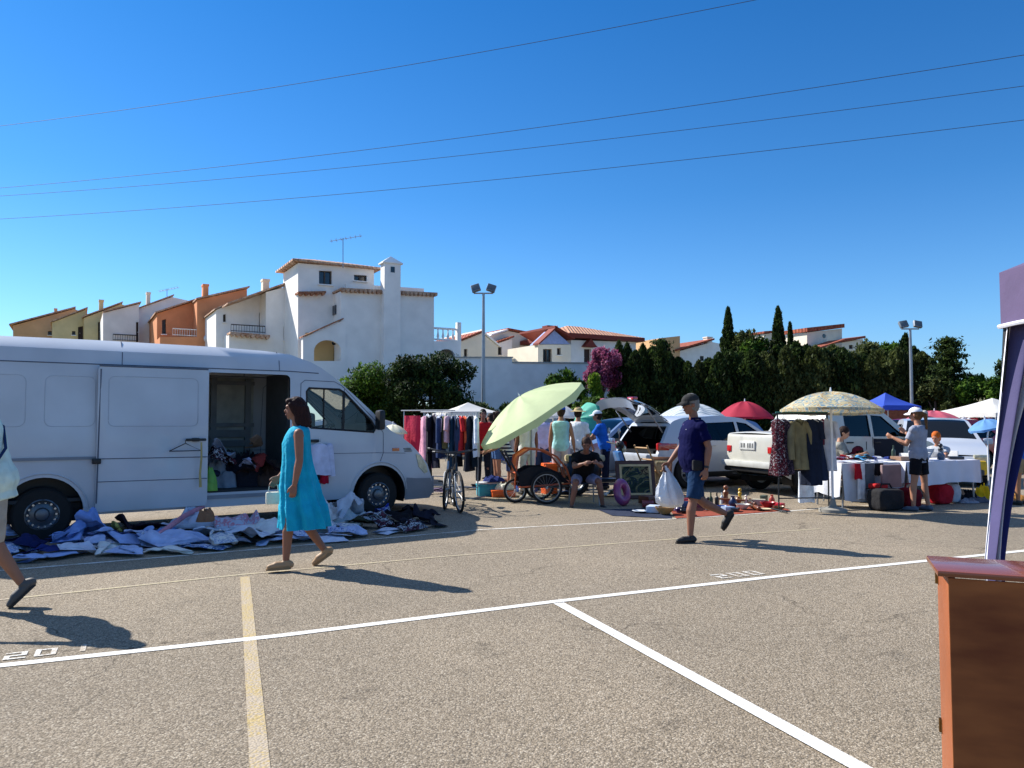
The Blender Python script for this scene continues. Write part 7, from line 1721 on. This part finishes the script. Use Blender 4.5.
def bottle(h, r): return MB().lathe([(.001, 0), (r, 0), (r, h*.55), (r*.9, h*.66), (r*.35, h*.76), (r*.32, h*.96), (r*.4, h*.97), (r*.4, h), (.001, h)], n=16)
def vase(h, r): return MB().lathe([(.001, 0), (r*.6, 0), (r*.95, h*.3), (r, h*.5), (r*.6, h*.75), (r*.4, h*.88), (r*.6, h), (.001, h)], n=16)
def bowl(h, r): return MB().lathe([(.001, 0), (r*.45, 0), (r*.5, h*.1), (r*.9, h*.7), (r, h), (r*.95, h), (r*.8, h*.6), (r*.3, h*.15), (.001, h*.12)], n=20)
def shoe(l=.26): 
    m = MB(); m.caps((-l*.35, 0, .04), (l*.3, 0, .032), .040, .038); m.caps((-l*.35, 0, .04), (-l*.32, 0, .09), .036, .034); return m
def toybox(x, y, z): return MB().rbox((0, 0, z/2), (x, y, z), .008)
def figurine(h): m = MB(); m.lathe([(.001, 0), (h*.22, 0), (h*.2, h*.05), (h*.10, h*.4), (h*.15, h*.62), (h*.08, h*.72), (.001, h*.73)], n=14); m.ball((0, 0, h*.84), h*.13); return m
C = lambda h: mat('ware_'+h.lstrip('#'), h, rough=.35, var=.12, scale=20)
its = [('bottle', bottle(.26, .035), '#2a3a20', 711, 509, 'tall dark green bottle right behind the raised foot of the man in polo', 'bottle'), ('bottle', bottle(.24, .035), '#1c1614', 717, 508, 'black bottle right of the dark green one', 'bottle'), ('bottle', bottle(.22, .03), '#5a2a18', 704, 507, 'brown bottle left of the dark green one', 'bottle'),
       ('vase', vase(.20, .07), '#1b2448', 733, 509, 'round navy vase right of the bottles', 'vase'), ('figurine', figurine(.34), '#7a4a2c', 726, 505, 'slim wooden figurine standing behind the navy vase', 'figurine'), ('bowl', bowl(.08, .12), '#c9c4b8', 743, 510, 'cream bowl right of the navy vase', 'bowl'),
       ('shoe', shoe(), '#3a2218', 752, 509, 'dark brown shoe right of the cream bowl', 'shoe'), ('toy_box', toybox(.22, .16, .10), '#b0a890', 759, 506, 'beige carton behind the brown shoe', 'box'), ('bowl', bowl(.10, .13), '#a3202c', 768, 509, 'red bowl near the right end of the orange sheet', 'bowl'),
       ('toy_box', toybox(.26, .14, .07), '#c2273a', 776, 508, 'flat red box at the right end of the orange sheet', 'box'), ('jar', vase(.13, .06), '#8a5a35', 738, 505, 'small brown jar behind the cream bowl', 'jar'), ('lantern', figurine(.24), '#c8a030', 740, 502, 'brass lantern-shaped ornament near the slim figurine', 'ornament'),
       ('basket', bowl(.11, .16), '#b08850', 665, 515, 'round straw basket in front of the white carrier bag', 'basket'), ('toy_box', toybox(.30, .20, .10), '#c3cfe0', 654, 513, 'pale blue box left of the straw basket', 'box'), ('toy_box', toybox(.24, .2, .06), '#d8d8dc', 672, 511, 'white tray under the white carrier bag', 'tray'),
       ('shoe', shoe(), '#1a1a20', 686, 514, 'black shoe behind the standing leg of the man in polo', 'shoe'), ('jar', vase(.16, .06), '#6e2430', 694, 511, 'dark red jar behind the knee of the man in polo', 'jar'), ('vase', vase(.24, .06), '#4a2c1c', 700, 504, 'brown vase behind the dark red jar', 'vase'),
       ('toy_box', toybox(.4, .2, .08), '#7a1c26', 648, 507, 'wine red flat case beside the picture frame', 'case'), ('toy_box', toybox(.3, .25, .09), '#a02a30', 664, 505, 'bright red case behind the straw basket', 'case'), ('plate', MB().lathe([(.001, 0), (.08, 0), (.13, .02), (.125, .022), (.07, .006), (.001, .005)], n=24), '#cfd4d8', 640, 513, 'pale plate on the navy sheet', 'plate'),
       ('figurine', figurine(.22), '#2a1c18', 708, 511, 'squat dark carved figurine in front of the bottles', 'figurine'), ('toy_box', toybox(.18, .14, .07), '#8fa0b8', 728, 512, 'pale blue tin in front of the navy vase', 'tin'), ('shoe', shoe(), '#6a3a22', 757, 511, 'tan shoe next to the dark brown shoe', 'shoe'),
       ('jar', vase(.12, .05), '#c9b48a', 750, 506, 'small beige jar behind the dark brown shoe', 'jar'), ('toy_box', toybox(.2, .12, .05), '#1c1c22', 735, 512, 'flat black case at the front edge of the orange sheet', 'case'), ('bottle', bottle(.2, .03), '#b8c4c8', 722, 505, 'clear pale bottle left of the wooden figurine', 'bottle'),
       ('bowl', bowl(.06, .10), '#7a5a3a', 779, 511, 'brown bowl at the right tip of the orange sheet', 'bowl'), ('vase', vase(.16, .05), '#a33a2a', 772, 505, 'small red vase behind the red bowl', 'vase'), ('toy_box', toybox(.22, .16, .09), '#4a5a7a', 683, 508, 'blue-grey box behind the black shoe', 'box'),
       ('shoe', shoe(), '#8a8a90', 690, 516, 'grey shoe at the front edge below the man in polo', 'shoe'), ('jar', vase(.14, .06), '#3a2a5a', 679, 514, 'violet jar right of the straw basket', 'jar'), ('plate', MB().lathe([(.001, 0), (.06, 0), (.10, .02), (.095, .022), (.05, .006), (.001, .005)], n=20), '#d8c8a0', 765, 511, 'cream plate left of the red bowl', 'plate'),
       ('toy_box', toybox(.3, .2, .14), '#5a3020', 648, 505, 'dark brown box in front of the framed painting', 'box'), ('bottle', bottle(.24, .034), '#4a5a2a', 668, 503, 'olive bottle behind the bright red case', 'bottle'),
       ('bowl', bowl(.07, .09), '#2f5fa0', 722, 511, 'small blue bowl in front of the navy vase', 'bowl'), ('figurine', figurine(.18), '#d8cfc0', 746, 506, 'small white figurine behind the cream bowl', 'figurine'), ('toy_box', toybox(.16, .1, .12), '#3a4a3a', 764, 503, 'dark green tin behind the beige carton', 'tin')]
for i, (nm_, mb, c, px, py, lab, cat) in enumerate(its): item(nm_, lab, cat, px, py, mb, C(c), rz=i*1.3)
k = MB(); k.tube([(-.6, .1, .10), (.35, -.05, .03)], .018, 8); item('walking_stick', 'brown stick lying slanted across the orange ground sheet', 'stick', 752, 506, k, M_wood, R(10), .03)
# picture frame, second frame, chair, ring
def pic(label, px, py, Y, w_, h, rz, tilt, fm, pm):
    p = A(px, py, Y); t = thing('picture_frame', label, 'picture frame', (p.x, p.y, 0)); t.rotation_euler = (R(-tilt), 0, R(rz)); f = .075; k = MB()
    for c, s in (((0, 0, f/2), (w_, .05, f)), ((0, 0, h-f/2), (w_, .05, f)), ((-w_/2+f/2, 0, h/2), (f, .05, h-2*f)), ((w_/2-f/2, 0, h/2), (f, .05, h-2*f))): k.rbox(c, s, .012)
    k.build('frame', fm, t); k = MB()
    for c, s in (((0, -.012, f+.02), (w_-2*f, .02, .04)), ((0, -.012, h-f-.02), (w_-2*f, .02, .04)), ((-w_/2+f+.02, -.012, h/2), (.04, .02, h-2*f-.08)), ((w_/2-f-.02, -.012, h/2), (.04, .02, h-2*f-.08))): k.box(c, s)
    k.build('mount', cloth('#c9b48a'), t); k = MB(); k.box((0, .0, h/2), (w_-2*f-.08, .012, h-2*f-.08)); k.build('painting', pm, t); return t
M_ptg = pattern('dark_landscape_painting', ['#1c2620', '#2c3a28', '#202a34', '#6b6a48', '#3a2c22', '#8a7a58'], 5, .4)
pic('large dark wood picture frame with a murky landscape painting propped up', 637, 498, 14.5, .76, .74, 6, 14, mat('dark_wood', '#4c2a1a', rough=.4, var=.3, streak=(1, 1, 6), scale=8), M_ptg)
pic('narrow brown wooden frame leaning right behind the big painting', 660, 498, 14.9, .42, .80, -22, 16, mat('mid_wood', '#7a4c2c', rough=.5, var=.3), mat('canvas_back', '#a58c68', rough=.9))
k = MB(); k.torus((0, 0, .21), .135, .075, 36, 12, 'y', 1.0); g_ = G(624, 506); o = k.build('swim_ring', mat('purple_vinyl', '#6a3f80', rough=.3, coat=.5, col2='#a8324a', scale=3)); o.location = (g_.x, g_.y, 0); o.rotation_euler = (R(-12), 0, R(35)); o.scale = (.85, 1, 1.15); tag(o, 'purple and red inflatable ring standing left of the framed painting', 'swim ring')
# beige tube folding chair, half open
p = A(655, 480, 15.2); t_ = thing('deck_chair', 'beige wooden deck chair with slatted seat behind the frames', 'chair', (p.x, p.y, 0), R(200)); bw = mat('beech_wood', '#b08a5c', rough=.5, var=.2, streak=(1, 1, 5), scale=6)
for s in (-1, 1): MB().tube([(-.35, s*.25, 0), (.10, s*.25, .50), (.32, s*.25, 1.0)], .018, 8).build('back_leg', bw, t_); MB().tube([(.35, s*.22, 0), (-.25, s*.22, .52)], .018, 8).build('front_leg', bw, t_)
for kk in range(5): MB().box((-.22+.09*kk, 0, .50), (.06, .46, .018)).build('seat_slat', bw, t_)
for z in (.72, .95): MB().tube([(.10+(z-.5)*.44, -.25, z), (.10+(z-.5)*.44, .25, z)], .015, 8).build('back_rail', bw, t_)
# boxes left of the trailer
def crate(label, px, py, Y, s, m, lidm=None, rz=0, cat='crate'):
    p = A(px, py, Y); t = thing('storage_crate', label, cat, (p.x, p.y, 0), rz); x, y, z = s; k = MB(); k.rbox((0, 0, z/2), (x, y, z), .02)
    for s_ in (-1, 1): k.rbox((0, s_*y/2, z*.9), (x*1.03, .025, .03), .008); k.rbox((s_*x/2, 0, z*.9), (.025, y*1.03, .03), .008)
    k.build('tub', m, t)
    if lidm: MB().rbox((0, 0, z+.015), (x*1.04, y*1.04, .03), .01).build('lid', lidm, t)
    return t
crate('turquoise plastic crate with a white lid on the ground by the racks', 488, 487, 15.2, (.42, .34, .24), mat('turquoise_plastic', '#2a9ab0', rough=.4), M_wpaint, R(12))
crate('shallow orange plastic tray right of the turquoise crate', 503, 488, 15.0, (.46, .34, .13), mat('orange_plastic', '#e0601c', rough=.4), None, R(8))
o = crumple(cloth('#1d2c66'), .2, .15, .14, 400, 'crumpled_cloth'); p = A(494, 478, 15.1); o.location = (p.x, p.y, .285); tag(o, 'navy cloth lying on the lid of the turquoise crate', 'cloth')
o = crumple(cloth('#dcd8cc'), .2, .15, .16, 401, 'crumpled_cloth'); p = A(505, 478, 15.0); o.location = (p.x, p.y, .14); tag(o, 'cream cloth lying in the shallow orange tray', 'cloth')
crate('small dark crate behind the orange tray', 512, 478, 16.2, (.4, .3, .25), mat('brown_plastic', '#5a3420', rough=.5), None, R(-10))
crate('orange bucket-shaped tub on the ground behind the trailer', 549, 470, 15.6, (.26, .26, .62), mat('orange_plastic', '#e0601c', rough=.4), None, R(20), 'tub')
o = crumple(cloth('#2a4a8c'), .3, .2, .3, 402, 'crumpled_jeans'); p = A(524, 470, 16.0); o.location = (p.x, p.y, .01); tag(o, 'blue jeans heaped behind the push handle of the trailer', 'jeans')

# ------------------------------------------------------------------ tables
def table(label, a, b, dep, h, topm, clothm=None, drop=.3, legs=True):
    a = Vector((a[0], a[1], 0)); b = Vector((b[0], b[1], 0)); L_ = (b-a).length; ang = math.atan2(b.y-a.y, b.x-a.x); t = thing('folding_table', label, 'table', a, ang)
    MB().rbox((L_/2, dep/2, h-.02), (L_, dep, .04), .012).build('tabletop', topm, t)
    for x in (.08, L_-.08):
        for y in (.06, dep-.06): MB().tube([(x, y, h-.04), (x+(.03 if x > L_/2 else -.03), y, 0)], .016, 8).build('leg', M_steel, t)
    def pos(u, v, dz=0): return t.matrix_basis @ Vector((u*L_, v*dep, h+dz))
    bpy.context.view_layer.update()
    tc = None
    if clothm:
        k = MB(); e = .025; k.grid(lambda u, v: (-e+(L_+2*e)*u, -e+(dep+2*e)*v, h+.006+.002*noise.noise(Vector((u*9, v*5, 1)))), 24, 8)
        def side(p0, p1, nn, dr):
            p0, p1, nn = Vector(p0), Vector(p1), Vector(nn)
            k.grid(lambda u, v: p0.lerp(p1, u)+nn*(.035*v*math.sin(u*(p1-p0).length*16+1)*.9+.03*v)+Vector((0, 0, h+.006-dr*v*(1+.05*math.sin(u*7)))), 48, 8)
        side((-e, -e, 0), (L_+e, -e, 0), (0, -1, 0), drop); side((-e, -e, 0), (-e, dep+e, 0), (-1, 0, 0), drop*.9); side((L_+e, -e, 0), (L_+e, dep+e, 0), (1, 0, 0), drop)
        tc = k.build('tablecloth', clothm, None, smooth=60); tc.location = a; tc.rotation_euler = (0, 0, ang)
    return t, pos, ang, tc
ta, tb = A(842, 470, 12.95), A(905, 470, 13.35)
t1, pos, ang, tc = table('folding table of second-hand clothes under the printed parasol', ta, tb, .75, .76, M_wpaint, mat('sheer_white_cloth', '#c9ccd4', rough=.85, var=.06, bump=.3), .62); tag(tc, 'white cloth hanging almost to the ground under the clothes pile', 'tablecloth')
for i, (u, v, a_, b_2, h, c, lab) in enumerate([(.06, .3, .16, .2, .16, '#8a2440', 'raspberry shirt at the left end of the clothes table'), (.15, .15, .20, .14, .12, '#a81a28', 'bright red cloth hanging at the left front of the clothes table'), (.24, .6, .2, .22, .18, '#b9a4c8', 'lilac shirt at the back left of the clothes table'), (.32, .2, .18, .2, .14, '#1d2a3e', 'dark navy trousers in front of the lilac shirt'),
        (.45, .4, .24, .22, .13, '#5fa8d4', 'light blue shirt in the middle of the clothes table'), (.55, .2, .2, .16, .12, '#15161c', 'black cloth at the middle front of the clothes table'), (.64, .5, .22, .2, .12, '#3f9cc0', 'turquoise shirt right of the light blue one'), (.77, .4, .22, .22, .10, '#4a5a9c', 'violet-blue shirt near the right end of the clothes table'), (.92, .4, .2, .22, .10, '#2b3a7c', 'dark blue shirt at the right end of the clothes table'), (.5, .75, .2, .14, .12, '#d8d8dc', 'white shirt at the back of the clothes table'), (.7, .12, .14, .1, .08, '#c9ccd6', 'small pale cloth on the front edge of the clothes table')]):
    q = pos(u, v); o = discard(cloth(c), 'tee', a_*2.6, b_2*2.0, h*.6, (q.x, q.y), ang+i, 420+i, 'folded_shirt', folds=2, floor=q.z+.012); tag(o, lab, 'garment', 'second-hand clothes on the table')
for (u, w_, L2, c, lab) in ((.20, .20, .26, '#a81a28', 'red cloth draped over the front edge of the clothes table'), (.36, .26, .42, '#5b5f66', 'grey checked cloth hanging over the table front'), (.24, .2, .60, '#d4d6da', 'long white cloth hanging from the table front beside the pole'), (.52, .22, .20, '#15161c', 'black cloth draped over the table front')):
    o = garment('drape', cloth(c), w_, L2, .03, int(u*100), False); q = pos(u, 0, .0); o.location = (q.x+.02, q.y-.10, q.z); o.rotation_euler = (0, 0, ang+R(90)); tag(o, lab, 'cloth')
p = A(868, 498, 12.8)
o = MB().rbox((0, 0, .19), (.40, .05, .38), .01).build('cardboard_panel', mat('pinkish_card', '#8a7274', rough=.85, var=.15)); p = A(891, 478, 12.95); o.location = (p.x, p.y, .36); o.rotation_euler = (0, 0, ang); tag(o, 'pinkish-brown panel hanging at the table corner above the black bag', 'panel')
def softbag(label, px, Y, s, m, rz=0, handle=True, z=0):
    p = A(px, 420, Y); t = thing('holdall', label, 'bag', (p.x, p.y, z), rz); k = MB(); k.rbox((0, 0, s[2]/2), s, min(s)*.28); b = k.build('bag_body', m, t); remesh(b, .02, 2, lambda q: .02*noise.noise(q*7)); 
    if handle: MB().tube([(-s[0]*.25, 0, s[2]*.95), (-s[0]*.15, 0, s[2]*1.2), (s[0]*.15, 0, s[2]*1.2), (s[0]*.25, 0, s[2]*.95)], .014, 8).build('handle', m, t)
    return t
softbag('black holdall on the ground under the clothes table', 884, 12.75, (.55, .34, .36), M_dark, ang)
softbag('red cloth bundle on top of the black holdall', 877, 12.80, (.28, .18, .09), cloth('#b02a2c'), ang, False, .35)
softbag('dark red holdall between the two tables', 907, 13.1, (.34, .3, .34), cloth('#6c1622'), ang)
softbag('bright red bag under the long white table behind the woman in shorts', 938, 13.7, (.36, .32, .36), cloth('#a81c2a'), ang)
softbag('white box-shaped bag right of the bright red bag', 950, 13.9, (.22, .26, .34), cloth('#b9bcc4'), ang, False)
ta, tb = A(906, 470, 13.2), A(978, 470, 13.9)
t2, pos, ang, tc = table('long folding table under a plain white cloth', ta, tb, .8, .77, M_wpaint, mat('white_tablecloth', '#cfd0dc', rough=.85, var=.03, bump=.25, bscale=8), .40); tag(tc, 'plain white cloth on the long table at the right', 'tablecloth')
tb_items = [('bowl', bowl(.14, .15), '#c3c8cc', .38, .3, 'pale grey bowl at the middle of the long white table'), ('bowl', bowl(.20, .17), '#b4bcc4', .52, .5, 'deep grey bowl right of the pale grey one'), ('toy_box', toybox(.20, .16, .12), '#d8d8d4', .28, .5, 'white box left of the pale grey bowl'), ('figurine', figurine(.30), '#23242a', .70, .4, 'black figurine on the long white table'),
            ('figurine', figurine(.24), '#d8d4cc', .78, .5, 'white figurine right of the black one'), ('jar', vase(.16, .07), '#4a5a6e', .62, .25, 'slate blue jar on the long white table'), ('toy_box', toybox(.24, .18, .05), '#2a2c34', .86, .3, 'flat black box at the right end of the long table'), ('jar', vase(.2, .06), '#e4e4e0', .45, .7, 'white jar behind the bowls'), ('toy_box', toybox(.3, .2, .07), '#8f6f58', .14, .4, 'brown flat box at the left end of the long table'), ('bottle', bottle(.26, .035), '#3a4a3c', .20, .7, 'green bottle at the back of the long table')]
for i, (nm_, mb, c, u, v, lab) in enumerate(tb_items): o = mb.build(nm_, C(c), None, pos(u, v, .012), i); tag(o, lab, 'ornament' if nm_ == 'figurine' else nm_.replace('toy_', ''), 'goods on the long white table')
for i, (px, Y, a_, b_2, h, c, lab) in enumerate([(962, 14.1, .3, .2, .26, '#1c1c22', 'black bundle under the right end of the long table'), (972, 14.0, .24, .2, .18, '#5a5c66', 'grey bundle under the right end of the long table'), (980, 14.2, .16, .16, .34, '#d8b01c', 'yellow bundle beside the leg of the long table'), (966, 13.8, .2, .12, .10, '#8a8c96', 'pale grey cloth in front of the black bundle'), (1012, 14.3, .22, .2, .22, '#a8763c', 'tan bundle right of the gazebo curtain')]):
    o = crumple(cloth(c), a_, b_2, h, 470+i, 'cloth_bundle'); p = A(px, 420, Y); o.location = (p.x, p.y, .004); tag(o, lab, 'bundle')
k = MB(); k.rbox((0, 0, .85), (.9, .06, .9), .04); 
# low terracotta wall behind the stalls on the right
p0, p1 = A(858, 420, 35.5), A(960, 420, 37); tag(MB().prism([(p0.x, p0.y, 0), (p1.x, p1.y, 0), (p1.x, p1.y, 1.9), (p0.x, p0.y, 2.0)], (.05, .3, 0)).build('garden_wall', mat('terracotta_render', '#8a4a30', rough=.9, var=.2), smooth=0), 'low terracotta-coloured garden wall in front of the hedge at right', 'wall')

# ------------------------------------------------------------------ foreground: wooden cabinet and gazebo leg
cb0 = Vector((1.452, 2.56, 0)); ca = R(-22.5); t_ = thing('wooden_cabinet', 'reddish-brown wooden cabinet with overhanging top at the right edge, near the camera', 'cabinet', cb0, ca)
M_cab = mat('cabinet_wood', '#955129', rough=.5, var=.22, scale=3.2, streak=(6, 1, .7), coat=.05, bump=.05, bscale=60); M_cabd = mat('cabinet_back_wood', '#6a3519', rough=.6, var=.5, scale=3.4, streak=(.7, 1, 2.6), detail=10, coat=0, spec=.25, col2='#9a5c30')
M_cabt = mat('cabinet_top_wood', '#7a4022', rough=.22, var=.2, scale=3, streak=(1, 6, 1), coat=.3)
W_, D_, H_ = .95, .27, 1.0
k = MB(); k.rbox((W_/2-.02, D_/2-.0, H_-.010), (W_+.025, D_+.04, .020), .006); k.build('cabinet_top', M_cabt, t_)
k = MB(); k.rbox((.011, D_/2, (H_-.022)/2), (.022, D_, H_-.022), .003); k.build('side_panel', M_cab, t_)
k = MB(); k.rbox((W_-.011-.04, D_/2, (H_-.022)/2), (.022, D_, H_-.022), .003); k.build('side_panel', M_cab, t_)
k = MB(); k.rbox((W_/2-.022, -.005, H_/2-.012), (W_-.044, .008, H_-.024), .002); k.build('back_panel', M_cabd, t_, smooth=0)
for z in (.93, .40, .10): k = MB(); k.cyl((-.004, D_-.01, z-.025), (-.004, D_-.01, z+.025), .005, .005, 8); k.box((-.001, D_-.02, z), (.003, .02, .05)); k.build('hinge', mat('brass', '#7a5a30', rough=.4, metal=.9), t_)
k = MB(); k.box((W_/2-.02, D_/2, .05), (W_-.09, D_-.03, .02)); k.build('bottom_board', M_cab, t_, smooth=0)
# gazebo: corner nearest the aisle, striped curtain gathered at its leg
GC = A(1000, 300, 4.1); GX, GY = GC.x, 4.1
gz = thing('striped_gazebo', 'purple and white striped market gazebo whose corner curtain hangs at the right edge', 'gazebo', (GX, GY, 0))
M_pur = mat('purple_canvas', '#564868', rough=.85, var=.07, bump=.2, bscale=9); M_purw = mat('white_piping', '#dcdce4', rough=.8)
WG = 2.9
def top_pt(x, y): # canopy slopes up to its centre
    dx, dy = min(x, WG-x), min(-y, WG+y); return 2.33+.55*min(dx, dy)/(WG/2)
k = MB(); k.grid(lambda u, v: (WG*u, -WG*v, top_pt(WG*u, -WG*v)-.03*(1-min(1, 8*min(u, v, 1-u, 1-v)))), 24, 24)
for p_, q_ in (((0, 0), (0, -WG)), ((0, 0), (WG, 0)), ((WG, 0), (WG, -WG)), ((0, -WG), (WG, -WG))):
    k.grid(lambda u, v: (p_[0]+(q_[0]-p_[0])*u, p_[1]+(q_[1]-p_[1])*u+.012*math.sin(u*30)*v, 2.30-.305*v), 40, 4)
k.build('canopy', M_pur, gz, smooth=60)
k = MB()
for p_, q_ in (((0, 0), (0, -WG)), ((0, 0), (WG, 0))): k.tube([(p_[0]+(q_[0]-p_[0])*i/20-(.006), p_[1]+(q_[1]-p_[1])*i/20+.006, 2.005+.004*math.sin(i)) for i in range(21)], .012, 6)
k.build('piping', M_purw, gz)
MB().tube([(-.13, -.02, 0), (.04, -.01, 2.25)], .014, 8).build('leg', M_black, gz)
for x, y in ((WG-.04, -.04), (WG-.04, -WG+.04)): MB().box((x, y, 1.15), (.035, .035, 2.3)).build('leg', M_wpaint, gz, smooth=0)
# curtain: hangs from the valance, gathered to the leg at knee height
nC_ = 150
def cur(u, v):
    # u along the cloth, v down; width narrows towards the tie
    z = 2.02-v*2.0; w_ = min(1, v/.63); wd = .078+.262*(1-w_)**2.5+.12*max(0, v-.7); fold = .022*(1-w_)+.020; x = .004-.155*w_+wd*u; y = -.07+fold*math.sin(u*PI*5.2+.4)+.02*math.sin(u*11+v*3)
    return (x+.006*math.sin(v*5+u*4), y, z)
uu = [(0, .11, 1), (.11, .48, 0), (.48, .78, 1), (.78, 1.0, 2)]
for a_, b_2, mi in uu:
    k = MB(); k.grid(lambda u, v: cur(a_+(b_2-a_)*u, v), 26, 50); k.build('curtain_stripe', [mat('curtain_purple', '#47426a', rough=.85, var=.08, bump=.2, bscale=12), mat('curtain_white', '#e0e0e8', rough=.85, var=.04), mat('curtain_navy', '#1c2668', rough=.85, var=.1)][mi], gz, smooth=70)
k = MB(); k.grid(lambda u, v: (.10+.9*u, -.02+.05*math.sin(u*22)*(.4+v), 1.99-.62*v), 60, 20); k.build('back_curtain', mat('curtain_blue', '#1c3090', rough=.85, var=.1), gz, smooth=70)
bpy.context.view_layer.update()
# a thing whose parts all share its own mesh data names keeps only plain English names
for o in bpy.data.objects:
    if 'label' in o and not o['label']: del o['label']
